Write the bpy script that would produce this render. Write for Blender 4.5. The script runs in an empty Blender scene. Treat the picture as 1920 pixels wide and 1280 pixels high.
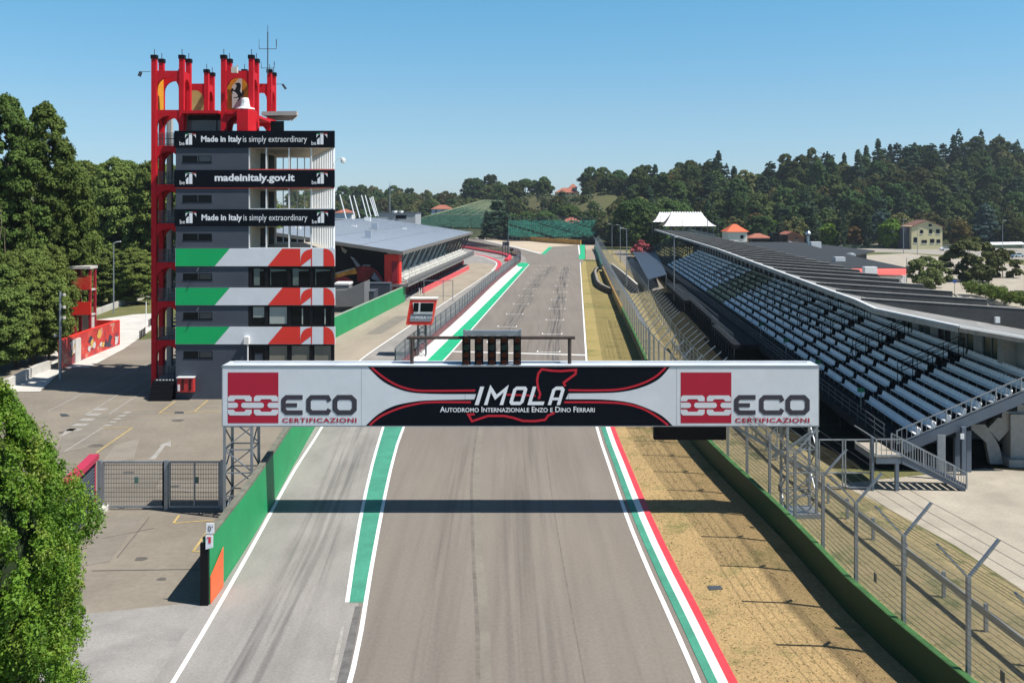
import bpy, math, random
import numpy as np
from mathutils import Vector, Matrix
R = math.radians
scene = bpy.context.scene
col = scene.collection
H = 16.5; F = 1830.0; HZ = 391.0        # eye height (m), focal length (photo pixels), horizon row
# ---------------- camera
cd = bpy.data.cameras.new('camera'); cam = bpy.data.objects.new('camera', cd); col.objects.link(cam)
cam.location = (0, 0, H); cam.rotation_euler = (R(90), 0, 0)
cd.sensor_width = 36; cd.lens = 36 * F / 1920; cd.shift_y = -(640 - HZ) / 1920
cd.clip_start = 0.5; cd.clip_end = 20000
scene.camera = cam
# ---------------- sky and sun
sunv = Vector((0.60, -0.20, 1.0)).normalized()
elev = math.asin(sunv.z); azim = math.atan2(sunv.x, sunv.y)
w = bpy.data.worlds.new('World'); scene.world = w; w.use_nodes = True
nt = w.node_tree; sky = nt.nodes.new('ShaderNodeTexSky'); sky.sky_type = 'NISHITA'; sky.sun_disc = False
sky.sun_elevation = elev; sky.sun_rotation = azim
sky.air_density = 1.15; sky.dust_density = 0.15; sky.ozone_density = 5.0; sky.altitude = 0
bg = nt.nodes['Background']; bg.inputs[1].default_value = 0.085
tn = nt.nodes.new('ShaderNodeMix'); tn.data_type = 'RGBA'; tn.blend_type = 'MULTIPLY'; tn.inputs[0].default_value = 1; tn.inputs[7].default_value = (1, 1, 1, 1)
tc = nt.nodes.new('ShaderNodeTexCoord'); sx = nt.nodes.new('ShaderNodeSeparateXYZ'); nt.links.new(tc.outputs['Generated'], sx.inputs[0])
cr = nt.nodes.new('ShaderNodeValToRGB'); nt.links.new(sx.outputs[2], cr.inputs[0]); el = cr.color_ramp.elements
el[0].position = 0.0; el[0].color = (.62, .80, 1.18, 1); el[1].position = .75; el[1].color = (.40, .46, .50, 1)
for p_, c_ in ((.10, (.66, .85, .98)), (.21, (.54, .95, 1.02))): e_ = el.new(p_); e_.color = (*c_, 1)
nt.links.new(cr.outputs[0], tn.inputs[7])
nt.links.new(sky.outputs[0], tn.inputs[6]); nt.links.new(tn.outputs[2], bg.inputs[0])
sd = bpy.data.lights.new('sun', 'SUN'); sd.energy = 4.8; sd.angle = R(0.53); sd.color = (1.0, 0.955, 0.89)
so = bpy.data.objects.new('sun', sd); col.objects.link(so); so.location = (40, -30, 90)
so.rotation_euler = sunv.to_track_quat('Z', 'Y').to_euler()
vs = scene.view_settings; vs.view_transform = 'Standard'; vs.look = 'None'; vs.gamma = 1; vs.exposure = 0.62
scene.cycles.max_bounces = 6; scene.cycles.diffuse_bounces = 3; scene.cycles.transparent_max_bounces = 24
scene.cycles.glossy_bounces = 3; scene.cycles.caustics_reflective = False; scene.cycles.caustics_refractive = False

# ---------------- materials
def lin(c):
    return tuple(((v / 255) / 12.92 if v / 255 <= .04045 else ((v / 255 + .055) / 1.055) ** 2.4) for v in c)
MATS = {}
def mat(name, c, rough=.7, var=.12, scale=.6, metal=0.0, bump=0.0, spec=.4, fine=None, cols=None, coat=0, objrand=0.0, stretch=None, trans=0.0):
    """principled material whose colour wanders by noise; cols = list of (pos, colour) for the large noise"""
    if name in MATS: return MATS[name]
    m = bpy.data.materials.new(name); m.use_nodes = True; n = m.node_tree.nodes; L = m.node_tree.links
    b = n['Principled BSDF']; b.inputs['Roughness'].default_value = rough; b.inputs['Metallic'].default_value = metal
    b.inputs['Specular IOR Level'].default_value = spec
    g = n.new('ShaderNodeNewGeometry'); mp = n.new('ShaderNodeMapping'); L.new(g.outputs['Position'], mp.inputs[0])
    if stretch: mp.inputs['Scale'].default_value = stretch
    t = n.new('ShaderNodeTexNoise'); t.inputs['Scale'].default_value = scale; t.inputs['Detail'].default_value = 6
    t.inputs['Roughness'].default_value = .62
    L.new(mp.outputs[0], t.inputs['Vector'])
    r = n.new('ShaderNodeValToRGB'); L.new(t.outputs['Fac'], r.inputs[0])
    if cols:
        e = r.color_ramp.elements
        e[0].position, e[0].color = cols[0][0], (*cols[0][1], 1); e[1].position, e[1].color = cols[-1][0], (*cols[-1][1], 1)
        for p, cc in cols[1:-1]:
            x = e.new(p); x.color = (*cc, 1)
    else:
        r.color_ramp.elements[0].position = .32; r.color_ramp.elements[1].position = .68
        r.color_ramp.elements[0].color = (*[v * (1 - var) for v in c], 1); r.color_ramp.elements[1].color = (*[min(1, v * (1 + var)) for v in c], 1)
    out = r.outputs[0]
    if fine:                                # (scale, strength): second, finer noise that multiplies
        t2 = n.new('ShaderNodeTexNoise'); t2.inputs['Scale'].default_value = fine[0]; t2.inputs['Detail'].default_value = 4
        L.new(g.outputs['Position'], t2.inputs['Vector'])
        mr = n.new('ShaderNodeMapRange'); mr.inputs[1].default_value = .25; mr.inputs[2].default_value = .75
        mr.inputs[3].default_value = 1 - fine[1]; mr.inputs[4].default_value = 1 + fine[1]
        L.new(t2.outputs['Fac'], mr.inputs[0])
        vm = n.new('ShaderNodeVectorMath'); vm.operation = 'SCALE'; L.new(out, vm.inputs[0]); L.new(mr.outputs[0], vm.inputs['Scale']); out = vm.outputs[0]
    if objrand:
        oi = n.new('ShaderNodeObjectInfo'); hs = n.new('ShaderNodeHueSaturation')
        m1 = n.new('ShaderNodeMapRange'); m1.inputs[3].default_value = .5 - .045 * objrand; m1.inputs[4].default_value = .5 + .03 * objrand
        m2 = n.new('ShaderNodeMapRange'); m2.inputs[3].default_value = 1 - .45 * objrand; m2.inputs[4].default_value = 1 + .45 * objrand
        ml = n.new('ShaderNodeMath'); ml.operation = 'MULTIPLY'; ml.inputs[1].default_value = 7.13
        fr = n.new('ShaderNodeMath'); fr.operation = 'FRACT'
        L.new(oi.outputs['Random'], m1.inputs[0]); L.new(oi.outputs['Random'], ml.inputs[0]); L.new(ml.outputs[0], fr.inputs[0]); L.new(fr.outputs[0], m2.inputs[0])
        L.new(m1.outputs[0], hs.inputs['Hue']); L.new(m2.outputs[0], hs.inputs['Value']); L.new(out, hs.inputs['Color']); out = hs.outputs[0]
    L.new(out, b.inputs['Base Color'])
    if bump:
        bn = n.new('ShaderNodeBump'); bn.inputs['Strength'].default_value = bump; bn.inputs['Distance'].default_value = .05
        t3 = n.new('ShaderNodeTexNoise'); t3.inputs['Scale'].default_value = (fine[0] if fine else 8) * 1.5; t3.inputs['Detail'].default_value = 3
        L.new(g.outputs['Position'], t3.inputs['Vector']); L.new(t3.outputs['Fac'], bn.inputs['Height']); L.new(bn.outputs[0], b.inputs['Normal'])
    if trans:
        tr = n.new('ShaderNodeBsdfTranslucent'); L.new(out, tr.inputs[0]); mx = n.new('ShaderNodeMixShader'); mx.inputs[0].default_value = trans
        L.new(b.outputs[0], mx.inputs[1]); L.new(tr.outputs[0], mx.inputs[2]); L.new(mx.outputs[0], n['Material Output'].inputs[0])
    MATS[name] = m; return m

def wire_mat(name, c, pitch, thick, pitch_h=None, thick_h=None):
    """woven wire net: procedural grid in UV metres, holes are transparent"""
    m = bpy.data.materials.new(name); m.use_nodes = True; n = m.node_tree.nodes; L = m.node_tree.links
    b = n['Principled BSDF']; b.inputs['Base Color'].default_value = (*c, 1); b.inputs['Metallic'].default_value = .4; b.inputs['Roughness'].default_value = .5
    uv = n.new('ShaderNodeUVMap'); sp = n.new('ShaderNodeSeparateXYZ'); L.new(uv.outputs[0], sp.inputs[0])
    fs = []
    for ax, p, t in ((0, pitch, thick), (1, pitch_h or pitch, thick_h or thick)):
        d = n.new('ShaderNodeMath'); d.operation = 'DIVIDE'; d.inputs[1].default_value = p; L.new(sp.outputs[ax], d.inputs[0])
        f = n.new('ShaderNodeMath'); f.operation = 'FRACT'; L.new(d.outputs[0], f.inputs[0])
        l = n.new('ShaderNodeMath'); l.operation = 'LESS_THAN'; l.inputs[1].default_value = t / p; L.new(f.outputs[0], l.inputs[0]); fs.append(l)
    mx = n.new('ShaderNodeMath'); mx.operation = 'MAXIMUM'; L.new(fs[0].outputs[0], mx.inputs[0]); L.new(fs[1].outputs[0], mx.inputs[1])
    tr = n.new('ShaderNodeBsdfTransparent'); ms = n.new('ShaderNodeMixShader')
    L.new(mx.outputs[0], ms.inputs[0]); L.new(tr.outputs[0], ms.inputs[1]); L.new(b.outputs[0], ms.inputs[2]); L.new(ms.outputs[0], n['Material Output'].inputs[0])
    MATS[name] = m; return m

def glass_mat(name, c=(.004, .006, .008), rough=.15):
    m = mat(name, c, rough, .3, .8, spec=.15); return m

# ---------------- mesh helpers
class MB:
    def __init__(s): s.v = []; s.f = []; s.m = []; s.uv = {}; s.mi = 0
    def add(s, vs_, fs_):
        k = len(s.v); s.v += [tuple(q) for q in vs_]; s.f += [tuple(i + k for i in f) for f in fs_]; s.m += [s.mi] * len(fs_); return s
    def box(s, x0, y0, z0, x1, y1, z1):
        return s.add([(x0, y0, z0), (x1, y0, z0), (x1, y1, z0), (x0, y1, z0), (x0, y0, z1), (x1, y0, z1), (x1, y1, z1), (x0, y1, z1)],
                     [(0, 3, 2, 1), (4, 5, 6, 7), (0, 1, 5, 4), (1, 2, 6, 5), (2, 3, 7, 6), (3, 0, 4, 7)])
    def beam(s, p0, p1, wd, ht=None, up=(0, 0, 1)):
        p0 = Vector(p0); p1 = Vector(p1); ht = ht or wd; d = (p1 - p0)
        if d.length < 1e-6: return s
        d.normalize(); up = Vector(up)
        if abs(d.dot(up)) > .98: up = Vector((0, 1, 0))
        a = d.cross(up).normalized() * wd / 2; b = a.cross(d).normalized() * ht / 2
        vs_ = [p + u * a + q * b for p in (p0, p1) for u, q in ((-1, -1), (1, -1), (1, 1), (-1, 1))]
        return s.add(vs_, [(3, 2, 1, 0), (4, 5, 6, 7), (0, 1, 5, 4), (1, 2, 6, 5), (2, 3, 7, 6), (3, 0, 4, 7)])
    def tube(s, p0, p1, r, n=6, r1=None):
        p0 = Vector(p0); p1 = Vector(p1); d = (p1 - p0); r1 = r if r1 is None else r1
        if d.length < 1e-6: return s
        d.normalize(); up = Vector((0, 0, 1)) if abs(d.z) < .98 else Vector((0, 1, 0))
        a = d.cross(up).normalized(); b = a.cross(d).normalized()
        vs_ = [p + (a * math.cos(t) + b * math.sin(t)) * rr for p, rr in ((p0, r), (p1, r1)) for t in [2 * math.pi * i / n for i in range(n)]]
        return s.add(vs_, [(i, (i + 1) % n, n + (i + 1) % n, n + i) for i in range(n)] + [tuple(range(n))[::-1], tuple(range(n, 2 * n))])
    def lathe(s, prof, c=(0, 0, 0), n=12):
        vs_ = [(c[0] + r * math.cos(2 * math.pi * i / n), c[1] + r * math.sin(2 * math.pi * i / n), c[2] + z) for r, z in prof for i in range(n)]
        fs_ = [(k * n + i, k * n + (i + 1) % n, (k + 1) * n + (i + 1) % n, (k + 1) * n + i) for k in range(len(prof) - 1) for i in range(n)]
        fs_ += [tuple(range(n))[::-1], tuple(range((len(prof) - 1) * n, len(prof) * n))]
        return s.add(vs_, fs_)
    def poly(s, pts): return s.add(pts, [tuple(range(len(pts)))])
    def prism(s, pts, z0, z1):
        n = len(pts); ar = sum(pts[i][0] * pts[(i + 1) % n][1] - pts[(i + 1) % n][0] * pts[i][1] for i in range(n))
        if ar < 0: pts = pts[::-1]
        return s.add([(x, y, z0) for x, y in pts] + [(x, y, z1) for x, y in pts],
                     [tuple(range(n))[::-1], tuple(range(n, 2 * n))] + [(i, (i + 1) % n, n + (i + 1) % n, n + i) for i in range(n)])
    def quad(s, a, b, c, d): return s.add([a, b, c, d], [(0, 1, 2, 3)])
    def extr(s, pts3, d):
        """extrude a 3-D polygon by vector d"""
        n = len(pts3); d = Vector(d); q = [Vector(p) + d for p in pts3]
        return s.add(list(pts3) + q, [tuple(range(n)), tuple(range(n, 2 * n))[::-1]] + [(i, n + i, n + (i + 1) % n, (i + 1) % n) for i in range(n)])
    def ribbon2(s, pts, wd, closed=False, tf=None):
        """flat mitred stroke through 2-D points, mapped to 3-D by tf"""
        P = [Vector(p) for p in pts]; n = len(P); out = []
        wl = wd if isinstance(wd, (list, tuple)) else [wd] * n
        for i in range(n):
            a = P[i - 1] if (i > 0 or closed) else None; b = P[(i + 1) % n] if (i < n - 1 or closed) else None
            d1 = (P[i] - a).normalized() if a is not None else (b - P[i]).normalized()
            d2 = (b - P[i]).normalized() if b is not None else d1
            n1 = Vector((-d1.y, d1.x)); n2 = Vector((-d2.y, d2.x)); m = (n1 + n2)
            m = m.normalized() if m.length > 1e-6 else n1
            k = min(1 / max(m.dot(n1), .3), 2.2) * wl[i] / 2
            out += [P[i] + m * k, P[i] - m * k]
        fs_ = [(2 * i, 2 * i + 1, (2 * i + 3) % (2 * n), (2 * i + 2) % (2 * n)) for i in range(n if closed else n - 1)]
        return s.add([tf(p.x, p.y) for p in out], fs_)
    def build(s, name, m, parent=None, smooth=False, local=False, uvs=None):
        ms = m if isinstance(m, (list, tuple)) else [m]
        V = np.array(s.v, dtype=float).reshape(-1, 3)
        o_loc = Vector((0, 0, 0))
        if parent is not None and not local:
            p = parent; off = Vector((0, 0, 0))
            while p is not None: off += p.location; p = p.parent
            V = V - np.array(off)
        elif parent is None and not local and len(V):
            lo = V.min(0); hi = V.max(0); o_loc = Vector(((lo[0] + hi[0]) / 2, (lo[1] + hi[1]) / 2, lo[2])); V = V - np.array(o_loc)
        me = bpy.data.meshes.new(name); me.from_pydata([tuple(q) for q in V], [], s.f)
        for q in ms: me.materials.append(q)
        if len(ms) > 1: me.polygons.foreach_set('material_index', s.m)
        if smooth: me.polygons.foreach_set('use_smooth', [True] * len(s.f))
        if uvs is not None:
            ul = me.uv_layers.new(name='UVMap'); ul.data.foreach_set('uv', np.array(uvs, dtype=float).ravel())
        me.update()
        o = bpy.data.objects.new(name, me); col.objects.link(o); o.location = o_loc
        if parent is not None: o.parent = parent
        return o

def tag(o, label=None, cat=None, group=None, kind=None):
    if label: o['label'] = label
    if cat: o['category'] = cat
    if group: o['group'] = group
    if kind: o['kind'] = kind
    return o
def struct(o): o['kind'] = 'structure'; return o
def thing(name, loc, label, cat, group=None, rz=0):
    o = bpy.data.objects.new(name, None); col.objects.link(o); o.location = loc; o.rotation_euler = (0, 0, rz); o.empty_display_size = .3
    return tag(o, label, cat, group)
def dup(root, loc=None, rz=None, label=None, scale=None):
    c = root.copy(); col.objects.link(c)
    if loc is not None: c.location = loc
    if rz is not None: c.rotation_euler = (0, 0, rz)
    if scale is not None: c.scale = scale if isinstance(scale, tuple) else (scale,) * 3
    if label: c['label'] = label
    for ch in list(root.children):
        d = ch.copy(); col.objects.link(d); d.parent = c
        for g in list(ch.children):
            e = g.copy(); col.objects.link(e); e.parent = d
    return c
def G(px, py):                     # photo pixel on flat ground -> world x, y
    d = F * H / (py - HZ); return ((px - 960) * d / F, d)
def P(px, py, Y):                  # photo pixel on the upright plane at distance Y
    return ((px - 960) * Y / F, Y, H - (py - HZ) * Y / F)
def PXY(px, Y): return (px - 960) * Y / F
def pl(pts, y):                    # piecewise-linear x at y for a list of (x, y)
    for (xa, ya), (xb, yb) in zip(pts, pts[1:]):
        if ya <= y <= yb: return xa + (xb - xa) * (y - ya) / (yb - ya)
    return pts[0][0] if y < pts[0][1] else pts[-1][0]
def dens(pts, step=4.0):           # smooth and resample polyline (catmull-rom)
    P_ = [Vector(p) for p in pts]; out = []
    for i in range(len(P_) - 1):
        p0 = P_[max(i - 1, 0)]; p1 = P_[i]; p2 = P_[i + 1]; p3 = P_[min(i + 2, len(P_) - 1)]
        n = max(1, int((p2 - p1).length / step))
        for k in range(n):
            t = k / n
            out.append(.5 * ((2 * p1) + (p2 - p0) * t + (2 * p0 - 5 * p1 + 4 * p2 - p3) * t * t + (3 * p1 - p0 - 3 * p2 + p3) * t ** 3))
    out.append(P_[-1]); return [tuple(q) for q in out]
def offs(pts, d):                  # offset polyline to the left by d (right if negative)
    out = []
    for i, p in enumerate(pts):
        a = Vector(pts[max(i - 1, 0)]); b = Vector(pts[min(i + 1, len(pts) - 1)]); t = (b - a).normalized()
        out.append((p[0] - t.y * d, p[1] + t.x * d))
    return out
def sheet(name, m, z, polys=None, strips=None, label=None, cat=None):
    """flat sheet(s) at height z: polygons and/or strips between two polylines"""
    b = MB()
    for q in (polys or []): b.poly([(x, y, z) for x, y in q])
    for A, B in (strips or []):
        n = len(A)
        b.add([(x, y, z) for x, y in A] + [(x, y, z) for x, y in B], [(i, i + 1, n + i + 1, n + i) for i in range(n - 1)])
    o = b.build(name, m); o['kind'] = 'structure'; return o
def band(pts, wd, step=4, smooth=True):
    q = dens(pts, step) if smooth else pts
    return (offs(q, -wd / 2), offs(q, wd / 2))
_tc = {}
def text2(s, bold=0.0, smallcaps=False, space=1.0):
    key = (s, bold, smallcaps, space)
    if key in _tc: return _tc[key]
    cu = bpy.data.curves.new('lettering', 'FONT'); cu.body = s; cu.offset = bold; cu.resolution_u = 3; cu.space_character = space
    if smallcaps:
        cu.small_caps_scale = .78
        for bf in cu.body_format: bf.use_small_caps = True
    o = bpy.data.objects.new('lettering', cu); col.objects.link(o)
    dg = bpy.context.evaluated_depsgraph_get(); me = bpy.data.meshes.new_from_object(o.evaluated_get(dg))
    vs_ = [(v.co.x, v.co.y) for v in me.vertices]; fs_ = [tuple(p.vertices) for p in me.polygons]
    bpy.data.objects.remove(o); bpy.data.meshes.remove(me); bpy.data.curves.remove(cu)
    _tc[key] = (vs_, fs_); return vs_, fs_
def put_text(b, s, box, tf, bold=0.0, shear=0, smallcaps=False, space=1.0):
    vs_, fs_ = text2(s, bold, smallcaps, space)
    x0 = min(v[0] for v in vs_); x1 = max(v[0] for v in vs_); y0 = min(v[1] for v in vs_); y1 = max(v[1] for v in vs_)
    X0, Y0, X1, Y1 = box       # pixel box: left, top, right, bottom
    b.add([tf(X0 + (x - x0) / (x1 - x0) * (X1 - X0) + shear * (y - y0) / (y1 - y0), Y1 - (y - y0) / (y1 - y0) * (Y1 - Y0)) for x, y in vs_], fs_)
def arch(b, p0, p1, z0, z1, r0, r1, top, th, n=10, sill=0.0):
    """upright panel from p0 to p1 (x,y), z0..z1, with an arched opening: jamb widths r0/r1, crown at z=top"""
    a = Vector((*p0, 0)); d = Vector((*p1, 0)) - a; Lg = d.length; d.normalize(); nrm = Vector((-d.y, d.x, 0)) * th / 2
    wdt = (Lg - r0 - r1); rad = wdt / 2; cx = r0 + rad; rh = min(rad, 1.15)
    sp = top - rh
    def e(pts):
        q = [a + d * s_ + Vector((0, 0, z)) - nrm for s_, z in pts]; b.extr(q, nrm * 2)
    e([(0, z0), (r0, z0), (r0, sp), (0, sp)]); e([(Lg - r1, z0), (Lg, z0), (Lg, sp), (Lg - r1, sp)])
    if sill: e([(r0, z0), (Lg - r1, z0), (Lg - r1, z0 + sill), (r0, z0 + sill)])
    arc = [(cx - rad * math.cos(math.pi * i / n), sp + rh * math.sin(math.pi * i / n)) for i in range(n + 1)]
    tp = [(Lg * i / n, z1) for i in range(n + 1)]
    arc2 = [(0, sp)] + arc + [(Lg, sp)]
    for i in range(n): e([arc[i], arc[i + 1], tp[i + 1], tp[i]])
    e([(0, sp), arc[0], tp[0]]) if r0 > 0 else None
    e([arc[n], (Lg, sp), tp[n]]) if r1 > 0 else None
    return b
# ---------------- palette
asph = lambda n, k, sc=.35, c=(1., .95, .90): mat(n, tuple(k * v for v in c), .88, .10, sc, fine=(9, .10), spec=.25)
M_lane = mat('pit_lane_asphalt', (.245, .232, .215), .88, .15, .45, fine=(9, .13), spec=.2, stretch=(1, .35, 1))
M_park = mat('car_park_asphalt', (.2, .176, .142), .9, .16, .16, fine=(3.2, .10), spec=.2)
M_apron = mat('patched_asphalt', (.25, .238, .222), .9, .16, .5, fine=(9, .13), spec=.2)
M_beige = mat('worn_beige_asphalt', (.29, .25, .195), .9, .13, .25, fine=(5, .08), spec=.2, stretch=(1, .3, 1))
M_road = mat('road_asphalt', (.19, .172, .148), .9, .12, .2, fine=(6, .08), spec=.2)
M_conc = mat('light_concrete_paving', (.33, .295, .24), .9, .18, .3, fine=(7, .10), spec=.2)
M_side = mat('pale_pavement', (.5, .48, .44), .9, .12, .4, fine=(7, .08), spec=.2)
M_white = mat('white_road_paint', (.72, .72, .70), .6, .10, 1.5, fine=(12, .10))
M_dwhite = mat('faded_white_paint', (.29, .275, .25), .8, .2, 2, fine=(12, .15))
M_yel = mat('faded_yellow_paint', (.42, .31, .12), .8, .2, 2, fine=(12, .15))
M_grnp = mat('green_road_paint', (.012, .36, .16), .6, .12, .5, fine=(12, .10))
M_grnd = mat('worn_green_paint', (.05, .24, .16), .7, .16, .8, fine=(9, .14))
M_kred = mat('red_kerb_paint', (.62, .045, .06), .6, .12, 1, fine=(14, .10))
M_kwht = mat('white_kerb_paint', (.74, .74, .72), .6, .08, 1, fine=(14, .08))
M_gravel = mat('gravel_trap', (.42, .345, .25), .95, .12, .05, fine=(.8, .12))
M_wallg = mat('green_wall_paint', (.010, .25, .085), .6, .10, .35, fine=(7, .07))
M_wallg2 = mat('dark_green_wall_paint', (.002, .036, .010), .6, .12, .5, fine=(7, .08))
M_walltop = mat('green_coping', (.06, .17, .05), .8, .3, 1.2, fine=(6, .2))
M_orange = mat('orange_paint', (.75, .13, .04), .6, .08, 2)
M_steel = mat('galvanised_steel', (.29, .32, .35), .45, .15, 1.5, metal=.55)
M_dsteel = mat('dark_steel', (.08, .095, .11), .5, .15, 1.5, metal=.4)
M_black = mat('black_paint', (.008, .008, .010), .6, .2, 1, spec=.15)
M_red = mat('red_tower_paint', (.52, .012, .022), .65, .10, .5, fine=(3, .05), spec=.15)
M_dred = mat('dark_red_paint', (.30, .015, .03), .55, .12, .5)
M_grey = mat('blue_grey_render', (.062, .074, .096), .85, .10, .4, fine=(14, .10), spec=.25)
M_grey2 = mat('dark_blue_grey_render', (.045, .055, .07), .8, .08, .5)
M_signk = mat('black_sign_vinyl', (.003, .005, .010), .7, .1, 1, spec=.08)
M_signw = mat('white_sign_vinyl', (.66, .69, .73), .5, .04, .7, bump=.12, fine=(1.3, .02))
M_signg = mat('green_sign_vinyl', (.0, .38, .11), .5, .03, 1)
M_signr = mat('red_sign_vinyl', (.72, .035, .022), .5, .03, 1)
M_lett = mat('white_lettering', (.80, .82, .86), .5, .02, 1)
M_beigew = mat('cream_plaster', (.55, .50, .42), .85, .06, .5)
M_whitew = mat('white_plaster', (.72, .71, .68), .8, .06, .5)
M_whitem = mat('white_metal', (.72, .73, .73), .45, .05, 1)
M_glass = glass_mat('dark_glass'); M_glass2 = glass_mat('green_tinted_glass', (.05, .075, .06), .08)
M_yell = mat('yellow_panel', (.62, .30, .015), .6, .12, 1.2)
M_redplain = mat('red_logo_vinyl', (.42, .008, .035), .5, .03, 1)
M_anth = mat('anthracite_vinyl', (.045, .04, .055), .5, .03, 1)
M_roofm = mat('zinc_roof', (.36, .41, .47), .5, .08, .25, metal=.25)
M_roofd = mat('dark_roof', (.022, .024, .026), .8, .15, .4)
M_concr = mat('grey_concrete', (.33, .32, .30), .88, .2, .7, fine=(5, .12), stretch=(1, 1, .35))
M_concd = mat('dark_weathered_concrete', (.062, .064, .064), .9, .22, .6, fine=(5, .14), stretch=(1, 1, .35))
M_seat = mat('white_plastic_seat', (.86, .86, .86), .4, .05, .5)
M_seaty = mat('yellowish_plastic_seat', (.30, .29, .15), .45, .08, .5)
M_seatg = mat('green_plastic_seat', (.02, .19, .13), .45, .25, .8)
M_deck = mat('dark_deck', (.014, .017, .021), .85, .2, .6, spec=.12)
M_tile = mat('terracotta_tiles', (.30, .105, .065), .8, .18, 1.2)
M_tileo = mat('orange_tiles', (.60, .12, .05), .8, .1, 1)
M_wood = mat('bark', (.10, .08, .06), .95, .25, 1.5)
M_rust = mat('rusty_brown_steel', (.05, .035, .03), .7, .3, 2)

# ---------------- track asphalt with rubbered-in lines (wear that belongs to the surface)
def track_mat():
    m = bpy.data.materials.new('track_asphalt'); m.use_nodes = True; n = m.node_tree.nodes; L = m.node_tree.links
    b = n['Principled BSDF']; b.inputs['Roughness'].default_value = .85; b.inputs['Specular IOR Level'].default_value = .25
    g = n.new('ShaderNodeNewGeometry')
    def noise(sc, st, det=5):
        mp = n.new('ShaderNodeMapping'); mp.inputs['Scale'].default_value = st; mp.inputs['Rotation'].default_value = (0, 0, R(-2)); L.new(g.outputs['Position'], mp.inputs[0])
        t = n.new('ShaderNodeTexNoise'); t.inputs['Scale'].default_value = sc; t.inputs['Detail'].default_value = det; t.inputs['Roughness'].default_value = .6
        L.new(mp.outputs[0], t.inputs['Vector']); return t.outputs['Fac']
    def ramp(src, a, ca, b_, cb):
        r = n.new('ShaderNodeValToRGB'); r.color_ramp.elements[0].position = a; r.color_ramp.elements[0].color = (*ca, 1)
        r.color_ramp.elements[1].position = b_; r.color_ramp.elements[1].color = (*cb, 1); L.new(src, r.inputs[0]); return r.outputs[0]
    def mul(a, b2):
        mx = n.new('ShaderNodeMix'); mx.data_type = 'RGBA'; mx.blend_type = 'MULTIPLY'; mx.inputs[0].default_value = 1; L.new(a, mx.inputs[6]); L.new(b2, mx.inputs[7]); return mx.outputs[2]
    base = ramp(noise(.7, (1, .08, 1)), .3, (.174, .152, .129), .7, (.204, .18, .154))
    st = ramp(noise(1.7, (1, .02, 1), 3), .30, (.90, .90, .90), .52, (1, 1, 1))
    fi = ramp(noise(7, (1, .8, 1), 6), .3, (.90, .90, .90), .7, (1.08, 1.08, 1.08))
    big = ramp(noise(.05, (1, .6, 1), 3), .35, (.92, .92, .93), .65, (1.06, 1.05, 1.03))
    L.new(mul(mul(mul(base, st), fi), big), b.inputs['Base Color'])
    return m
M_track = track_mat()
M_rubber = None
def rubber_mat():
    """tyre rubber laid on the asphalt: streaks along the driving direction, see-through between them"""
    m = bpy.data.materials.new('tyre_rubber_marks'); m.use_nodes = True; n = m.node_tree.nodes; L = m.node_tree.links
    b = n['Principled BSDF']; b.inputs['Base Color'].default_value = (.07, .07, .075, 1); b.inputs['Roughness'].default_value = .7
    uv = n.new('ShaderNodeUVMap'); sp = n.new('ShaderNodeSeparateXYZ'); L.new(uv.outputs[0], sp.inputs[0])
    mp = n.new('ShaderNodeMapping'); mp.inputs['Scale'].default_value = (2.2, .035, 1); L.new(uv.outputs[0], mp.inputs[0])
    t = n.new('ShaderNodeTexNoise'); t.inputs['Scale'].default_value = 1.6; t.inputs['Detail'].default_value = 5; L.new(mp.outputs[0], t.inputs['Vector'])
    r = n.new('ShaderNodeMapRange'); r.inputs[1].default_value = .44; r.inputs[2].default_value = .68; r.inputs[3].default_value = 0; r.inputs[4].default_value = .75; L.new(t.outputs['Fac'], r.inputs[0])
    # fade toward the strip edges: uv.x runs 0..1 in z channel of width coordinate stored separately
    at = n.new('ShaderNodeAttribute'); at.attribute_name = 'edge'; ml = n.new('ShaderNodeMath'); ml.operation = 'MULTIPLY'; L.new(at.outputs['Fac'], ml.inputs[0]); L.new(r.outputs[0], ml.inputs[1])
    tr = n.new('ShaderNodeBsdfTransparent'); ms = n.new('ShaderNodeMixShader'); L.new(ml.outputs[0], ms.inputs[0]); L.new(tr.outputs[0], ms.inputs[1]); L.new(b.outputs[0], ms.inputs[2])
    L.new(ms.outputs[0], n['Material Output'].inputs[0]); return m
M_rubber = rubber_mat()
def rubber(name, pts, wd, amt=1.0, z=.013):
    q = dens(pts, 3); rows = [offs(q, wd * k / 2) for k in (-1, -.5, 0, .5, 1)]; n = len(q)
    b = MB(); vs_ = [(x, y, z) for r_ in rows for x, y in r_]; fs_ = []; 
    for j in range(4):
        for i in range(n - 1): fs_.append((j * n + i + n, j * n + i, j * n + i + 1, j * n + i + n + 1))
    b.add(vs_, fs_); cum = [0]
    for i in range(1, n): cum.append(cum[-1] + (Vector(q[i]) - Vector(q[i - 1])).length)
    uv = []
    for f in fs_:
        for k in f: uv.append((wd * (k // n) / 4 + pts[0][0], cum[k % n]))
    me = b.build(name, M_rubber, uvs=uv); me['kind'] = 'structure'
    at = me.data.attributes.new('edge', 'FLOAT', 'POINT'); prof = [0, .8, 1, .8, 0]
    at.data.foreach_set('value', [amt * prof[k // n] * min(1, (k % n) / 4, (n - 1 - k % n) / 4) for k in range(5 * n)])

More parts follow.
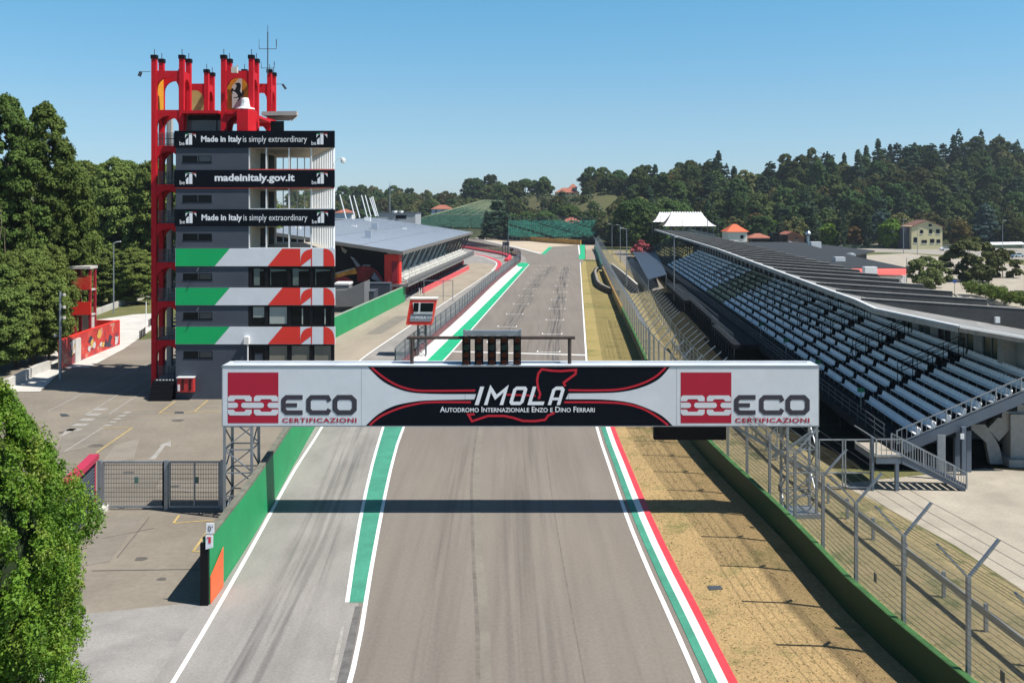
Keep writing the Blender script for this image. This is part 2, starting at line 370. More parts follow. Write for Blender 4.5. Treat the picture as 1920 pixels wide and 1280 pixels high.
def grass_mat(name, a, b_, c, sc=.35, gsc=.16, thr=(.52, .64), base=None):
    m = bpy.data.materials.new(name); m.use_nodes = True; n = m.node_tree.nodes; L = m.node_tree.links
    b = n['Principled BSDF']; b.inputs['Roughness'].default_value = .95; b.inputs['Specular IOR Level'].default_value = .1
    g = n.new('ShaderNodeNewGeometry')
    def noise(s_, d=6, r_=.68):
        t = n.new('ShaderNodeTexNoise'); t.inputs['Scale'].default_value = s_; t.inputs['Detail'].default_value = d; t.inputs['Roughness'].default_value = r_; L.new(g.outputs['Position'], t.inputs['Vector']); return t.outputs['Fac']
    r1 = n.new('ShaderNodeValToRGB'); e = r1.color_ramp.elements; e[0].position = .34; e[0].color = (*a, 1); e[1].position = .66; e[1].color = (*b_, 1); L.new(noise(sc), r1.inputs[0])
    r2 = n.new('ShaderNodeMapRange'); r2.inputs[1].default_value = thr[0]; r2.inputs[2].default_value = thr[1]; L.new(noise(gsc, 9, .72), r2.inputs[0])
    mx = n.new('ShaderNodeMix'); mx.data_type = 'RGBA'; L.new(r2.outputs[0], mx.inputs[0]); L.new(r1.outputs[0], mx.inputs[6]); mx.inputs[7].default_value = (*c, 1)
    r3 = n.new('ShaderNodeMapRange'); r3.inputs[1].default_value = .3; r3.inputs[2].default_value = .7; r3.inputs[3].default_value = .76; r3.inputs[4].default_value = 1.22; L.new(noise(5.5, 5, .7), r3.inputs[0])
    vm = n.new('ShaderNodeVectorMath'); vm.operation = 'SCALE'; L.new(mx.outputs[2], vm.inputs[0]); L.new(r3.outputs[0], vm.inputs['Scale']); L.new(vm.outputs[0], b.inputs['Base Color'])
    bn = n.new('ShaderNodeBump'); bn.inputs['Strength'].default_value = .9; bn.inputs['Distance'].default_value = .12; L.new(noise(6, 5, .7), bn.inputs['Height']); L.new(bn.outputs[0], b.inputs['Normal'])
    MATS[name] = m; return m
M_dry = grass_mat('dry_verge_grass', (.42, .295, .14), (.35, .245, .12), (.17, .165, .065), .5, .28, (.54, .68))
M_dry2 = grass_mat('green_yellow_grass', (.34, .265, .11), (.26, .22, .085), (.17, .165, .06), .12, .07)
M_scrub = grass_mat('scrub_grass', (.30, .24, .13), (.22, .19, .10), (.09, .11, .045), .5, .4)
M_field = grass_mat('field_grass', (.12, .13, .05), (.17, .15, .07), (.05, .075, .025), .03, .02)
M_hill = grass_mat('hillside_soil', (.075, .085, .035), (.11, .10, .05), (.30, .17, .09), .03, .012, (.60, .66))

# ================= GROUND, ROADS, PAINT =================
ground = MB(); ground.poly([(-3000, -400, 0), (3000, -400, 0), (3000, 6000, 0), (-3000, 6000, 0)])
tag(ground.build('ground', M_field), kind='structure')
# centre-line family: x of each edge against distance
TL = [(-5.4, 20), (-5.63, 34), (-6.28, 42.6), (-7.0, 51.9), (-7.75, 63), (-8.19, 73.8), (-8.1, 88), (-7.6, 104), (-6.9, 113), (5.2, 290)]      # left white line of the track
TR = [(6.5, 20), (6.5, 34), (6.25, 44), (6.15, 52), (6.25, 63), (6.4, 73.8), (7.1, 90), (7.96, 104), (21.3, 305), (24.5, 350), (29.5, 432)]                          # right white line
LL = [(-11.2, 20), (-11.8, 34), (-12.35, 43), (-12.95, 51.3), (-13.7, 61), (-14.35, 73.8), (-15.6, 88), (-16.6, 104), (-14.3, 138), (-9.4, 202), (-5.3, 256), (-3.6, 285)]   # pit-lane side line
WR = [(15.9, 20), (14.5, 31.9), (14.0, 35.9), (13.67, 39.9), (13.5, 48.9), (12.75, 63.5), (12.65, 78), (13.2, 96.4), (14.4, 113), (23.7, 257), (29.7, 340), (33.2, 395)]                # right wall face
WL = [(-12.6, 40.7), (-13.15, 51.35), (-14.75, 72), (-15.55, 84.0)]                               # left wall face
dTL, dTR, dLL, dWR, dWL = (dens(q, 4) for q in (TL, TR, LL, WR, WL))
ys = [20 + 3 * i for i in range(150)]
# big paved sheet under everything that is not grass
sheet('paddock_ground', M_park, .004, [[(-75, 15), (-11, 15), (-11, 300), (-20, 300), (-40, 130), (-75, 92)]])
sheet('apron_pavement', M_apron, .008, [[(-60, 15), (-11, 15), (-11, 42), (-12.75, 41), G(300, 1136), G(150, 1152), G(0, 1160), (-40, 33)]])
sheet('pit_lane_road', M_lane, .009, strips=[([(pl(dLL, y) - 1.6 + (.9 if y < 45 else 0), y) for y in ys if y <= 300], [(pl(dTL, y) + .1, y) for y in ys if y <= 300])])
sheet('pit_lane_pavement', M_beige, .0095, [[(-24, 86), (-15.7, 86), (-16.6, 104), (-14.3, 138), (-9.4, 202), (-5.2, 256), (-4, 285), (-12, 300), (-19, 172), (-23, 122)]])
sheet('track_road', M_track, .010, strips=[([(pl(dTL, y) - .3, y) for y in ys if y <= 290], [(pl(dTR, y) + (1.3 if y < 97 else .3), y) for y in ys if y <= 290])])
far = [G(990, 500), G(985, 483), G(972, 474), G(940, 464), G(905, 456), G(868, 449.5), G(820, 441), G(830, 437), G(887, 444), G(965, 461), G(1018, 475), G(1030, 463), G(1084.5, 458.8), G(1098, 458.8), G(1094, 487), G(1089.5, 500)]
sheet('track_road', M_track, .014, [far])
sheet('pit_road_end', M_lane, .0065, [[(-20, 170), (8, 250), (6, 300), (7, 330), (0, 365), (-20, 430), (-60, 470), (-60, 300)]])
sheet('gravel_ground', M_gravel, .018, [[G(887, 444.6), G(965, 462), G(1018, 475.6), G(1030, 463), G(1084, 459.5), G(1084, 457.5), G(970, 448.5), G(880, 439.5), G(800, 430)]])
sheet('gravel_ground', mat('brown_gravel', (.36, .285, .21), .95, .1, .2), .019, [[G(1097.5, 459.6), G(1121, 459.6), G(1134, 487), G(1098.5, 487)]])
sheet('verge_ground', M_dry, .012, strips=[([(pl(dTR, y) + 1.25, y) for y in ys if y <= 96], [(pl(dWR, y) + .1, y) for y in ys if y <= 96])])
M_dry2.node_tree.nodes  # long verge
sheet('verge_ground', M_dry2, .0125, strips=[([(pl(dTR, y) + .15, y) for y in ys if 91 < y <= 306], [(pl(dWR, y) + .1, y) for y in ys if 91 < y <= 306])])
sheet('scrub_ground', M_scrub, .006, [[(14, 15), (30, 15), G(1920, 1108), G(1640, 935), (20.5, 62), (25, 80), (60, 330), (34, 395), (24.1, 257), (14.7, 115), (12.9, 80), (13.9, 50)]])
sheet('shade_ground', mat('painted_shade', (.017, .017, .011), .95, .4, .3, spec=.05, fine=(2, .35)), .0085, [[(20.4, 62), (18.8, 80), (18.8, 107), (20.6, 121), (24.0, 160), (30.5, 225), (37.5, 250), (52, 245), (38, 61)]])  # dark strip: shade in front of the stand put into the ground colour
sheet('yard_pavement', M_conc, .012, [[G(1920, 1108), G(1790, 1022), G(1636, 937), (19.6, 58.5), (24, 60), (30, 62), (44, 58), (60, 50), (60, 30), (28, 30)]])
sheet('service_road', M_conc, .008, [[G(1690, 558), G(1590, 480), G(1700, 475), G(1920, 497), G(1920, 560), (80, 110), (80, 60), (44, 60), (40, 76), (44, 120)]])
sheet('car_park', mat('pale_car_park', (.27, .25, .215), .9, .1, .05, fine=(.6, .06)), .0085, [[G(1600, 472), G(1700, 474), G(1975, 490), G(2050, 460), G(1600, 457)]])
sheet('asphalt_path', M_road, .010, [[G(1150, 470), G(1170, 470), G(1215, 500), G(1245, 540), G(1225, 545), G(1190, 520)]])
# painted lines and bands
def dashes(A, y0, y1, off0, off1, step=3.0):
    q = [y0 + (y1 - y0) * i / max(1, int((y1 - y0) / step)) for i in range(int((y1 - y0) / step) + 1)]
    return ([(pl(A, y) + off0, y) for y in q], [(pl(A, y) + off1, y) for y in q])
sheet('road_line', M_white, .022, strips=[dashes(dTL, 20, 288, -.09, .09), dashes(dTR, 20, 300, -.10, .10), dashes(dLL, 20, 284, -.09, .09)])
GL = [(-6.9, 40.9), (-8.0, 51.3), (-9.0, 63), (-9.72, 73.8), (-10.6, 88)]
dGL = dens(GL, 4)
gy = [40.9 + 2.0 * i for i in range(24)]
sheet('road_green_band', M_grnd, .018, strips=[([(pl(dGL, y), y) for y in gy], [(pl(dTL, y) - .09, y) for y in gy])])
sheet('road_line', M_white, .023, strips=[([(pl(dGL, y) - .1, y) for y in gy], [(pl(dGL, y) + .08, y) for y in gy])])
sheet('road_line', M_dwhite, .018, [[G(640, 1174), G(645, 1175), G(627, 1276), G(617, 1276)]])
PW = [(-11.1, 96), (-11.05, 104), (-7.7, 150), (-3.35, 220), (1.4, 284)]     # pit wall foot
dPW = dens(PW, 4); WG = [(-9.4, 96), (-9.35, 104), (-6.0, 150), (-1.0, 220), (3.0, 276)]; dWG = dens(WG, 4)
q = [97 + 3 * i for i in range(63)]
sheet('road_white_band', M_white, .017, strips=[([(pl(dPW, y), y) for y in q if y < 284], [(pl(dWG, y), y) for y in q if y < 284])])
sheet('road_green_band', M_grnp, .0185, strips=[([(pl(dWG, y), y) for y in q if y < 277], [(pl(dTL, y) - .1, y) for y in q if y < 277])])
sheet('road_green_band', M_grnp, .0195, [[(1.8, 276), (pl(dTL, 276) - .1, 276), (5.1, 288), (4.6, 296), (3.0, 298), (1.2, 292)]])
for a, b_, o0, o1, m_, nm in ((20, 94, .32, .66, M_grnd, 'green'), (20, 94, .66, .99, M_kwht, 'white'), (20, 94, .99, 1.33, M_kred, 'red')):
    A, B = dashes(dTR, a, b_, o0, o1, 2.0); k = MB(); n_ = len(A)
    k.add([(x, y, .03 + .05 * (o0 > .9)) for x, y in A] + [(x, y, .04 + .05 * (o1 > .9)) for x, y in B] + [(x, y, .0) for x, y in A] + [(x, y, 0) for x, y in B],
          [(i + 1, i, n_ + i, n_ + i + 1) for i in range(n_ - 1)] + [(i, i + 1, 2 * n_ + i + 1, 2 * n_ + i) for i in range(n_ - 1)] + [(n_ + i + 1, n_ + i, 3 * n_ + i, 3 * n_ + i + 1) for i in range(n_ - 1)])
    struct(k.build('kerb', m_))
sheet('road_green_band', M_grnp, .024, [[G(1014.5, 476.6), G(1029.4, 463), G(1036, 463.6), G(1021, 477.3)], [G(1087.5, 459), G(1096.5, 459), G(1097, 486), G(1085.6, 486), G(1085.6, 477), G(1088.5, 477)]])
sheet('road_line', M_white, .023, [[G(1083.6, 459), G(1086, 459), G(1087.5, 477), G(1085.4, 477)], [G(1031.5, 463), G(1034, 463.3), G(1019.5, 477), G(1017.5, 476.8)],
                                     [G(887, 444.9), G(965, 462.2), G(1016, 475.4), G(1013, 475.9), G(964, 463.2), G(886, 445.4)]])
sheet('road_start_line', M_white, .024, [[G(849, 658.4), G(1098, 665.0), G(1098.2, 666.6), G(848, 659.8)]])
# grid boxes: two staggered columns every 16 m
gb = MB()
ax = Vector((math.sin(R(3.8)), math.cos(R(3.8)), 0)); ay = Vector((ax.y, -ax.x, 0))
def gridbox(cx, cy):
    c = Vector((cx, cy, .023))
    for (u0, v0, u1, v1) in ((-1.35, -.1, 1.35, .08), (-1.35, .08, -1.22, 1.1), (1.22, .08, 1.35, 1.1)):
        gb.quad(*[c + ay * u + ax * v for u, v in ((u0, v0), (u1, v0), (u1, v1), (u0, v1))])
for i in range(11):
    y = 112.2 + 16.05 * i; gridbox(pl(dTR, y) - 4.3, y)
    y2 = 112.2 + 8.0 + 16.05 * i; gridbox(pl(dTL, y2) + 4.6, y2)
struct(gb.build('road_grid_boxes', M_white))
rubber('road_tyre_marks', [(4.1, 98), (5.6, 130), (12.0, 230), (15.6, 280), (15, 320), (8, 350)], 2.6, .9)
rubber('road_tyre_marks', [(-2.2, 98), (-.6, 130), (5.6, 220), (10.8, 270), (12, 310), (4, 345)], 3.0, .8, .0135)
rubber('road_tyre_marks', [(1, 24), (.6, 60), (1.2, 100), (3.5, 140)], 3.2, .25, .0142)
rubber('road_tyre_marks', [(-2.9, 24), (-3.4, 60), (-3.2, 100)], 1.4, .22, .0147)
rubber('road_tyre_marks', [(-9.3, 24), (-10.0, 50), (-11.6, 74), (-12.6, 100)], 2.4, .45, .0152)
rubber('road_tyre_marks', [(-8.0, 34), (-9.2, 52), (-10.6, 76)], 1.0, .3, .0167)
sheet('road_patch', mat('dark_tar_repair', (.12, .115, .11), .9, .3, 2), .0168, strips=[([(-6.05, 30), (-6.1, 34), (-6.35, 38), (-6.5, 40.5)], [(-5.5, 30), (-5.75, 34), (-6.05, 38), (-6.25, 40.5)])])
rubber('road_tyre_marks', [(-13.5, 92), (-14.2, 99), (-16.4, 104)], 1.6, .7, .0157)
rubber('road_tyre_marks', [(-16.5, 92), (-16.8, 99), (-17.4, 106)], 1.9, .5, .0162)
# paddock lines
def line(p, q_, wd): 
    a, b_ = Vector(G(*p)), Vector(G(*q_)); t = (b_ - a).normalized(); nn = Vector((-t.y, t.x)) * wd / 2
    return [tuple(a - nn), tuple(b_ - nn), tuple(b_ + nn), tuple(a + nn)]
sheet('road_parking_line', M_dwhite, .020, [line(p, q_, .12) for p, q_ in (((120, 847), (192, 802)), ((90, 771), (156, 738)), ((156, 738), (280, 680)), ((160, 778), (218, 742)), ((218, 742), (284, 706)), ((205, 776), (252, 745)), ((252, 745), (285, 722)), ((250, 788), (375, 783)), ((215, 776), (290, 774)), ((330, 760), (410, 762)))])
sheet('road_parking_line', M_yel, .020, [line(p, q_, .12) for p, q_ in (((180, 849), (248, 802)), ((192, 802), (248, 802)), ((298, 775), (329, 752)), ((364, 772), (390, 750)), ((300, 775), (412, 771)), ((362, 1034), (393, 990)), ((325, 981), (336, 966)), ((325, 981), (400, 975)), ((362, 1034), (388, 1034)))])
sheet('road_arrow', M_dwhite, .021, [[G(277, 862), G(290, 862), G(310, 836), G(321, 838), G(320, 826), G(297, 836), G(302, 836), G(286, 855)]])
sheet('road_crossing', M_dwhite, .021, [[G(120 + 13 * i + dx, 808 - 9.5 * i), G(147 + 12 * i + dx, 808 - 9.5 * i), G(156 + 12 * i + dx, 803.5 - 9.5 * i), G(130 + 13 * i + dx, 803.5 - 9.5 * i)] for i in range(5) for dx in (0, )] + [[G(192 + 9 * i, 799 - 6 * i), G(205 + 9 * i, 799 - 6 * i), G(212 + 9 * i, 796 - 6 * i), G(199 + 9 * i, 796 - 6 * i)] for i in range(5)] + [[G(108, 822), G(128, 803), G(146, 803), G(112, 820)]])
sheet('pavement', M_side, .05, [[G(120, 690), G(166, 690), G(232, 655), G(285, 618), G(285, 588), G(250, 590), G(180, 600), G(130, 640), G(60, 690), G(10, 735), G(75, 735)]])
sheet('ground_manhole_cover', M_dsteel, .03, [[G(112, 776), G(124, 776), G(131, 780), G(116, 781)], [G(1325, 1099), G(1350, 1098), G(1356, 1105), G(1330, 1107)], [G(328, 772), G(344, 772), G(345, 775), G(327, 775)]])
sheet('road_seam', mat('tar_seam', (.09, .085, .08), .8, .2, 1), .0235, [line((172, 1070), (375, 1067), .05), line((190, 1010), (290, 990), .04), line((220, 1045), (280, 970), .05)])
# drain cover markings in the verge
sheet('road_line', M_dwhite, .0240, [line((700, 664), (760, 664), .25)])

# repairs and wear in the surfaces
M_patch = mat('asphalt_patch', (.185, .165, .136), .9, .12, .5, fine=(6, .08)); M_patch2 = mat('pale_asphalt_patch', (.215, .19, .155), .9, .12, .5, fine=(6, .08))
sheet('road_patch', M_patch, .0178, [[G(196, 968), G(268, 966), G(206, 1052), G(150, 1062)], [G(120, 800), G(210, 770), G(180, 835), G(112, 850)], [(-24, 96), (-20.5, 97), (-20.6, 104), (-24, 103)], [(-19.2, 128), (-17.2, 128.5), (-15.6, 150), (-17.8, 150)]])
sheet('road_patch', M_patch2, .0182, [[G(300, 900), G(410, 905), G(400, 925), G(290, 918)], [G(215, 835), G(262, 822), G(250, 862), G(190, 868)]])
sheet('road_seam', mat('paving_joint', (.145, .128, .108), .9, .2, .8, fine=(4, .2)), .0152, strips=[band([(-1.05, 30), (-1.3, 37.3), (-2.0, 49.6), (-2.6, 66), (-2.4, 96)], .16), band([(2.6, 30), (2.3, 60), (2.9, 98)], .05)])
sheet('road_seam', M_patch, .0149, strips=[band([(-.82, 30), (-1.08, 37.3), (-1.78, 49.6), (-2.4, 66), (-2.2, 96)], .5)])
sheet('ground_oil_stain', mat('oil_stain', (.10, .092, .08), .7, .2, 1), .0199, [[(x + r_ * math.cos(t) * (1 + .25 * math.sin(3 * t + x)), y + r_ * math.sin(t) * (1 + .2 * math.cos(2 * t))) for t in [k * .524 for k in range(12)]] for x, y, r_ in ((-24, 61, .35), (-29, 68, .5), (-33, 72, .4), (-20, 58, .3), (-17.5, 46, .28), (-15.6, 43.5, .2), (-26, 76, .45), (-38, 76, .5), (-20.5, 74, .4))])
# ================= GANTRY =================
GY = 52.0
gt = thing('start_gantry', (.4, GY + .6, 0), 'wide white steel start gantry with ECO and IMOLA banner spanning the track', 'gantry')
def gp(off): return lambda x, y: P(x, y, GY - off)
gx0, gx1 = PXY(417, GY), PXY(1535, GY); gz0, gz1 = P(0, 798, GY)[2], P(0, 686, GY)[2]
b = MB(); b.box(gx0, GY, gz0, gx1, GY + 1.6, gz1 - .04); b.box(gx0 - .06, GY + .02, gz1 - .04, gx1 + .06, GY + 1.7, gz1)
b.box(gx0 + .3, GY + 1.1, gz1, gx1 - .3, GY + 1.35, gz1 + .07)
b.build('banner_box', mat('banner_box_white', (.50, .54, .58), .5, .1, .6), gt)
b = MB(); b.box(gx0 - .03, GY - .03, gz1 - .03, gx1 + .03, GY + .0, gz1 + .03); b.box(gx0 - .03, GY - .02, gz0 - .04, gx1 + .03, GY, gz0 + .0)
b.box(gx1, GY, gz0, gx1 + .03, GY + 1.3, gz1 - .045); b.box(gx0 - .03, GY, gz0, gx0, GY + 1.3, gz1 - .045)
b.build('banner_frame', M_steel, gt)
b = MB(); tf_ = gp(.004); b.quad(tf_(418, 797.5), tf_(1534, 797.5), tf_(1534, 687.5), tf_(418, 687.5)); b.build('banner_face', M_signw, gt)
# black hour-glass field
up = [(690, 688), (717, 713.6), (747, 728.7), (777, 736.0), (823, 738.2), (889, 738.4), (960, 738.4), (1066, 737), (1116, 736.6), (1163, 734.6), (1203, 726), (1235, 710.6), (1256, 688)]
lo = [(686, 797.5), (708, 777), (738, 761), (774.6, 753), (808, 750), (883, 748.6), (960, 748), (1063, 748), (1135, 749), (1179, 754), (1210, 763.7), (1241, 779), (1261, 797.5)]
ups = dens(up, 6); los = dens(lo, 6)
b = MB(); tf = gp(.008)
n_ = len(ups); b.add([tf(x, y) for x, y in ups] + [tf(x, 687.5) for x, y in ups], [(i, i + 1, n_ + i + 1, n_ + i) for i in range(n_ - 1)])
n_ = len(los); b.add([tf(x, y) for x, y in los] + [tf(x, 797.8) for x, y in los], [(i + 1, i, n_ + i, n_ + i + 1) for i in range(n_ - 1)])
tf = gp(.009); b.quad(tf(893, 738), tf(889, 749), tf(1060, 749), tf(1066, 737))
fld = b.build('centre_panel', M_signk, gt)
b = MB(); tf = gp(.016)
for q in ([(697, 689), (720, 707.6), (747, 722.9), (777, 731), (808, 732.4), (891, 731.8)], [(693, 797), (714, 780), (747.5, 765.4), (778, 757.5), (808, 753.8), (883, 753.8)],
          [(1248, 689), (1229, 706), (1200.6, 720), (1163, 729.4), (1116, 731.6), (1066, 731)], [(1253, 797), (1232, 781), (1204, 765.4), (1166, 756), (1116, 753.8), (1058, 753.8)]):
    b.ribbon2(dens(q, 6), 3.8, tf=tf)
tf = gp(.022)
b.ribbon2([(1010, 748), (1013, 738), (1009.4, 729), (1007, 713.8), (1009.4, 699.7), (1016, 692), (1033, 694.6), (1050.6, 695.6), (1080, 693.4), (1079, 701), (1057, 717), (1060, 724)], 4.2, tf=tf)
b.ribbon2([(890, 776.2), (878, 776.8), (885, 789.5), (898, 785), (915, 779.4), (945, 779.4), (962, 782.8), (980, 788.6), (1002, 789.2), (1022, 786.6), (1028, 778.5), (1040, 773.6)], 4.2, tf=tf)
b.ribbon2([(950, 739.5), (1004, 741.5)], 3.4, tf=gp(.0265))
b.build('circuit_outline', mat('crimson_vinyl', (.50, .012, .03), .5, .03, 1), fld)
b = MB(); tf = gp(.034)
def sh(x, y): return tf(x + (759 - y) * .30, y)
b.ribbon2([(893.8, 724.5), (893.8, 759)], 7.6, tf=sh)
b.ribbon2([(910.6, 759), (910.6, 728), (925.3, 744.5), (940, 728), (940, 759)], 6.8, tf=sh)
b.ribbon2([(959.5, 727.6), (974, 727.6), (976.8, 730.4), (976.8, 753), (974, 755.8), (959.5, 755.8), (956.7, 753), (956.7, 730.4)], 6.4, True, tf=sh)
b.ribbon2([(992, 724.5), (992, 755.8), (1019, 755.8)], 6.6, tf=sh)
b.ribbon2([(1030, 759), (1030, 731), (1033.4, 727.6), (1043.6, 727.6), (1047, 731), (1047, 759)], 6.4, tf=sh); b.ribbon2([(1033.3, 747.5), (1043.7, 747.5)], 5, tf=sh)
put_text(b, 'Autodromo Internazionale Enzo e Dino Ferrari', (825, 762, 1115, 772.5), tf, bold=.012, smallcaps=True)
b.build('lettering', M_lett, fld)
for X0 in (0, 849.3):
    dy = -2.2 if X0 else 0
    tf = lambda x, y, X0=X0, dy=dy: P(x + X0, y + dy * (y < 0), GY - .010)
    b = MB(); b.quad(tf(427, 793), tf(522, 793), tf(522, 698), tf(427, 698)); lg = b.build('logo_panel', M_redplain, gt)
    tf = lambda x, y, X0=X0: P(x + X0, y, GY - .018)
    b = MB()
    def cap(x0, x1, y0, y1, l=True, r=True):
        rr = (y1 - y0) / 2; pts = []
        pts += [(x0 + rr - rr * math.cos(t), (y0 + y1) / 2 + rr * math.sin(t)) for t in [math.pi / 2 * (1 - 2 * i / 6) * -1 for i in range(7)][::-1]] if l else [(x0, y1), (x0, y0)]
        pts += [(x1 - rr + rr * math.cos(t), (y0 + y1) / 2 + rr * math.sin(t)) for t in [-math.pi / 2 * (1 - 2 * i / 6) for i in range(7)]] if r else [(x1, y0), (x1, y1)]
        b.poly([tf(x, y) for x, y in pts])
    cap(452, 495, 754.5, 764.5); cap(427.1, 446.5, 754.5, 764.5, False, True); cap(501.5, 522, 754.5, 764.5, True, False)
    for s_, yy in ((1, 752), (-1, 767.5)):
        for x0, x1 in ((427.1, 472), (476, 521.5)):
            f_ = lambda x, y: tf(x, yy - s_ * y)
            fl = lambda pts: b.poly([f_(x, y) for x, y in pts])
            fl([(x0, 0), (x0 + 11, 0), (x0 + 14, 4), (x0 + 14, 11), (x0 + 4, 11), (x0, 7)])
            fl([(x1 - 11, 0), (x1, 0), (x1, 7), (x1 - 4, 11), (x1 - 14, 11), (x1 - 14, 4)])
            fl([(x0 + 14, 4), (x1 - 14, 4), (x1 - 14, 11), (x0 + 14, 11)])
    b.build('chain_emblem', M_signw, lg)
    b = MB()
    b.ribbon2([(567.5, 744.6), (537, 744.6), (531.5, 750), (531.5, 768), (537, 773.2), (567.5, 773.2)], 8.6, tf=tf)
    b.ribbon2([(536, 759.3), (557, 759.3)], 7.5, tf=tf)
    b.ribbon2([(618, 752), (614, 744.6), (584, 744.6), (578.4, 750), (578.4, 768), (584, 773.2), (614, 773.2), (618, 767)], 8.6, tf=tf)
    b.ribbon2([(634, 744.6), (658, 744.6), (664.5, 751), (664.5, 767), (658, 773.2), (634, 773.2), (628, 767), (628, 751)], 9, True, tf=tf)
    b.build('lettering', M_anth, gt)
    b = MB(); put_text(b, 'CERTIFICAZIONI', (529, 783.3, 668.5, 792.2), tf, bold=.03, space=1.12); b.build('lettering', M_redplain, gt)
b = MB(); tf = gp(.006)
for x in (677.5, 1268.5, 872, 1066): b.quad(tf(x - .4, 797), tf(x + .4, 797), tf(x + .4, 688), tf(x - .4, 688))
b.build('panel_seam', mat('grey_seam', (.35, .36, .38), .6, .05, 1), gt)
# lattice towers
def lattice(x0, x1, y0, y1, z1, wd=.13):
    b = MB(); cs = [(x0, y0), (x1, y0), (x1, y1), (x0, y1)]
    for x, y in cs: b.beam((x, y, 0), (x, y, z1), wd)
    nz = 4; hz = z1 / nz
    for k in range(nz):
        for i in range(4):
            a, c = cs[i], cs[(i + 1) % 4]
            b.beam((*a, hz * (k + 1) - .05), (*c, hz * (k + 1) - .05), .06)
            p, q = ((a, c) if k % 2 else (c, a)); b.beam((*p, hz * k + .03), (*q, hz * (k + 1) - .08), .06)
    return b
lattice(gx0 + .1, gx0 + 1.55, GY + .05, GY + 1.5, gz0).build('lattice_leg', M_steel, gt)
rl = lattice(gx1 - 1.65, gx1 - .1, GY + .05, GY + 1.3, gz0); rl.beam((gx1 - 4.6, GY + .3, gz0), (gx1 - .2, GY + .3, 2.4), .16); rl.beam((gx1 + .1, GY + .3, gz0 - .3), (gx1 - 2.4, GY + .3, 3.2), .12)
rl.box(gx1 - 1.9, GY - .1, 0, gx1 + .1, GY + 1.5, .25); rl.build('lattice_leg', M_steel, gt)
# start lights on a pipe frame
b = MB(); pz = P(0, 632.5, GY + .9)[2]; py = GY + .8
b.tube((PXY(764, py), py, pz), (PXY(1078, py), py, pz), .09, 8)
for x in (772.5, 1068): b.tube((PXY(x, py), py, gz1), (PXY(x, py), py, pz), .10, 8); b.beam((PXY(x, py) - .3, py, pz - .04), (PXY(x, py) + .3, py, pz - .04), .14, .06)
b.build('pipe_frame', M_rust, gt)
sl = thing('start_light_rig', (PXY(921, GY + .6), GY + .6, gz1 + .02), 'five black start light columns side by side on top of the gantry', 'start lights')
b = MB(); yb = GY + .62
b.box(PXY(869, yb), yb - .12, P(0, 628.5, yb)[2], PXY(976, yb), yb + .25, P(0, 619.5, yb)[2])
for x in (868.5, 974): b.box(PXY(x, yb), yb - .14, P(0, 630, yb)[2], PXY(x + 3.5, yb), yb + .27, P(0, 617.5, yb)[2])
b.build('top_housing', M_steel, sl)
M_lensr = mat('dark_red_lens', (.10, .012, .012), .15, .2, 3); M_lensg = mat('dark_green_lens', (.01, .06, .055), .15, .2, 3)
for x0, x1 in ((866.5, 882), (890, 906), (914.5, 930), (938, 953), (962.5, 977)):
    b = MB(); X0, X1 = PXY(x0, yb - .2), PXY(x1, yb - .2); zt, zb = P(0, 629.5, yb)[2], P(0, 684.5, yb)[2]
    b.box(X0, yb - .2, zb, X1, yb + .02, zt); lc = b.build('light_column', M_black, sl)
    for k in range(4):
        zc = zt - (k + .5) * (zt - zb) / 4; xc = (X0 + X1) / 2; r = .165
        v = MB(); n = 12
        ring = [(xc + r * math.cos(t), zc + r * math.sin(t)) for t in [2 * math.pi * i / n for i in range(n)]]
        v.poly([(x, yb - .212, z) for x, z in ring]); v.build('lens', M_lensr if k >= 2 or k == 0 else M_lensg, lc)
        v = MB(); arcv = [(xc + (r + .01) * math.cos(t), zc + (r + .01) * math.sin(t)) for t in [R(-20) + R(220) * i / 10 for i in range(11)]]
        for i in range(10):
            (xa, za), (xb, zb_) = arcv[i], arcv[i + 1]; v.quad((xa, yb - .2, za), (xb, yb - .2, zb_), (xb, yb - .44, zb_), (xa, yb - .44, za))
        v.build('visor', M_black, lc)
b = MB(); yy = GY + .5
b.box(PXY(1226, yy), yy - .1, P(0, 823.5, yy)[2], PXY(1361, yy), yy + .35, gz0 - .005); b.box(PXY(1228, yy), yy - .13, P(0, 822, yy)[2], PXY(1359, yy), yy - .1, gz0 - .03)
for x in (1234, 1354): b.box(PXY(x, yy), yy + .05, P(0, 825.5, yy)[2], PXY(x + 2.5, yy), yy + .15, P(0, 823.5, yy)[2])
tag(b.build('display_screen', M_black), 'black display screen hanging under the right half of the gantry banner', 'screen')

# ================= LEFT WALLS =================
def wallstrip(b, pts, th, z1, z0=0.0, side=1):
    """solid wall: pts are the face toward the track; thickness goes to the left of travel (side=1)"""
    A = pts; B = offs(pts, th * side); n = len(A); zs = z1 if callable(z1) else (lambda y: z1)
    v = [(x, y, z0) for x, y in A] + [(x, y, zs(y)) for x, y in A] + [(x, y, z0) for x, y in B] + [(x, y, zs(y)) for x, y in B]
    f = []
    for i in range(n - 1): f += [(i, i + 1, n + i + 1, n + i), (2 * n + i + 1, 2 * n + i, 3 * n + i, 3 * n + i + 1), (n + i, n + i + 1, 3 * n + i + 1, 3 * n + i)]
    f += [(0, n, 3 * n, 2 * n), (n - 1, 3 * n - 1, 4 * n - 1, 2 * n - 1)]
    return b.add(v, f)
bw = thing('boundary_wall', (-13, 48, 0), 'tall green concrete wall with orange end beside the pit exit lane', 'wall')
b = MB(); wallstrip(b, dens(WL, 2), .28, lambda y: 2.75 + .15 * min(1, (y - 40) / 20)); b.build('wall_panel', M_wallg, bw)
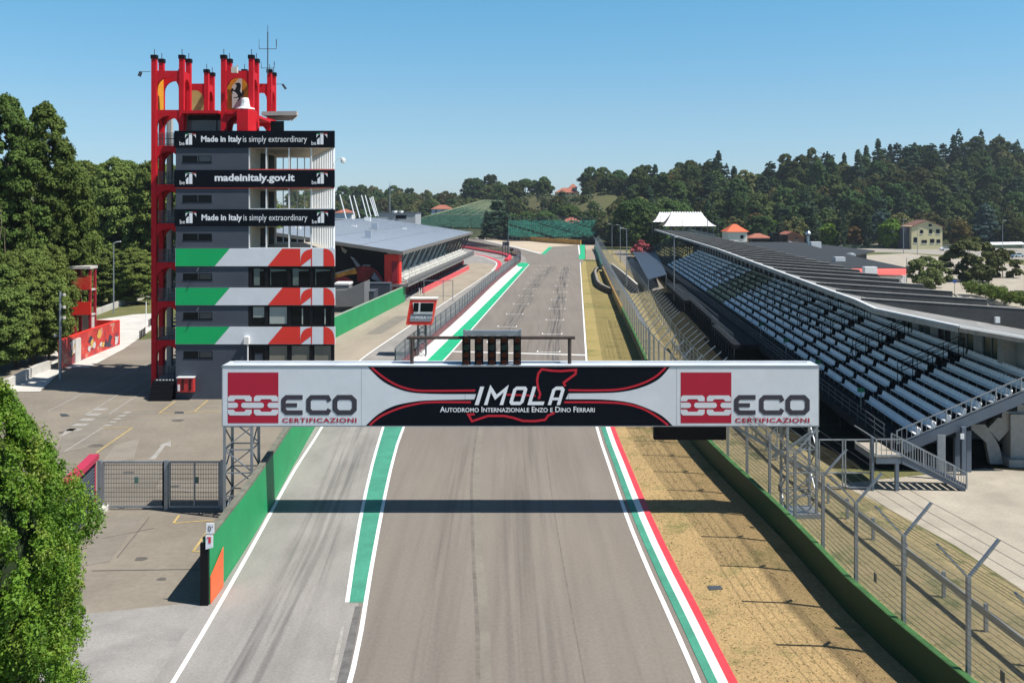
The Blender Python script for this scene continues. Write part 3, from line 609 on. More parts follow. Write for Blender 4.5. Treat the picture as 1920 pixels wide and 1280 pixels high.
b = MB(); wallstrip(b, offs(dens(WL, 2), -.02), .33, lambda y: 2.80 + .15 * min(1, (y - 40) / 20), 2.72); b.build('coping', mat('weathered_coping', (.14, .14, .11), .9, .3, 2), bw)
b = MB(); A = dens(WL, 1)[0:2]; A0, A1 = Vector((WL[0][0] + .015, WL[0][1])), Vector((WL[0][0] - .03, 42.6))
b.extr([(A0.x, A0.y, .02), (A1.x + .02, A1.y, .02), (A1.x + .02, A1.y, 1.75), (A0.x, A0.y, 1.15)], (.02, 0, 0)); b.build('orange_end_panel', M_orange, bw)
b = MB(); b.box(WL[0][0] - .36, 40.55, 0, WL[0][0] - .03, 40.7, 2.6); b.build('end_post', M_black, bw)
b = MB(); b.box(-12.72, 40.60, 3.0, -12.4, 40.64, 3.42); b.beam((-12.56, 40.66, 2.6), (-12.56, 40.66, 3.4), .05); sg = b.build('marker_sign', M_lett); tag(sg, 'upper white plate reading 0 on the near end of the green wall', 'sign')
b = MB(); put_text(b, '0', (0, 0, 1, 1), lambda x, y: (-12.65 + .13 * x, 40.59, 3.32 - .24 * y), bold=.01); b.build('lettering', M_anth, sg); b = MB(); put_text(b, 'A', (0, 0, 1, 1), lambda x, y: (-12.49 + .06 * x, 40.59, 3.33 - .09 * y), bold=.02); b.build('small_letter', M_anth, sg)
b = MB(); b.extr([(-12.72, 40.52, 2.36), (-12.42, 40.52, 2.44), (-12.42, 40.52, 2.93), (-12.72, 40.52, 2.93)], (0, .04, 0)); s2 = b.build('notice_sign', M_lett); tag(s2, 'white plate with a red mark, lower sign at the near end of the green wall', 'sign')
b = MB(); b.quad((-12.6, 40.51, 2.62), (-12.5, 40.51, 2.62), (-12.5, 40.51, 2.88), (-12.6, 40.51, 2.88)); b.quad((-12.66, 40.508, 2.82), (-12.6, 40.508, 2.82), (-12.6, 40.508, 2.88), (-12.66, 40.508, 2.88)); b.build('red_symbol', M_kred, s2)
FW = [(-24.6, 96), (-22.5, 124.8), (-19.0, 173.5)]
bw2 = thing('boundary_wall', (-21, 140, 0), 'green wall running from the race tower to the pit building', 'wall')
b = MB(); wallstrip(b, dens(FW, 4), .3, 2.66); b.build('wall_panel', M_wallg, bw2)
b = MB(); wallstrip(b, offs(dens(FW, 4), -.02), .36, 2.74, 2.66); b.build('coping', mat('pale_green_coping', (.25, .33, .25), .7, .1), bw2)
# ---------------- gate at the left
gy_ = 53.5
gd = thing('mesh_gate', (PXY(300, gy_), gy_, 0), 'grey steel mesh gate with two leaves closing the yard left of the gantry', 'gate')
M_mesh = wire_mat('gate_wire_mesh', (.15, .16, .17), .09, .026, .25, .03)
def net(name, quads, m, parent=None):
    """quads: list of (a,b,c,d, u0,u1,v0,v1)"""
    b = MB(); uv = []
    for a_, b_, c_, d_, u0, u1, v0, v1 in quads: b.quad(a_, b_, c_, d_); uv += [(u0, v0), (u1, v0), (u1, v1), (u0, v1)]
    return b.build(name, m, parent, uvs=uv)
b = MB()
for x in (187, 312, 417): b = MB(); b.beam((PXY(x, gy_), gy_, 0), (PXY(x, gy_), gy_, 2.72), .2); b.build('gate_post', M_steel, gd)
pass
for xa, xb in ((194, 306), (318, 411)):
    X0, X1 = PXY(xa, gy_), PXY(xb, gy_); b = MB()
    for z in (.18, 2.62): b.beam((X0, gy_, z), (X1, gy_, z), .09)
    for x in (X0, X1, (X0 + X1) / 2 if xa > 300 else X1): b.beam((x, gy_, .14), (x, gy_, 2.66), .08)
    lf = b.build('gate_leaf', M_steel, gd)
    net('wire_mesh', [((X0, gy_, .2), (X1, gy_, .2), (X1, gy_, 2.6), (X0, gy_, 2.6), X0, X1, 0, 2.4)], M_mesh, lf)
    b = MB(); xc = PXY(252 if xa < 300 else 365, gy_); b.box(xc, gy_ - .03, 1.45, xc + .22, gy_ + .03, 1.8); b.build('lock_plate', mat('plate_green', (.08, .16, .14), .5), lf)
b = MB(); b.box(PXY(185, gy_) - .3, gy_ - .8, 0, PXY(185, gy_) + .55, gy_ + .15, .28); b.box(PXY(178, gy_) - .9, gy_ - 2.4, 0, PXY(178, gy_) - .3, gy_ - .4, .15); b.build('concrete_base', M_side, gd)
lv = thing('louvred_fence', (PXY(150, 51), 50, 0), 'grey louvred screen with a red top beside the mesh gate', 'fence')
p0 = Vector((PXY(177, 53), 53, 0)); p1 = Vector((PXY(110, 46.5), 46.5, 0)); dd = (p1 - p0).normalized(); nn = Vector((-dd.y, dd.x, 0)) * .06
b = MB()
for k in range(15): z = .25 + k * .18; b.beam(p0 + Vector((0, 0, z)), p1 + Vector((0, 0, z)), .1, .07)
b.build('louvre', M_grey, lv)
b = MB(); b.beam(p0 + Vector((0, 0, 3.05)), p1 + Vector((0, 0, 3.05)), .5, .28); b.beam(p0, p0 + Vector((0, 0, 2.95)), .12); b.beam(p1, p1 + Vector((0, 0, 2.95)), .12)
b.build('top_rail', M_dred if False else mat('crimson_paint', (.42, .03, .07), .5, .05), lv)

# ================= RIGHT WALL, VERGE BARRIER, DEBRIS FENCE =================
rw = thing('track_wall', (14, 40, 0), 'low green concrete wall with debris fence along the right of the track', 'wall')
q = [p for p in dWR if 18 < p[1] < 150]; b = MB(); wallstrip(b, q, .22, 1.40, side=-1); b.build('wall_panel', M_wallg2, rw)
q2 = [p for p in dWR if 18 < p[1] < 150]; b = MB(); wallstrip(b, offs(q2, .02), .26, 1.44, 1.401, side=-1); b.build('coping', M_walltop, rw)
q = [p for p in dWR if p[1] >= 148 and p[1] < 262]; b = MB(); wallstrip(b, q, .3, 1.40, side=-1); b.build('yellow_wall_panel', mat('ochre_wall_paint', (.33, .2, .05), .6, .2, .4), rw)
q = [p for p in dWR if p[1] >= 258]; b = MB(); wallstrip(b, q, .9, 1.5, side=-1); b.build('far_wall_panel', mat('dark_teal_wall', (.04, .13, .10), .6, .1), rw)
# fence posts every 4 m, Y arms, wires
df = thing('debris_fence', (15, 40, 0), 'tall wire debris fence with Y shaped posts behind the low green wall', 'fence')
base = offs(dWR, -.42)
cum = [0]
for a_, c_ in zip(base, base[1:]): cum.append(cum[-1] + math.dist(a_, c_))
def at_s(s_):
    for i in range(len(base) - 1):
        if cum[i] <= s_ <= cum[i + 1]:
            t = (s_ - cum[i]) / (cum[i + 1] - cum[i]); return Vector((base[i][0] + t * (base[i + 1][0] - base[i][0]), base[i][1] + t * (base[i + 1][1] - base[i][1]), 0))
    return Vector((*base[-1], 0))
posts = []; s_ = 3.85
while s_ < cum[-1] - 2:
    posts.append(at_s(s_)); s_ += 4.05
FZ = 4.5
post_src = None
for i, p in enumerate(posts):
    a_ = posts[max(i - 1, 0)]; c_ = posts[min(i + 1, len(posts) - 1)]; t = (c_ - a_).normalized(); nr = Vector((t.y, -t.x, 0))
    if i < 98:
        if post_src is None:
            b = MB(); b.beam((0, 0, 0), (0, 0, FZ), .13); b.beam((0, 0, FZ - .06), (1.08, 0, FZ + 1.15), .12, .07); b.beam((0, 0, FZ - .06), (-1.08, 0, FZ + 1.08), .12, .07)
            o = b.build('post', M_steel, df, local=True); post_src = o
        else: o = post_src.copy(); col.objects.link(o); o.parent = df
        o.location = p - Vector(df.location); o.rotation_euler = (0, 0, math.atan2(nr.y, nr.x))
def along(off, z): # polyline offset from the posts
    out = []
    for i, p in enumerate(posts):
        a_ = posts[max(i - 1, 0)]; c_ = posts[min(i + 1, len(posts) - 1)]; t = (c_ - a_).normalized(); nr = Vector((t.y, -t.x, 0)); out.append(p + nr * off + Vector((0, 0, z)))
    return out
b = MB()
for off, z in [(-.08, 1.55 + .21 * k) for k in range(14)] + [(.25 * k + .1, FZ + .26 * k + .1) for k in range(1, 5)] + [(-.27 * k, FZ + .27 * k) for k in range(1, 5)]:
    q = along(off, z)
    for i in range(len(q) - 1):
        if i < 30: b.tube(q[i], q[i + 1], .011, 3)
b.build('wire', M_dsteel, df)
M_net = wire_mat('fence_net', (.34, .36, .38), .05, .0075, .08, .007)
M_net2 = wire_mat('dense_fence_net', (.50, .52, .54), .05, .0075, .08, .008)
M_net3 = wire_mat('overhang_fence_net', (.55, .57, .6), .05, .009, .07, .009)
q0, q1 = along(-.1, 1.45), along(-.1, FZ); q2 = along(-1.05, FZ + 1.05)
for nm, ra, mm in (('net', range(0, 22), M_net), ('net', range(22, len(posts) - 1), M_net2)):
    net(nm, [(q0[i], q0[i + 1], q1[i + 1], q1[i], i * 4, i * 4 + 4, 0, 3.4) for i in ra], mm, df)
net('overhang_net', [(q1[i], q1[i + 1], q2[i + 1], q2[i], i * 4, i * 4 + 4, 0, 1.5) for i in range(5, len(posts) - 1)], M_net3, df)
# tags on the fence
b = MB()
for i in (1, 3, 6):
    if i < len(q0): c_ = q0[i].lerp(q0[i + 1], .5); b.box(c_.x - .05, c_.y - .12, 2.0, c_.x - .02, c_.y + .12, 2.35)
b.build('fence_tag', M_dsteel, df)
# armco rail behind
AR = [(18.9, 24), (18.5, 35.2), (17.6, 54.7), (17.2, 64), (17.6, 90), (18.8, 115)]
ar = thing('guard_rail', (18, 45, 0), 'grey steel guard rail on short posts behind the debris fence', 'guard rail')
q = dens(AR, 3); b = MB()
for a_, c_ in zip(q, q[1:]): b.beam((*a_, .82), (*c_, .82), .07, .3); b.beam((a_[0] - .05, a_[1], .98), (c_[0] - .05, c_[1], .98), .05, .05)
b.build('rail', M_steel, ar)
p_ = None
for i, a_ in enumerate(dens(AR, 3)):
    if i > 32: break
    if p_ is None: b = MB(); b.beam((0, 0, 0), (0, 0, 1.1), .13); p_ = b.build('post', M_steel, ar, local=True); o = p_
    else: o = p_.copy(); col.objects.link(o); o.parent = ar
    o.location = Vector((a_[0] + .12, a_[1], 0)) - Vector(ar.location)
# second low fence with angled arms on the far side (between verge and stand)
f2 = thing('barbed_fence', (20, 120, 0), 'thin green wire fence with slanted arms below the grandstand', 'fence')
F2 = [(17.4, 64), (17.6, 80), (18.6, 98), (20.3, 125), (26.5, 200), (31, 262)]; q = dens(F2, 3.6); b = MB()
for (x, y) in q: b.beam((x, y, 0), (x, y, 2.3), .07); b.beam((x, y, 2.3), (x + 1.2, y, 3.3), .12, .05)
for z in (.6, 1.2, 1.8, 2.25):
    for a_, c_ in zip(q, q[1:]): b.tube((*a_, z), (*c_, z), .02, 3)
b.build('wire', M_steel, f2)
net('net', [((*a_, .1), (*c_, .1), (*c_, 2.25), (*a_, 2.25), i * 3.6, i * 3.6 + 3.6, 0, 2.2) for i, (a_, c_) in enumerate(zip(q, q[1:]))], wire_mat('green_net', (.05, .12, .08), .08, .012), f2)
# verge barrier bulge of stacked blocks
b = MB(); cq = dens([(22.9, 258), (21.2, 245), (19.7, 225), (18.6, 205), (19.4, 190), (20.4, 185)], 2)
wallstrip(b, cq, .8, 1.0, side=-1); vb = b.build('tyre_barrier', M_black); tag(vb, 'curved black barrier with a pale top on the grass verge', 'barrier')
b = MB(); wallstrip(b, offs(cq, .02), .5, 1.06, 1.0, side=-1); b.build('pale_top', M_conc, vb)

# ================= PIT WALL AND FENCE =================
pwt = thing('pit_wall', (-8, 150, 0), 'long pit wall with grey railing panels between the pit lane and the track', 'wall')
loop = dens([(-11.3, 96), (-11.25, 104), (-7.9, 150), (-3.6, 220), (1.15, 284)], 4) + dens([(2.5, 300), (2.9, 322), (.5, 345), (-8, 375), (-24, 430)], 4)
b = MB(); wallstrip(b, loop, .3, .6); b.build('wall_panel', mat('dark_red_wall', (.13, .045, .05), .7, .3, .8), pwt)
b = MB(); fz0, fz1 = .6, 2.6
ql = loop[::1]
for i, (x, y) in enumerate(ql):
    if i % 1 == 0: b.beam((x - .15, y, fz0), (x - .15, y, fz1), .09)
for a_, c_ in zip(ql, ql[1:]):
    for z in (fz1, 1.9): b.beam((a_[0] - .15, a_[1], z), (c_[0] - .15, c_[1], z), .06)
b.build('railing', M_dsteel, pwt)
net('net', [((a_[0] - .15, a_[1], fz0), (c_[0] - .15, c_[1], fz0), (c_[0] - .15, c_[1], fz1), (a_[0] - .15, a_[1], fz1), 4 * i, 4 * i + 4, 0, 2) for i, (a_, c_) in enumerate(zip(ql, ql[1:]))], wire_mat('pit_net', (.13, .14, .17), .05, .018), pwt)
b = MB(); rb = dens([(-5, 372), (-1.5, 352), (-.2, 335), (-.8, 316), (-3.2, 305)][::-1], 4)
rb = dens([(-24.8, 425), (-9.5, 372), (-2.2, 344), (-.1, 322), (-1.2, 304)][::-1], 4); wallstrip(b, rb, 1.2, .8); tag(b.build('crash_barrier', M_kred), 'long red barrier inside the bend of the pit exit', 'barrier')
sheet('red_kerb', M_kred, .03, strips=[(offs(dens([G(929, 508), G(936, 496), G(930, 488), G(905, 479), G(886, 475.5)], 4), .35), offs(dens([G(929, 508), G(936, 496), G(930, 488), G(905, 479), G(886, 475.5)], 4), -.75))])
sheet('white_line', M_white, .031, strips=[band([G(922, 508), G(931, 496), G(925, 489), G(900, 480.5), G(885, 477.5)], .25)])
# orange wall and dark fence at the far bend
b = MB(); ow = [G(1090, 459.2), G(1030, 455.5), G(978, 450.5)]; wallstrip(b, ow, .6, 2.2); tag(b.build('barrier_wall', mat('ochre_barrier', (.42, .22, .04), .7, .25, .3)), 'orange and yellow barrier wall below the far green grandstand', 'barrier')
b = MB(); ow = [G(978, 450.4), G(925, 447), G(868, 441.5), G(790, 434)]; wallstrip(b, ow, .6, 1.6)
tag(b.build('barrier_wall', mat('dark_green_barrier', (.03, .06, .045), .7, .2)), 'dark green barrier wall on the outside of the far bend', 'barrier')
ff = thing('catch_fence', (-20, 520, 0), 'grey catch fence above the dark green barrier at the far bend', 'fence')
net('net', [((*ow[i], 1.5), (*ow[i + 1], 1.5), (*ow[i + 1], 5), (*ow[i], 5), 30 * i, 30 * i + 30, 0, 3) for i in range(3)], wire_mat('far_net', (.15, .16, .17), .4, .13), ff)
b = MB()
for p_a, p_b in zip(ow, ow[1:]):
    for k in range(12):
        x = p_a[0] + (p_b[0] - p_a[0]) * k / 12; y = p_a[1] + (p_b[1] - p_a[1]) * k / 12; b.beam((x, y, 1), (x, y, 5.2), .2); b.beam((x, y, 5), (x + 1.2, y, 6), .15)
b.build('post', M_steel, ff)

# ================= CONTROL BOOTH =================
by = 108.5; bt = thing('control_booth', (PXY(789, by), by, 0), 'red IMOLA control booth with slanted windows raised on a lattice column', 'booth')
def BP(x, y, o=0): return P(x, y, by + o)
zb_, zt_ = BP(0, 609)[2], BP(0, 560)[2]
fr = [BP(761, 609), BP(809, 609), BP(818, 561), BP(769, 561)]
b = MB(); b.extr(fr, (0, 2.3, 0)); body = b.build('booth_body', M_signr, bt)
b = MB(); b.extr([Vector(BP(x, y)) + Vector((0, -.1, 0)) for x, y in ((776, 588), (811, 588), (814, 567), (774, 567))], (0, .09, 0)); b.build('window_frame', M_whitem, body)
for q_ in (((774.8, 584), (784.5, 584), (785.6, 567.5), (776.4, 567.5)), ((788, 584), (811.5, 584), (814, 567.5), (789, 567.5))):
    b = MB(); b.extr([Vector(BP(x, y)) + Vector((0, -.13, 0)) for x, y in q_], (0, .025, 0)); b.build('window', M_glass, bt)
b = MB(); b.extr([Vector(BP(x, y)) + Vector((0, -.05, 0)) for x, y in ((768, 602.5), (808, 602.5), (811.5, 588), (771, 588))], (0, .045, 0)); pn = b.build('name_panel', mat('grey_panel', (.22, .24, .28), .5, .05), bt)
b = MB(); tfb = lambda x, y: tuple(Vector(BP(x + (598 - y) * .25, y)) + Vector((0, -.07, 0)))
put_text(b, 'IMOLA', (778, 592.6, 798, 597.6), tfb, bold=.02)
for x0, x1 in ((768, 777), (800, 811)):
    b.quad(tfb(x0, 595.6), tfb(x1, 595.6), tfb(x1, 594.6), tfb(x0, 594.6))
b.build('lettering', M_lett, pn)
b = MB(); b.extr([Vector(BP(x, y)) + Vector((0, -.06, 0)) for x, y in ((766.5, 561.8), (819.5, 561.8), (820, 559.4), (767.5, 559.4))], (0, 2.6, 0)); b.build('roof', M_side, bt)
b = lattice(PXY(782, by), PXY(797, by), by + .6, by + 1.5, zb_, .12); b.build('lattice_column', M_dsteel, bt)
# thin boom gate behind the booth
b = MB(); yb_ = 175
b.beam((PXY(760, yb_), yb_, 3.6), (PXY(850, yb_), yb_, 3.6), .1); b.beam((PXY(760, yb_), yb_, .8), (PXY(850, yb_), yb_, .8), .08)
for x in (761, 795, 831, 849): b.beam((PXY(x, yb_), yb_, 0), (PXY(x, yb_), yb_, 3.6), .12)
tag(b.build('pit_gate_frame', M_steel), 'thin steel pipe gate across the pit lane behind the booth', 'gate')
# ================= RACE CONTROL TOWER =================
TY = 84.5
def TP(x, y, o=0): return P(x, y, TY - o)
def TX(x): return PXY(x, TY)
def TZ(y): return P(0, y, TY)[2]
tw = thing('control_tower', (-24, 90, 0), 'tall grey and red race control tower with tricolour and black banners', 'tower')
FL = [TZ(y) for y in (277, 351.3, 424, 499, 572, 645, 760)]     # undersides of the sign bands (top to bottom); last = ground
x0, x1, x2 = TX(329.5), TX(466), TX(626)
b = MB(); zr = TZ(247); b.box(x0, TY, 0, x1, TY + 9.5, zr); b.build('wall', M_grey, tw)
# right part: lower solid storeys as glazing, upper ones open
sp = [(x1, TY), (x2, TY), (-20.9, 102), (-24.8, 102), (-24.8, TY + 9.5), (x1, TY + 9.5)]
sp_in = [(x1 + .002, TY + .06), (x2 - .1, TY + .06), (-20.98, 101.9), (-24.7, 101.9), (-24.7, TY + 9.6), (x1 + .002, TY + 9.6)]
bands = [(245.5, 277), (319, 351.3), (392.5, 424), (466, 499), (539.5, 572), (612.5, 645)]
for i, (ya, yb) in enumerate(bands):
    b = MB(); b.prism(sp_in, TZ(yb) + .02, TZ(ya) - .04 if i else TZ(ya) - .3); b.build('floor_slab', M_beigew, tw)
b = MB(); b.box(x1 + .004, TY + .05, TZ(466), x1 + .06, TY + 9.5, TZ(277) + .04)
b.build('core_wall', M_beigew, tw)
for ya, yb in ((277, 319), (351.3, 392.5), (424, 466)):
    for ya_, yb_ in ((88.3, 90.5), (91.3, 93.2)): b = MB(); b.box(x1 + .06, ya_, TZ(yb) + .05, x1 + .12, yb_, TZ(ya) - .25); b.build('core_door', M_black, tw)
# upper storeys: white posts, back mullions, white fins on the slanted side
prevp = None
for (ya, yb) in ((277, 319), (351.3, 392.5), (424, 466)):
    za, zb_ = TZ(yb) - .04, TZ(ya) + .02
    for x in (466.5, 499, 541.5, 583.5):
        b = MB(); b.beam((TX(x), TY + .1, za), (TX(x), TY + .1, zb_), .11); b.build('post', M_whitem, tw)
    b = MB(); b.beam((TX(466.5), TY + .08, za + .06), (x2, TY + .08, za + .06), .08, .12); b.build('floor_rail', M_whitem, tw)
    b = MB()
    for k in range(6): x = -24.6 + k * .74; b.beam((x, 101.8, za), (x, 101.8, zb_), .09)
    b.build('rear_mullion', M_whitem, tw)
    for k in range(14):
        t = k / 13; x = x2 - .05 + (-20.95 - x2 + .05) * t; y = TY + .15 + (101.8 - TY - .15) * t
        if prevp is None:
            b = MB(); b.box(-.05, -.16, 0, .05, .16, zb_ - za); prevp = b.build('fin', M_whitem, tw, local=True); o = prevp
        else: o = prevp.copy(); col.objects.link(o); o.parent = tw
        o.location = Vector((x, y, za)) - Vector(tw.location); o.rotation_euler = (0, 0, R(-17))
# lower storeys: glazing bays
wcol = [mat('pale_blind', (.33, .36, .33), .6, .1), mat('beige_blind', (.20, .18, .14), .6, .1)]
for j, (ya, yb) in enumerate(((499, 539.5), (572, 612.5), (645, 688))):
    b = MB(); zt, zb_ = TZ(ya), TZ(yb); b.prism([(x1 + .003, TY + .25), (x2 - .25, TY + .25), (-21.1, 101.7), (-24.6, 101.7), (-24.6, TY + 9.6), (x1 + .003, TY + 9.6)], zb_ - .03, zt + .03)
    b.build('storey_body', M_grey2, tw)
    b = MB(); b.box(TX(467), TY + .02, zb_ - .02, x2, TY + .1, zb_ + .12); b.box(TX(467), TY + .02, zt - .14, x2, TY + .1, zt + .01)
    for x in (469, 500, 542.5, 584, 624): b.box(TX(x) - .16, TY + .0, zb_, TX(x) + .12, TY + .16, zt)
    b.build('window_mullion', M_black, tw)
    for k, (xa, xb) in enumerate(((473, 496), (504, 538.5), (546, 580.5), (588.5, 621))):
        b = MB(); X0, X1 = TX(xa), TX(xb); b.box(X0, TY + .10, zb_ + .12, X1, TY + .13, zt - .12); wn = b.build('window', M_glass, tw)
        b = MB()
        if j == 0: b.extr([(X0 + .1, TY + .095, zt - .25), (X1 - .1, TY + .095, zt - .3), (X1 - .1, TY + .095, zt - .4), (X0 + .1, TY + .095, zt - .5)], (0, .004, 0)); mm = mat('grey_green_blind', (.10, .13, .12), .4, .2); b.box(X0 + .12, TY + .092, zb_ + .2, X0 + .12 + .45 * (k in (0, 2)) + .05, TY + .099, zt - .2)
        elif j == 1 and k in (0, 1): b.box(X0 + .05, TY + .09, zb_ + (.8 if k == 0 else .25), X1 - .05, TY + .098, zt - .16); mm = wcol[0]
        elif j == 1: b.box(X0 + .9, TY + .09, zb_ + .2, X0 + 1.0, TY + .098, zt - .3); mm = wcol[0]
        elif k: b.box(X0 + .03, TY + .09, zb_ + .16, X1 - .03, TY + .098, zt - .16); mm = wcol[1]
        else: b.box(X0 + .2, TY + .09, zb_ + .1, X0 + .9, TY + .098, zb_ + 1.2); mm = M_grey2
        b.build('blind', mm, wn)
b = MB(); b.prism([(x1 + .003, TY + .12), (x2 - .1, TY + .12), (-21.0, 101.8), (-24.6, 101.8), (-24.6, TY + 9.6), (x1 + .003, TY + 9.6)], 0, TZ(688) - .03); b.build('ground_storey', M_grey2, tw)
b = MB(); b.tube((TX(465), TY - .08, 0), (TX(465), TY - .08, TZ(632)), .06, 6); b.build('drain_pipe', M_whitem, tw)
b = MB(); b.box(TX(460), TY - .5, TZ(644), TX(469), TY - .1, TZ(630)); b.build('siren_box', M_whitew, tw)
# strip windows in the grey wall
for i, (ya, yb) in enumerate(((292, 304), (366, 378), (438, 450), (512.5, 524.5), (585.5, 598), (658, 671))):
    xa = 342 + .4 * i; b = MB(); b.box(TX(xa - .7), TY - .03, TZ(yb + 1.4), TX(xa + 55.5), TY + .02, TZ(yb + .1)); b.box(TX(xa), TY - .004, TZ(yb), TX(xa + 54.5), TY + .06, TZ(ya))
    wn = b.build('strip_window', M_glass, tw)
    b = MB(); b.box(TX(xa + 28), TY - .012, TZ(yb - .5), TX(xa + 29.2), TY - .003, TZ(ya + .5)); b.build('mullion', M_grey, wn)
    if i in (0, 3, 4, 5): b = MB(); b.box(TX(xa + 31), TY - .010, TZ(yb - 1), TX(xa + 53), TY - .003, TZ(ya + 1)); b.build('pane', mat('lighter_pane', (.03, .04, .05), .1), wn)
for y in (502, 576):
    b = MB(); b.beam((TX(374), TY, TZ(y)), (TX(374), TY - .35, TZ(y - .5)), .05); b.beam((TX(374), TY - .35, TZ(y - .3)), (TX(372), TY - .45, TZ(y + 6)), .1); b.build('spotlight', M_grey2, tw)
# sign bands
def it_logo(b, x, y, s_, tf, bw_, bg_, br_):
    """the 'be IT' emblem: two white bars and curved shoulders with a thin tricolour bar on top; x,y = top-left px, s_ = px size 20"""
    k = s_ / 20.0; t = lambda u, v: tf(x + u * k, y + v * k)
    q = lambda bb, pts: bb.poly([t(u, v) for u, v in pts])
    q(bw_, [(1, 21), (6, 21), (6, 7.5), (1, 12)]); q(bw_, [(7, 21), (13, 21), (13, 2), (7, 2)])
    q(bw_, [(0, 9), (0, 2.2), (5.5, 2.2), (2.2, 4.2)][::-1]); q(bw_, [(14.5, 2.2), (20, 2.2), (20, 9), (18, 4.8)])
    q(bg_, [(0, .9), (6, .9), (6, 0), (0, 0)]); q(bw_, [(6.2, .9), (13, .9), (13, 0), (6.2, 0)]); q(br_, [(13.2, .9), (20, .9), (20, 0), (13.2, 0)])
for i in range(3):
    ya, yb = bands[i]; e = .4 * i
    b = MB(); b.box(TX(327.5 + e), TY - .1, TZ(yb), TX(626.3 + .3 * i), TY - .002, TZ(ya)); b.extr([(x2 + .02, TY - .1, TZ(yb)), (-20.85, 102.0, TZ(yb)), (-20.85, 102, TZ(ya)), (x2 + .02, TY - .1, TZ(ya))], (.08, .03, 0))
    sg = b.build('sign_band', M_signk, tw)
    tf = lambda x, y: P(x, y, TY - .115); bw_, bg_, br_ = MB(), MB(), MB()
    it_logo(None, 347.2 + e, ya + 5, 20, tf, bw_, bg_, br_); it_logo(None, 593.5 + e * 1.5, ya + 4.5, 20, tf, bw_, bg_, br_)
    put_text(bw_, 'be', (336.5 + e, ya + 19.5, 346 + e, ya + 27), tf, bold=.004); put_text(bw_, 'be', (584 + e * 1.5, ya + 19, 593 + e * 1.5, ya + 26.5), tf, bold=.004)
    if i == 1: put_text(bw_, 'madeinitaly.gov.it', (402.5, ya + 7, 552.5, ya + 25), tf, bold=.035)
    else:
        put_text(bw_, 'Made in Italy', (377 + e, ya + 9.5, 453 + e, ya + 24.2), tf, bold=.03); put_text(bw_, 'is simply extraordinary', (455.5 + e, ya + 9.5, 575.5 + e, ya + 24.6), tf, bold=0)
    bw_.build('lettering', M_lett, sg); bg_.build('green_mark', M_signg, sg); br_.build('red_mark', M_signr, sg)
b = MB()
for y in (317.8, 352.6): b.box(TX(467 if y < 340 else 329), TY - .06, TZ(y + .8), TX(627), TY - .01, TZ(y - .8))
b.build('red_trim', M_signr, tw)
for i in range(3, 6):
    ya, yb = bands[i]; xl, xr = 329.3, 628.0 + .2 * (i - 3)
    b = MB(); b.box(TX(xl), TY - .1, TZ(yb), TX(xr), TY - .002, TZ(ya)); b.extr([(TX(xr), TY - .1, TZ(yb)), (-20.85, 102.0, TZ(yb)), (-20.85, 102, TZ(ya)), (TX(xr), TY - .1, TZ(ya))], (.03, .03, 0)); sg = b.build('tricolour_banner', M_signw, tw)
    tf = lambda x, y: P(x, y, TY - .112); h_ = yb - ya
    b = MB(); b.poly([tf(xl, yb), tf(402.3, yb), tf(430.5, ya), tf(xl, ya)]); b.build('green_field', M_signg, sg)
    b = MB()
    def pp(pts):
        q_ = MB(); q_.poly([tf(x, ya + y * h_ / 33.0) for x, y in pts]); q_.build('red_field', M_signr, sg)
    pp([(502, 33), (563.5, 33), (580.5, 20.5), (580.5, 33.0), (583.2, 33), (583.2, 0), (529, 0)]) if False else None
    # red field left of the emblem stem, built from non-overlapping pieces
    arc = [(564 + 19 * (1 - math.cos(t)), 19.5 - 18 * math.sin(t)) for t in [math.pi / 2 * k / 6 for k in range(7)]]
    pp([(502, 33), (563.5, 33), (563.8, 33), (563, 19.5), (563, 0), (529.5, 0)])
    pp([(563.0, 0.0), (563.2, 0.0), (563.2, .05)]) if False else None
    pp([(563.5, 33), (583.2, 17.8), (583.2, 1.5)] + arc[::-1][1:] )
    # stem outline and right shoulder
    pp([(583.2, 33), (585.2, 33), (585.2, 0), (583.2, 0)])
    arc2 = [(608 + 18.5 * math.sin(t), 19.5 - 19.5 * math.cos(t)) for t in [math.pi / 2 * k / 6 for k in range(7)]]
    pp([(606.6, 33), (627.6, 33), (627.6, 21), (626.5, 19.5)] + arc2[::-1][1:] + [(606.6, 0)])
# fire equipment cabinet
b = MB(); b.box(TX(336), TY - .5, TZ(733), TX(366), TY - .004, TZ(707)); fc = b.build('fire_cabinet', mat('cabinet_red', (.45, .03, .03), .5, .1)); tag(fc, 'red fire equipment cabinet on the foot of the grey tower wall', 'cabinet')
b = MB()
for x in (344, 358):
    for k in range(5): b.box(TX(x), TY - .54, TZ(728 - 4 * k), TX(x + 4.5), TY - .502, TZ(725.6 - 4 * k))
b.build('shelf', M_black, fc); b = MB(); b.box(TX(337), TY - .53, TZ(731), TX(341), TY - .502, TZ(719)); b.build('white_plate', M_whitem, fc)
b = MB(); b.box(TX(335), TY - .6, TZ(706.5), TX(367), TY - .002, TZ(705)); b.build('cabinet_roof', M_whitem, fc)

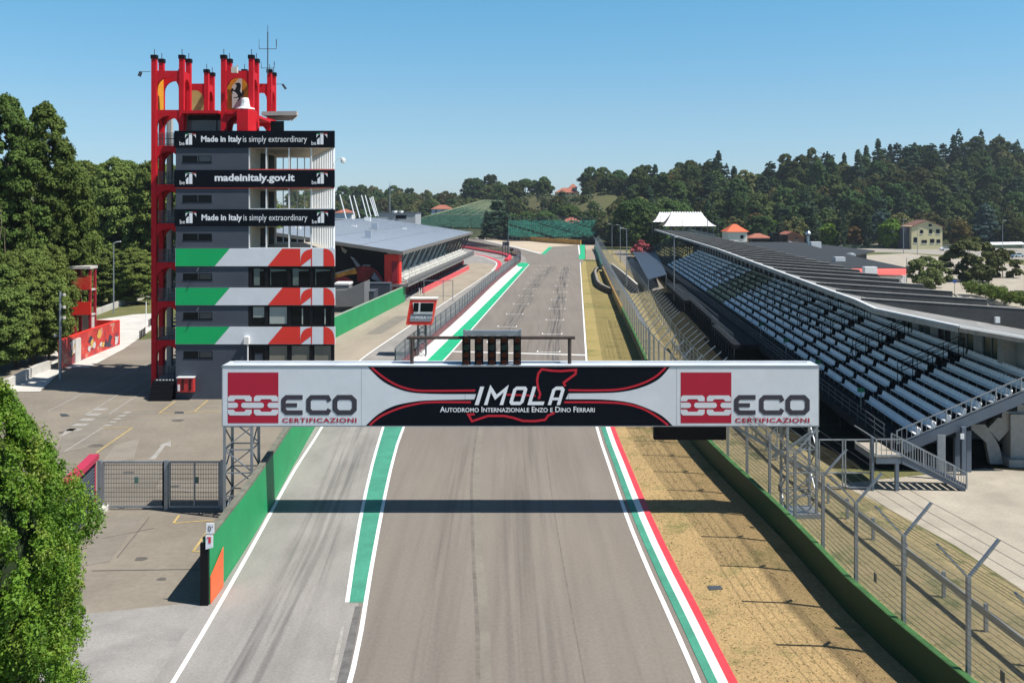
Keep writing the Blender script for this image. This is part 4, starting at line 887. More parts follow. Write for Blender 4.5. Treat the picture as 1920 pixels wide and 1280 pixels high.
# red arched stair towers: four cells
def rotp(x, y):  # structure turned about 3.6 degrees
    cx, cy = -31.6, 86.25; a = R(3.9); return (cx + (x) * math.cos(a) - y * math.sin(a), cy + x * math.sin(a) * 0 + y)
cells = {'A': (0, 0), 'B': (0, 8.9), 'C': (6.15, 0), 'D': (6.15, 8.9)}
CW = 2.45; CD = 2.25
z_top, z_beam, z_op, z_base = P(0, 108, 85.5)[2], P(0, 131, 85.5)[2], P(0, 144, 85.5)[2], P(0, 205, 85.5)[2]
levels = [P(0, 272 + 73.4 * k, 85.5)[2] for k in range(7)]       # walkway level of every storey below the crown
M_redin = mat('grey_inner_face', (.42, .43, .43), .8, .08)
for nm, (cx, cy) in cells.items():
    L_ = [rotp(cx, cy), rotp(cx + CW, cy), rotp(cx + CW, cy + CD), rotp(cx, cy + CD)]
    lowz = 0 if nm in 'AB' else zr - .4
    for (x, y) in L_:
        b = MB(); b.beam((x, y, lowz), (x, y, z_top), .42); pr = b.build('pillar', M_red, tw)
        b = MB(); b.box(x - .26, y - .26, z_top - .02, x + .26, y + .26, z_top + .32); cp = b.build('pillar_cap', M_black, pr)
        b = MB(); b.tube((x, y, z_top + .3), (x, y, z_top + .85), .035, 5); b.build('spike', M_dsteel, pr)
    for k in range(4):
        p, q = L_[k], L_[(k + 1) % 4]; v = Vector(q) - Vector(p); u = v.normalized() * .2
        p2 = tuple(Vector(p) + u); q2 = tuple(Vector(q) - u)
        b = MB(); arch(b, p2, q2, z_base, z_beam, .05, .05, z_op, .30); b.build('arch_panel', M_red, tw)
        b = MB()
        zs_ = [z_base] + levels
        for j in range(len(zs_) - 1):
            if zs_[j + 1] < lowz - 2: break
            if nm in 'CD' and j > 0: break
            arch(b, p2, q2, max(zs_[j + 1], lowz), zs_[j] - .003 * j, .05, .05, zs_[j] - .50, .30)
        if nm in 'AB': arch(b, p2, q2, 0, zs_[-1] - .05, .1, .1, zs_[-1] - .3, .3)
        b.build('arch_panel', M_red, tw)
    if nm in 'AB':
        for j, z in enumerate(levels):
            b = MB(); b.prism([(L_[0][0] + .2, L_[0][1] + .17), (L_[1][0] - .2, L_[1][1] + .17), (L_[2][0] - .2, L_[2][1] - .17), (L_[3][0] + .2, L_[3][1] - .17)], z - .3, z - .02); b.build('landing', M_redin, tw)
# walkways between the front and rear cells with inner grey piers and railings
RAILNET = wire_mat('stair_rail_net', (.06, .07, .08), .1, .028)
a0, a1 = rotp(0, CD), rotp(0, 8.9); c1 = rotp(CW, CD); d1 = rotp(CW, 8.9)
for j, z in enumerate(levels + []):
    b = MB(); b.prism([(a0[0], a0[1] + .3), (c1[0], c1[1] + .3), (d1[0], d1[1] - .3), (a1[0], a1[1] - .3)], z - .28, z - .03); b.build('walkway', M_redin, tw)
    p, q = rotp(.2, -.02), rotp(CW - .2, -.02)
    b = MB()
    for zz in (1.1, .6, .1): b.beam((p[0], p[1] - .0, z + zz), (q[0], q[1], z + zz), .05)
    for k in range(5): x = p[0] + (q[0] - p[0]) * k / 4; b.beam((x, p[1], z), (x, p[1], z + 1.1), .05)
    rl_ = b.build('railing', M_dsteel, tw)
    net('railing_net', [((p[0], p[1] + .05, z + .05), (q[0], p[1] + .05, z + .05), (q[0], p[1] + .05, z + 1.05), (p[0], p[1] + .05, z + 1.05), 0, 2, 0, 1)], RAILNET, rl_)
    if j < 6:
        z2 = levels[j + 1]
        b = MB(); s0, s1 = rotp(.5, CD + .4), rotp(.5, 8.5); n = 12
        for k in range(n): t = k / n; x = s0[0] + (s1[0] - s0[0]) * t; y = s0[1] + (s1[1] - s0[1]) * t; zz = z2 + (z - z2) * (t + 1 / n); b.box(x - .1, y, zz - .18, x + 1.0, y + 6 / n + .05, zz - .03)
        b.build('stair_flight', M_redin, tw)
b = MB(); p, q = rotp(.55, 3.3), rotp(.55, 3.3); b.box(p[0] - .42, p[1], 0, p[0] + .02, p[1] + .5, z_base - .4); b.build('inner_pier', M_redin, tw)
# roof slabs, penthouse, lantern, canopy
b = MB(); zA, zB = P(0, 208, 85.8)[2] - .25, P(0, 208, 85.8)[2]
b.box(rotp(CW, 0)[0] + .22, 85.4, zA, rotp(6.15, 0)[0] - .22, 96.3, zB); b.box(rotp(6.15, 0)[0] + .25, 85.9, zA - .02, rotp(6.15 + CW, 0)[0] - .25, 96.2, zB - .02); b.build('red_parapet', M_red, tw)
b = MB(); b.box(rotp(CW, 0)[0] + .1, TY + 2.6, zr - .05, rotp(6.15, 0)[0] - .1, TY + 2.7, zA - .01); pg = b.build('penthouse_glazing', mat('grey_glass', (.12, .11, .11), .15, .2), tw)
b = MB(); b.box(TX(389), TY + 2.52, zr, TX(390.5), TY + 2.59, zA - .06); b.box(rotp(CW, 0)[0] + .3, TY + 2.5, zA - .45, rotp(6.15, 0)[0] - .3, TY + 2.58, zA - .06); b.build('mullion', M_black, pg)
b = MB(); b.box(TX(486), TY + 4, zr - .05, TX(512), TY + 4.1, zA - .4); b.build('penthouse_glazing', M_glass, tw)
b = MB(); xc = TX(455); b.prism([(TX(441), TY + .5), (TX(462), TY + .5), (TX(469), TY + 1.0), (TX(469), TY + 2.2), (TX(441), TY + 2.2)], zr - .02, TZ(203)); b.build('red_lantern_base', M_red, tw)
b = MB(); b.lathe([(.85, 0), (.82, .1), (.45, .2), (.38, .5), (.34, .85), (.26, 1.0), (0.02, 1.05)], (TX(452), TY + 1.3, TZ(202.5))); b.build('white_bell_lamp', M_whitem, tw, smooth=False)
b = MB(); cy0 = TY + 1.5; zc0, zc1, zc2 = P(0, 216, cy0)[2], P(0, 211, cy0)[2], P(0, 208.5, cy0)[2]
cpoly = [(TX(480), cy0 + .4), (PXY(556, cy0), cy0), (PXY(556, cy0), cy0 + .5), (PXY(546.5, cy0 + 5.9), cy0 + 5.9), (TX(480), cy0 + 5.9)]
b.prism(cpoly, zc1, zc2)
for p_, q_ in ((cpoly[0], cpoly[1]), (cpoly[1], cpoly[2]), (cpoly[2], cpoly[3])): b.beam((*p_, (zc0 + zc1) / 2), (*q_, (zc0 + zc1) / 2), .08, zc1 - zc0 + .01)
b.build('canopy', mat('pale_canopy_metal', (.42, .38, .36), .5, .1), tw)
b = MB(); b.prism([(cpoly[0][0], cpoly[0][1] + .1), (cpoly[1][0] - .1, cpoly[1][1] + .1), (cpoly[2][0] - .15, cpoly[2][1]), (cpoly[3][0] - .15, cpoly[3][1] - .1), (cpoly[4][0], cpoly[4][1] - .1)], zc0 + .03, zc1 - .02); b.build('canopy_soffit', M_black, tw)
# yellow screens and the horse emblem in the crown
a_, c_ = rotp(6.15 + .3, .16), rotp(6.15 + CW - .3, .16); yE = 86.5
b = MB(); Yp = 88.0
b.box(PXY(421, Yp), Yp, z_base + .05, PXY(468, Yp), Yp + .06, z_beam - .1)
for y in (167, 184): b.box(PXY(421, Yp), Yp - .1, P(0, y + 1, Yp)[2], PXY(466, Yp), Yp - .02, P(0, y - .6, Yp)[2])
b.build('yellow_screen', mat('yellow_screen', (.50, .21, .01), .6, .2, 1.2), tw)
b = MB(); b.box(rotp(0, 8.9)[0] + .2, 96.2, z_base + .05, rotp(CW, 8.9)[0] - .1, 96.26, z_beam - .2); b.build('yellow_screen', mat('pale_yellow_screen', (.52, .42, .16), .6, .25, .8), tw)
b = MB(); lx = rotp(.0, 0)[0]; b.box(lx + .02, rotp(0, 0)[1] + .2, z_base + .05, lx + .08, rotp(0, CD)[1] - .2, z_beam - .5); b.build('yellow_screen', M_yell, tw)
b = MB(); Yh = 85.9
horse = [(447.5, 155), (450.5, 157), (451.5, 161), (450.8, 166), (449.5, 170), (450.5, 172.5), (453.2, 175.5), (454.4, 172.5), (456.8, 170.5), (457.6, 174), (456, 178.5), (453.8, 180), (452, 181.5), (450, 184), (449.5, 187), (446.2, 190.6), (445, 190), (447.4, 185), (446.6, 182.6), (444.5, 184), (438, 184.2), (438, 183), (444.5, 182), (446, 179.5), (444.5, 177), (441.5, 173.5), (438.5, 171.5), (435, 171.5), (436.5, 176), (435.8, 176.5), (433.5, 171), (434, 168), (436, 165.5), (437.5, 166), (437, 168.5), (440.5, 168.8), (442, 165.5), (443.5, 161.5), (443, 159), (440.5, 158.6), (439.8, 157.6), (443, 156)]
hc = Vector((sum(p[0] for p in horse) / len(horse), sum(p[1] for p in horse) / len(horse)))
b.extr([P(x, y, Yh) for x, y in horse[::-1]], (0, .06, 0)); b.build('horse_emblem', M_black, tw)
b = MB(); b.extr([P(435, 203, 87.8), P(453, 203, 87.8), P(453, 147, 87.8), P(446, 149, 87.8), P(435, 162, 87.8)], (0, .05, 0)); b.build('pale_panel', mat('pale_grey_panel', (.5, .5, .48), .6, .08), tw)
b = MB(); b.box(-.25, -.2, 0, .25, .2, .5); b.beam((0, 0, .4), (.3, 0, .7), .08); o = b.build('floodlight', M_side, tw, local=True); o.location = Vector(P(440, 137, 85.4)) - Vector(tw.location)
for (xa, ya, xb, yb, Yq) in ((282, 134.5, 262, 139, 85.6), (514, 158, 532, 163, 94.8)):
    b = MB(); b.beam(P(xa, ya, Yq), P(xb, ya, Yq), .04); b.beam(P(xb + (2 if xb < xa else -2), ya + .5, Yq), P(xb + (-1 if xb < xa else 4), ya + 9, Yq), .28, .2); b.build('floodlight_arm', M_dsteel, tw)
b = MB(); Ym = 94.8
b.tube(P(502, 140, Ym), P(502, 60, Ym), .055, 6); b.tube(P(502, 62, Ym), P(502, 48, Ym), .025, 5)
for y0_, w_, h_ in ((92, 16, 18), (128, 12, 12)):
    b.tube(P(502 - w_, y0_, Ym), P(502 + w_, y0_, Ym), .03, 5)
    for s_ in (-1, 1): b.tube(P(502 + s_ * w_, y0_, Ym), P(502 + s_ * w_, y0_ - 5, Ym), .03, 5); b.tube(P(502 + s_ * (w_ + .2), y0_ - 5, Ym), P(502 + s_ * (w_ + .2), y0_ - h_, Ym), .02 if s_ < 0 else .045, 5)
tag(b.build('radio_mast', M_dsteel), 'thin radio mast with side antennas on top of the red tower', 'antenna')
b = MB(); b.beam(P(627, 305, TY), P(634, 298, TY), .05); b.beam(P(634, 298, TY), P(642, 296, TY), .06); b.lathe([(.02, -.3), (.2, -.2), (.22, 0), (.18, .15), (.02, .2)], P(643, 300, TY), 8); tag(b.build('dome_camera', M_whitem), 'white security camera on a bracket at the right edge of the tower', 'camera')
# entrance stairs
b = MB()
for k in range(8): b.box(TX(286), TY - .9 + k * .12, 0, TX(327), TY + .06 + k * .12, .2 * (k + 1))
b.build('entrance_stairs', M_black, tw)
b = MB()
for k in range(6): b.box(TX(292 + 6 * k), TY + .06, 1.62, TX(295.5 + 6 * k), TY + .1, 1.70)
b.build('white_marking', M_whitem, tw)

# ================= PIT BUILDING =================
pb = thing('pit_building', (-30, 230, 0), 'long pit building with sloping grey roof, seat balcony and dark mural end wall', 'building')
A3 = Vector((math.sin(R(3.5)), math.cos(R(3.5)))); Lf = Vector((-A3.y, A3.x))      # along, to the left
NR = Vector((-19.3, 170.5)); LEN = 121.0; WID = 29.5
def pbp(s_, l_, z): p = NR + A3 * s_ + Lf * l_; return (p.x, p.y, z)
def zr_(s_, l_): return 9.0 + .004 * s_ + .145 * l_
b = MB(); th = .55
for z_off in (0,):
    t = [pbp(0, 0, zr_(0, 0)), pbp(LEN, 0, zr_(LEN, 0)), pbp(LEN, WID, zr_(LEN, WID)), pbp(0, WID, zr_(0, WID))]
    lo_ = [(x, y, z - th) for x, y, z in t]
    b.add(t + lo_, [(3, 2, 1, 0)[::-1], (4, 5, 6, 7)[::-1], (0, 4, 5, 1)[::-1], (1, 5, 6, 2)[::-1], (2, 6, 7, 3)[::-1], (3, 7, 4, 0)[::-1]])
rf = b.build('roof', M_roofm, pb)
b = MB()
for l_ in (7.5, 15.5): b.beam(pbp(0, l_, zr_(0, l_) + .03), pbp(LEN, l_, zr_(LEN, l_) + .03), .22, .06)
for k in range(1, 60): s_ = k * LEN / 60; b.beam(pbp(s_, .1, zr_(s_, .1) + .02), pbp(s_, WID - .1, zr_(s_, WID) + .02), .05, .05)
b.build('roof_seam', mat('zinc_seam', (.22, .25, .29), .5, .1, metal=.2), rf)
b = MB(); b.beam(pbp(-.1, -.1, 8.75), pbp(LEN, -.1, 9.2), .3, .62); b.beam(pbp(-.1, 0, 8.75), pbp(-.1, WID, 8.75 + .145 * WID), .3, .62); b.build('eaves_fascia', mat('taupe_fascia', (.16, .15, .14), .6, .1), rf)
for (s_, l_, w_, h_) in ((22, 10.5, 1.2, 1.6), (58, 16.5, 1.4, 1.5), (20, 24, 1.0, .4), (56, 21, 1.2, .3), (78, 13, 1.0, .4), (95, 26, 1.6, 1.0)):
    b = MB(); x, y, z = pbp(s_, l_, zr_(s_, l_)); b.box(x - w_ / 2, y - w_ / 2, z - .2, x + w_ / 2, y + w_ / 2, z + h_); b.build('roof_vent', M_roofm if h_ > 1.2 else M_whitem, rf)
# body
def pbox(b, s0, l0, z0, s1, l1, z1a, z1b=None):
    z1b = z1a if z1b is None else z1b
    q = [pbp(s0, l0, z0), pbp(s1, l0, z0), pbp(s1, l1, z0), pbp(s0, l1, z0), pbp(s0, l0, z1a), pbp(s1, l0, z1a), pbp(s1, l1, z1b), pbp(s0, l1, z1b)]
    b.add(q, [(0, 1, 2, 3), (7, 6, 5, 4), (0, 4, 5, 1), (1, 5, 6, 2), (2, 6, 7, 3), (3, 7, 4, 0)])
b = MB(); pbox(b, 3.5, 4, 3.2, LEN - 1, WID - 1, 8.9, 12.0); pbox(b, 3.5, 2.6, 0, LEN - 1, WID - 1, 3.2); b.build('wall', M_dred, pb)
b = MB(); pbox(b, 3.0, 3.2, 0, 3.4, WID - 1, 8.6, 8.6 + .145 * (WID - 5)); mw = b.build('mural_wall', M_black, pb)
def MP(x, y): return P(620 + x / 6.857, 440 + y / 6.857, 173.0)
for nm, mm, polys in (('grey_shape', mat('mural_grey', (.22, .22, .24), .6, .4, 1.5), [[(250, 280), (300, 300), (385, 400), (335, 418), (285, 330)], [(560, 480), (675, 622), (600, 600), (520, 560)], [(395, 400), (430, 385), (520, 390), (500, 402)]]),
                      ('red_shape', mat('mural_red', (.22, .012, .012), .6, .5, .8), [[(330, 412), (480, 403), (590, 455), (712, 622), (680, 625), (560, 472), (500, 560), (470, 612), (345, 600)], [(60, 562), (170, 530), (240, 560), (300, 610), (60, 606)]]),
                      ('orange_shape', mat('mural_orange', (.55, .22, .03), .6, .5, .9), [[(60, 510), (320, 432), (340, 500), (170, 528), (60, 560)]]),
                      ('pale_shape', mat('mural_pale', (.4, .36, .3), .6, .4, .9), [[(130, 150), (215, 205), (190, 240), (150, 215)], [(60, 490), (300, 425), (320, 432), (60, 508)]])):
    oo = {'grey_shape': .03, 'red_shape': .05, 'orange_shape': .07, 'pale_shape': .09}[nm]
    for pts in polys: b = MB(); b.poly([(MP(x, y)[0], MP(x, y)[1] - oo + .0, MP(x, y)[2]) for x, y in pts][::-1]); b.build(nm, mm, mw)
b = MB(); pbox(b, 1.2, .6, 3.2, 3.6, 3.25, 8.4); b.build('red_pylon', M_signr, pb)
b = MB(); pbox(b, 1.1, .9, 3.6, 1.2, 1.9, 7.2); b.build('pylon_door', M_dred, pb)
# balcony, seats, railing, glazing, V columns
b = MB(); pbox(b, 1, -1.0, 2.75, LEN - 4, 3.2, 3.2); b.build('balcony_slab', mat('balcony_concrete', (.20, .20, .19), .8, .15), pb)
b = MB()
for k in range(3): pbox(b, 5, .1 + .75 * k, 3.2, LEN - 8, .85 + .75 * k, 3.45 + .42 * k)
b.build('balcony_steps', M_concr, pb)
b = MB(); 
for k in range(3):
    for i in range(170):
        s_ = 6 + i * .62
        if i % 22 == 0 or (i * 7 + k * 13) % 11 == 0: continue
        l_ = .35 + .75 * k; z = 3.6 + .42 * k
        pbox(b, s_, l_, z, s_ + .46, l_ + .4, z + .06); pbox(b, s_, l_ + .36, z, s_ + .46, l_ + .42, z + .42 + .12 * ((i * 5 + k) % 3 == 0))
so_ = b.build('seat', mat('ivory_plastic_seat', (.66, .65, .6), .5, .05), pb); so_['kind'] = 'stuff'
b = MB(); 
for i in range(58): s_ = 1 + i * 2; b.beam(pbp(s_, -1, 3.2), pbp(s_, -1, 4.3), .07)
for z in (4.3, 3.75): b.beam(pbp(1, -1, z), pbp(LEN - 4, -1, z), .06)
b.build('railing', M_steel, pb)
net('railing_net', [(pbp(1, -1.02, 3.1), pbp(LEN - 4, -1.02, 3.1), pbp(LEN - 4, -1.02, 4.2), pbp(1, -1.02, 4.2), 0, LEN, 0, 1.1)], wire_mat('rail_net', (.14, .15, .15), .1, .04), pb)
b = MB(); pbox(b, 4, 3.2, 4.5, LEN * .70, 3.4, 9.05); b.build('glazing', mat('pale_glazing', (.46, .52, .48), .3, .35, .3, spec=.5), pb)  # reflection on the glass put into the pale base colour
b = MB(); pbox(b, LEN * .70, 3.1, 4.5, LEN - 2, 3.4, 9.1); b.build('glazing', M_glass, pb)
vsrc = None
for i in range(15):
    s_ = 8 + i * 7.9
    if vsrc is None:
        b = MB(); B0 = Vector(pbp(0, 3.2, 0)); 
        for d_ in (-1.9, 1.9):
            e_ = A3 * d_ - Lf * 2.0; b.tube((0, 0, 4.3), (e_.x, e_.y, 8.65), .15, 6)
        vsrc = b.build('v_column', M_dsteel, pb, local=True); o = vsrc
    else: o = vsrc.copy(); col.objects.link(o); o.parent = pb
    p = pbp(s_, 2.6, 0); o.location = Vector(p) - Vector(pb.location)
# garage fronts and low red wall
b = MB()
for i in range(28):
    s_ = 8 + i * 4.1; pbox(b, s_, 2.50, 0, s_ + 2.9, 2.595, 2.7)
b.build('garage_door', mat('garage_dark_red', (.10, .012, .02), .5, .3), pb)
b = MB()
for i in range(28): s_ = 7.3 + i * 4.1; pbox(b, s_, 2.3, 0, s_ + .5, 2.59, 2.74)
b.build('garage_pier', M_dred, pb)
b = MB(); rwq = [G(793.5, 550), G(838, 526.5), G(880, 505)]; wallstrip(b, dens(rwq, 4), .25, 1.0); tag(b.build('low_wall', mat('coral_red_wall', (.62, .09, .10), .6, .06)), 'low red wall in front of the garages under the balcony', 'wall')
b = MB(); 
for k in range(2): x, y = G(786 + 4 * k, 553); b.tube((x, y, 0), (x, y, 1.3), .08, 6)
tag(b.build('pipe_rail', M_whitem), 'small pale hoop rail at the near end of the red pit wall', 'railing')
# leaning white masts on the ridge
msrc = None
for i, (xb, yb, xt, yt) in enumerate(((649, 408, 637, 365), (665.5, 407, 655, 366.5), (674.5, 406.5, 663, 367), (688.5, 405, 677.5, 366), (695.5, 404.5, 684.5, 366), (704, 403.5, 693, 371), (706, 403.5, 696, 369.5), (709, 403.5, 698.5, 368.5))):
    Yq = 235 + i * 7.3; b = MB(); b.tube(P(xb, yb + 2, Yq), P(xt, yt, Yq), .16, 6); o = b.build('leaning_mast', M_whitem); tag(o, ['leftmost', 'second', 'third', 'fourth', 'fifth', 'sixth', 'seventh', 'rightmost'][i] + ' from the left of the eight leaning white masts above the pit roof', 'mast', 'leaning masts above the pit building')
# grey block behind the pit building
b = MB(); Yb = 330; b.box(PXY(708, Yb), Yb, 0, PXY(779, Yb), Yb + 20, P(0, 399, Yb)[2]); gb_ = b.build('flat_building', mat('pale_grey_cladding', (.30, .32, .34), .7, .06)); tag(gb_, 'pale grey flat roofed block behind the pit building roof', 'building')
b = MB(); b.box(PXY(742, Yb), Yb - .05, P(0, 410, Yb)[2], PXY(762, Yb), Yb + .1, P(0, 403.5, Yb)[2]); b.build('window', M_glass, gb_)
b = MB(); b.tube(P(740, 399, Yb), P(740, 395, Yb), .9, 8); b.tube(P(752, 399, Yb), P(752, 395, Yb), .8, 8); b.build('roof_vent', M_whitem, gb_)
b = MB(); b.box(PXY(708, Yb) - .3, Yb - .3, P(0, 399, Yb)[2], PXY(779, Yb) + .3, Yb + 20.3, P(0, 398, Yb)[2]); b.build('roof', M_grey, gb_)
# containers and sheds behind the green wall
for (xa, xb, ya, Yq, dp, lab) in ((635, 701, 547, 160, 5, 'dark blue flat container wall behind the green wall'), (684, 731, 532, 168, 3, 'tall dark container standing below the mural')):
    b = MB(); b.box(PXY(xa, Yq), Yq, 0, PXY(xb, Yq), Yq + dp, P(0, ya, Yq)[2]); c_ = b.build('container', M_grey2); tag(c_, lab, 'container')
    b = MB(); 
    for k in range(1, 4): x = PXY(xa + (xb - xa) * k / 4, Yq); b.box(x - .04, Yq - .03, 0, x + .04, Yq - .003, P(0, ya, Yq)[2] - .1)
    b.box(PXY(xa, Yq) - .05, Yq - .05, P(0, ya, Yq)[2], PXY(xb, Yq) + .05, Yq + dp + .05, P(0, ya, Yq)[2] + .08); b.build('panel_seam', M_grey, c_)
b = MB(); Yq = 155; b.extr([P(628, 575, Yq), P(683, 575, Yq), P(683, 529, Yq), P(650, 543, Yq), P(628, 545, Yq)], (0, 6, 0)); sh_ = b.build('lean_to_shed', mat('shed_grey', (.16, .16, .16), .7, .1)); tag(sh_, 'grey lean-to shed with sloping roof behind the container', 'shed')
b = MB(); b.box(PXY(628, 156.5), 156.5, 0, PXY(654, 156.5), 160, P(0, 534, 156.5)[2]); tl_ = b.build('white_trailer', mat('shed_grey', (.16, .16, .16))); b = MB(); b.box(PXY(627, 156.5), 156.4, P(0, 534, 156.5)[2], PXY(655, 156.5), 160.1, P(0, 530.5, 156.5)[2]); b.build('roof', M_whitew, tl_); tag(tl_, 'grey box trailer with a white roof beside the lean-to shed', 'trailer')
# ================= MAIN GRANDSTAND =================
gs = thing('main_grandstand', (30, 80, 0), 'long concrete grandstand with white seats under a cantilevered finned roof', 'grandstand')
aS = R(4.3); E1 = Vector((math.sin(aS), math.cos(aS))); E2 = Vector((E1.y, -E1.x))     # along the rows, away from the track
O0 = Vector((25.0, 61.3))
TR_, RS_ = .93, .42
def S(t, o, z): p = O0 + E1 * t + E2 * o; return (p.x, p.y, z)
def sbox(b, t0, o0, z0, t1, o1, z1):
    q = [S(t0, o0, z0), S(t1, o0, z0), S(t1, o1, z0), S(t0, o1, z0), S(t0, o0, z1), S(t1, o0, z1), S(t1, o1, z1), S(t0, o1, z1)]
    b.add(q, [(0, 1, 2, 3), (7, 6, 5, 4), (0, 4, 5, 1), (1, 5, 6, 2), (2, 6, 7, 3), (3, 7, 4, 0)])
TL_ = 192.0; NR_ = 8; Z0 = 1.85
b = MB()
for r in range(NR_ + 1): sbox(b, 0, r * TR_, Z0 + r * RS_ - .5, TL_, (r + 1) * TR_ + (.0), Z0 + r * RS_)
b.build('terrace_steps', M_deck, gs)
b = MB(); sbox(b, -.3, -1.6, Z0 - .35, TL_, 0, Z0 - .02); sbox(b, -.3, -1.7, Z0 - .55, TL_, -1.6, Z0 + .05)
for t in range(0, 190, 8): sbox(b, t + 4, -1.2, 0, t + 4.3, -.9, Z0 - .35)
b.build('front_walkway', M_deck, gs)
b = MB()
for t in range(0, 192, 2): b.beam(S(t, -1.6, Z0), S(t, -1.6, Z0 + 1.1), .05)
for z in (.4, .75, 1.1): b.beam(S(-.2, -1.6, Z0 + z), S(TL_, -1.6, Z0 + z), .05)
b.build('front_railing', M_dsteel, gs)
# projecting platforms along the front
for t0, t1, o_ in ((44, 62, -4.4), (62, 95, -3.6), (95, 130, -4.6)):
    b = MB(); sbox(b, t0, o_, Z0 - .5, t1, -1.72, Z0 - .05); pf = b.build('platform', M_deck, gs)
    b = MB()
    for k in range(int((t1 - t0) / 2) + 1): b.beam(S(t0 + 2 * k, o_, Z0 - .05), S(t0 + 2 * k, o_, Z0 + 1.1), .05); b.beam(S(t0 + 2 * k, o_ + .1, 0), S(t0 + 2 * k, o_ + .1, Z0 - .5), .08)
    for z in (.5, 1.1): b.beam(S(t0, o_, Z0 + z), S(t1, o_, Z0 + z), .05)
    b.build('railing', M_dsteel, pf)
# seats: shell shape
def seat_geo(b, t, o, z, wd=.45):
    """one bucket seat facing the track (towards -E2)"""
    p = [S(t, o + .06, z + .04), S(t + wd, o + .06, z + .04), S(t + wd, o + .38, z), S(t, o + .38, z), S(t, o + .06, z - .03), S(t + wd, o + .06, z - .03), S(t + wd, o + .38, z - .06), S(t, o + .38, z - .06)]
    b.add(p, [(3, 2, 1, 0), (4, 5, 6, 7), (0, 1, 5, 4), (1, 2, 6, 5), (2, 3, 7, 6), (3, 0, 4, 7)])
    bk = [(0, 0), (wd, 0), (wd, .27), (wd - .07, .35), (.07, .35), (0, .27)]
    f_ = [S(t + u, o + .36 + v * .22, z + v) for u, v in bk]; g_ = [S(t + u, o + .41 + v * .22, z + v) for u, v in bk]; n = 6
    b.add(f_ + g_, [tuple(range(n)), tuple(range(n, 2 * n))[::-1]] + [(i, n + i, n + (i + 1) % n, (i + 1) % n) for i in range(n)])
# blocks: (t0, t1, first row, last row, yellow?)
blocks = []
t = 0.3; k = 0
while t < TL_ - 6:
    Lb = 11.3 if k < 3 else 9.0
    yel = 78 < t < 104
    odd = k % 2
    blocks.append((t, t + Lb, 0, NR_, yel)); t += Lb + 1.1; k += 1
rng = random.Random(4); nseat = 0
bw_, by_ = MB(), MB(); brack = MB(); cand = []
for (ta, tb, r0, r1, yel) in blocks:
    for r in range(r0, r1 + 1):
        sh_ = 0.0; ta_, tb_ = ta, tb
        if r == 8: ta_, tb_ = ta, min(tb + 1.1, TL_)
        n = int((tb_ - ta_) / .5)
        for i in range(n):
            tt = ta_ + i * .5
            cut = None
            # stair gap staggered half way in the lower rows
            if ta > 12 and r < 5 and abs(tt - (ta + (tb - ta) * .5) - (.0 if r < 3 else 1.2)) < .45: continue
            if ta > 2 and r > 5 and r < 8 and i < 2 and ta < 60: continue
            if rng.random() < .004: continue
            cand.append((tt, r, yel))
near = sorted(cand, key=lambda c: c[0])
named = 0; names = set()
for (tt, r, yel) in near:
    o = r * TR_ + .30; z = Z0 + r * RS_ + .42
    if tt < 6 and named < 100:
        b = MB(); seat_geo(b, tt, o, z); b.build('seat', M_seat, gs); named += 1
    else:
        seat_geo(by_ if yel else bw_, tt, o, z)
for (ta, tb, r0, r1, yel) in blocks:
    for r in range(r0, r1 + 1): sbox(brack, ta, r * TR_ + .45, Z0 + r * RS_ + .30, tb, r * TR_ + .52, Z0 + r * RS_ + .36)
    for r in range(r0, r1 + 1):
        for k in range(8): tt = ta + (tb - ta) * k / 7; brack.beam(S(tt, r * TR_ + .48, Z0 + r * RS_), S(tt, r * TR_ + .48, Z0 + r * RS_ + .32), .05)
for b_, m_ in ((bw_, M_seat), (by_, M_seaty)):
    o = b_.build('seats', m_, gs); o['kind'] = 'stuff'
brack.build('seat_rail', M_steel, gs)
# vomitory railings at the aisles of the upper rows
for (ta, tb, *_x) in blocks[:12]:
    if ta < 2: continue
    b = MB(); a_ = ta - 1.1
    for tt in (a_ + .05, a_ + 1.05):
        for zz in (.55, 1.0): b.beam(S(tt, 3.4 * TR_, Z0 + 3.4 * RS_ + zz + .6), S(tt, 8.2 * TR_, Z0 + 8.2 * RS_ + zz + .6), .05)
        for k in range(5): r = 3.4 + 4.8 * k / 4; b.beam(S(tt, r * TR_, Z0 + r * RS_), S(tt, r * TR_, Z0 + r * RS_ + 1.6), .05)
    b.build('aisle_railing', M_black, gs)
# back wall with openings
OB = 8.75; zt_b = 9.0
b = MB(); sbox(b, 6.5, OB + .0, 0, TL_ + 4, OB + .3, 5.65)
z_a, z_b = 5.65, 8.2
b2 = MB()
t = 6.5; k = 0
while t < TL_ - 2:
    sbox(b, t, OB, z_a, t + 1.6, OB + .3, 7.9)
    t += 4.6
b.build('back_wall', M_concr, gs)
t = 6.5; k = 0
while t < 60:
    g_ = MB(); sbox(g_, t + 1.6, OB + .1, z_a, t + 4.6, OB + .16, 7.75); wn = g_.build('window', M_glass2 if k % 3 != 2 else M_black, gs)
    g_ = MB()
    for tt in (t + 1.62, t + 3.05, t + 4.5): sbox(g_, tt, OB + .02, z_a, tt + .08, OB + .09, 7.75)
    sbox(g_, t + 1.62, OB + .02, z_a - .02, t + 4.58, OB + .09, z_a + .1)
    g_.build('window_frame', M_steel, wn); t += 4.6; k += 1
g_ = MB(); sbox(g_, 60, OB + .1, z_a, TL_, OB + .16, 7.75); g_.build('shaded_glazing', M_black, gs)
b = MB(); sbox(b, 6.2, OB - .6, 4.9, 7.0, OB + .3, 7.9); sbox(b, 4.5, OB + .3, 0, 6.5, OB + 5, 7.7); b.build('end_wing', M_concr, gs)
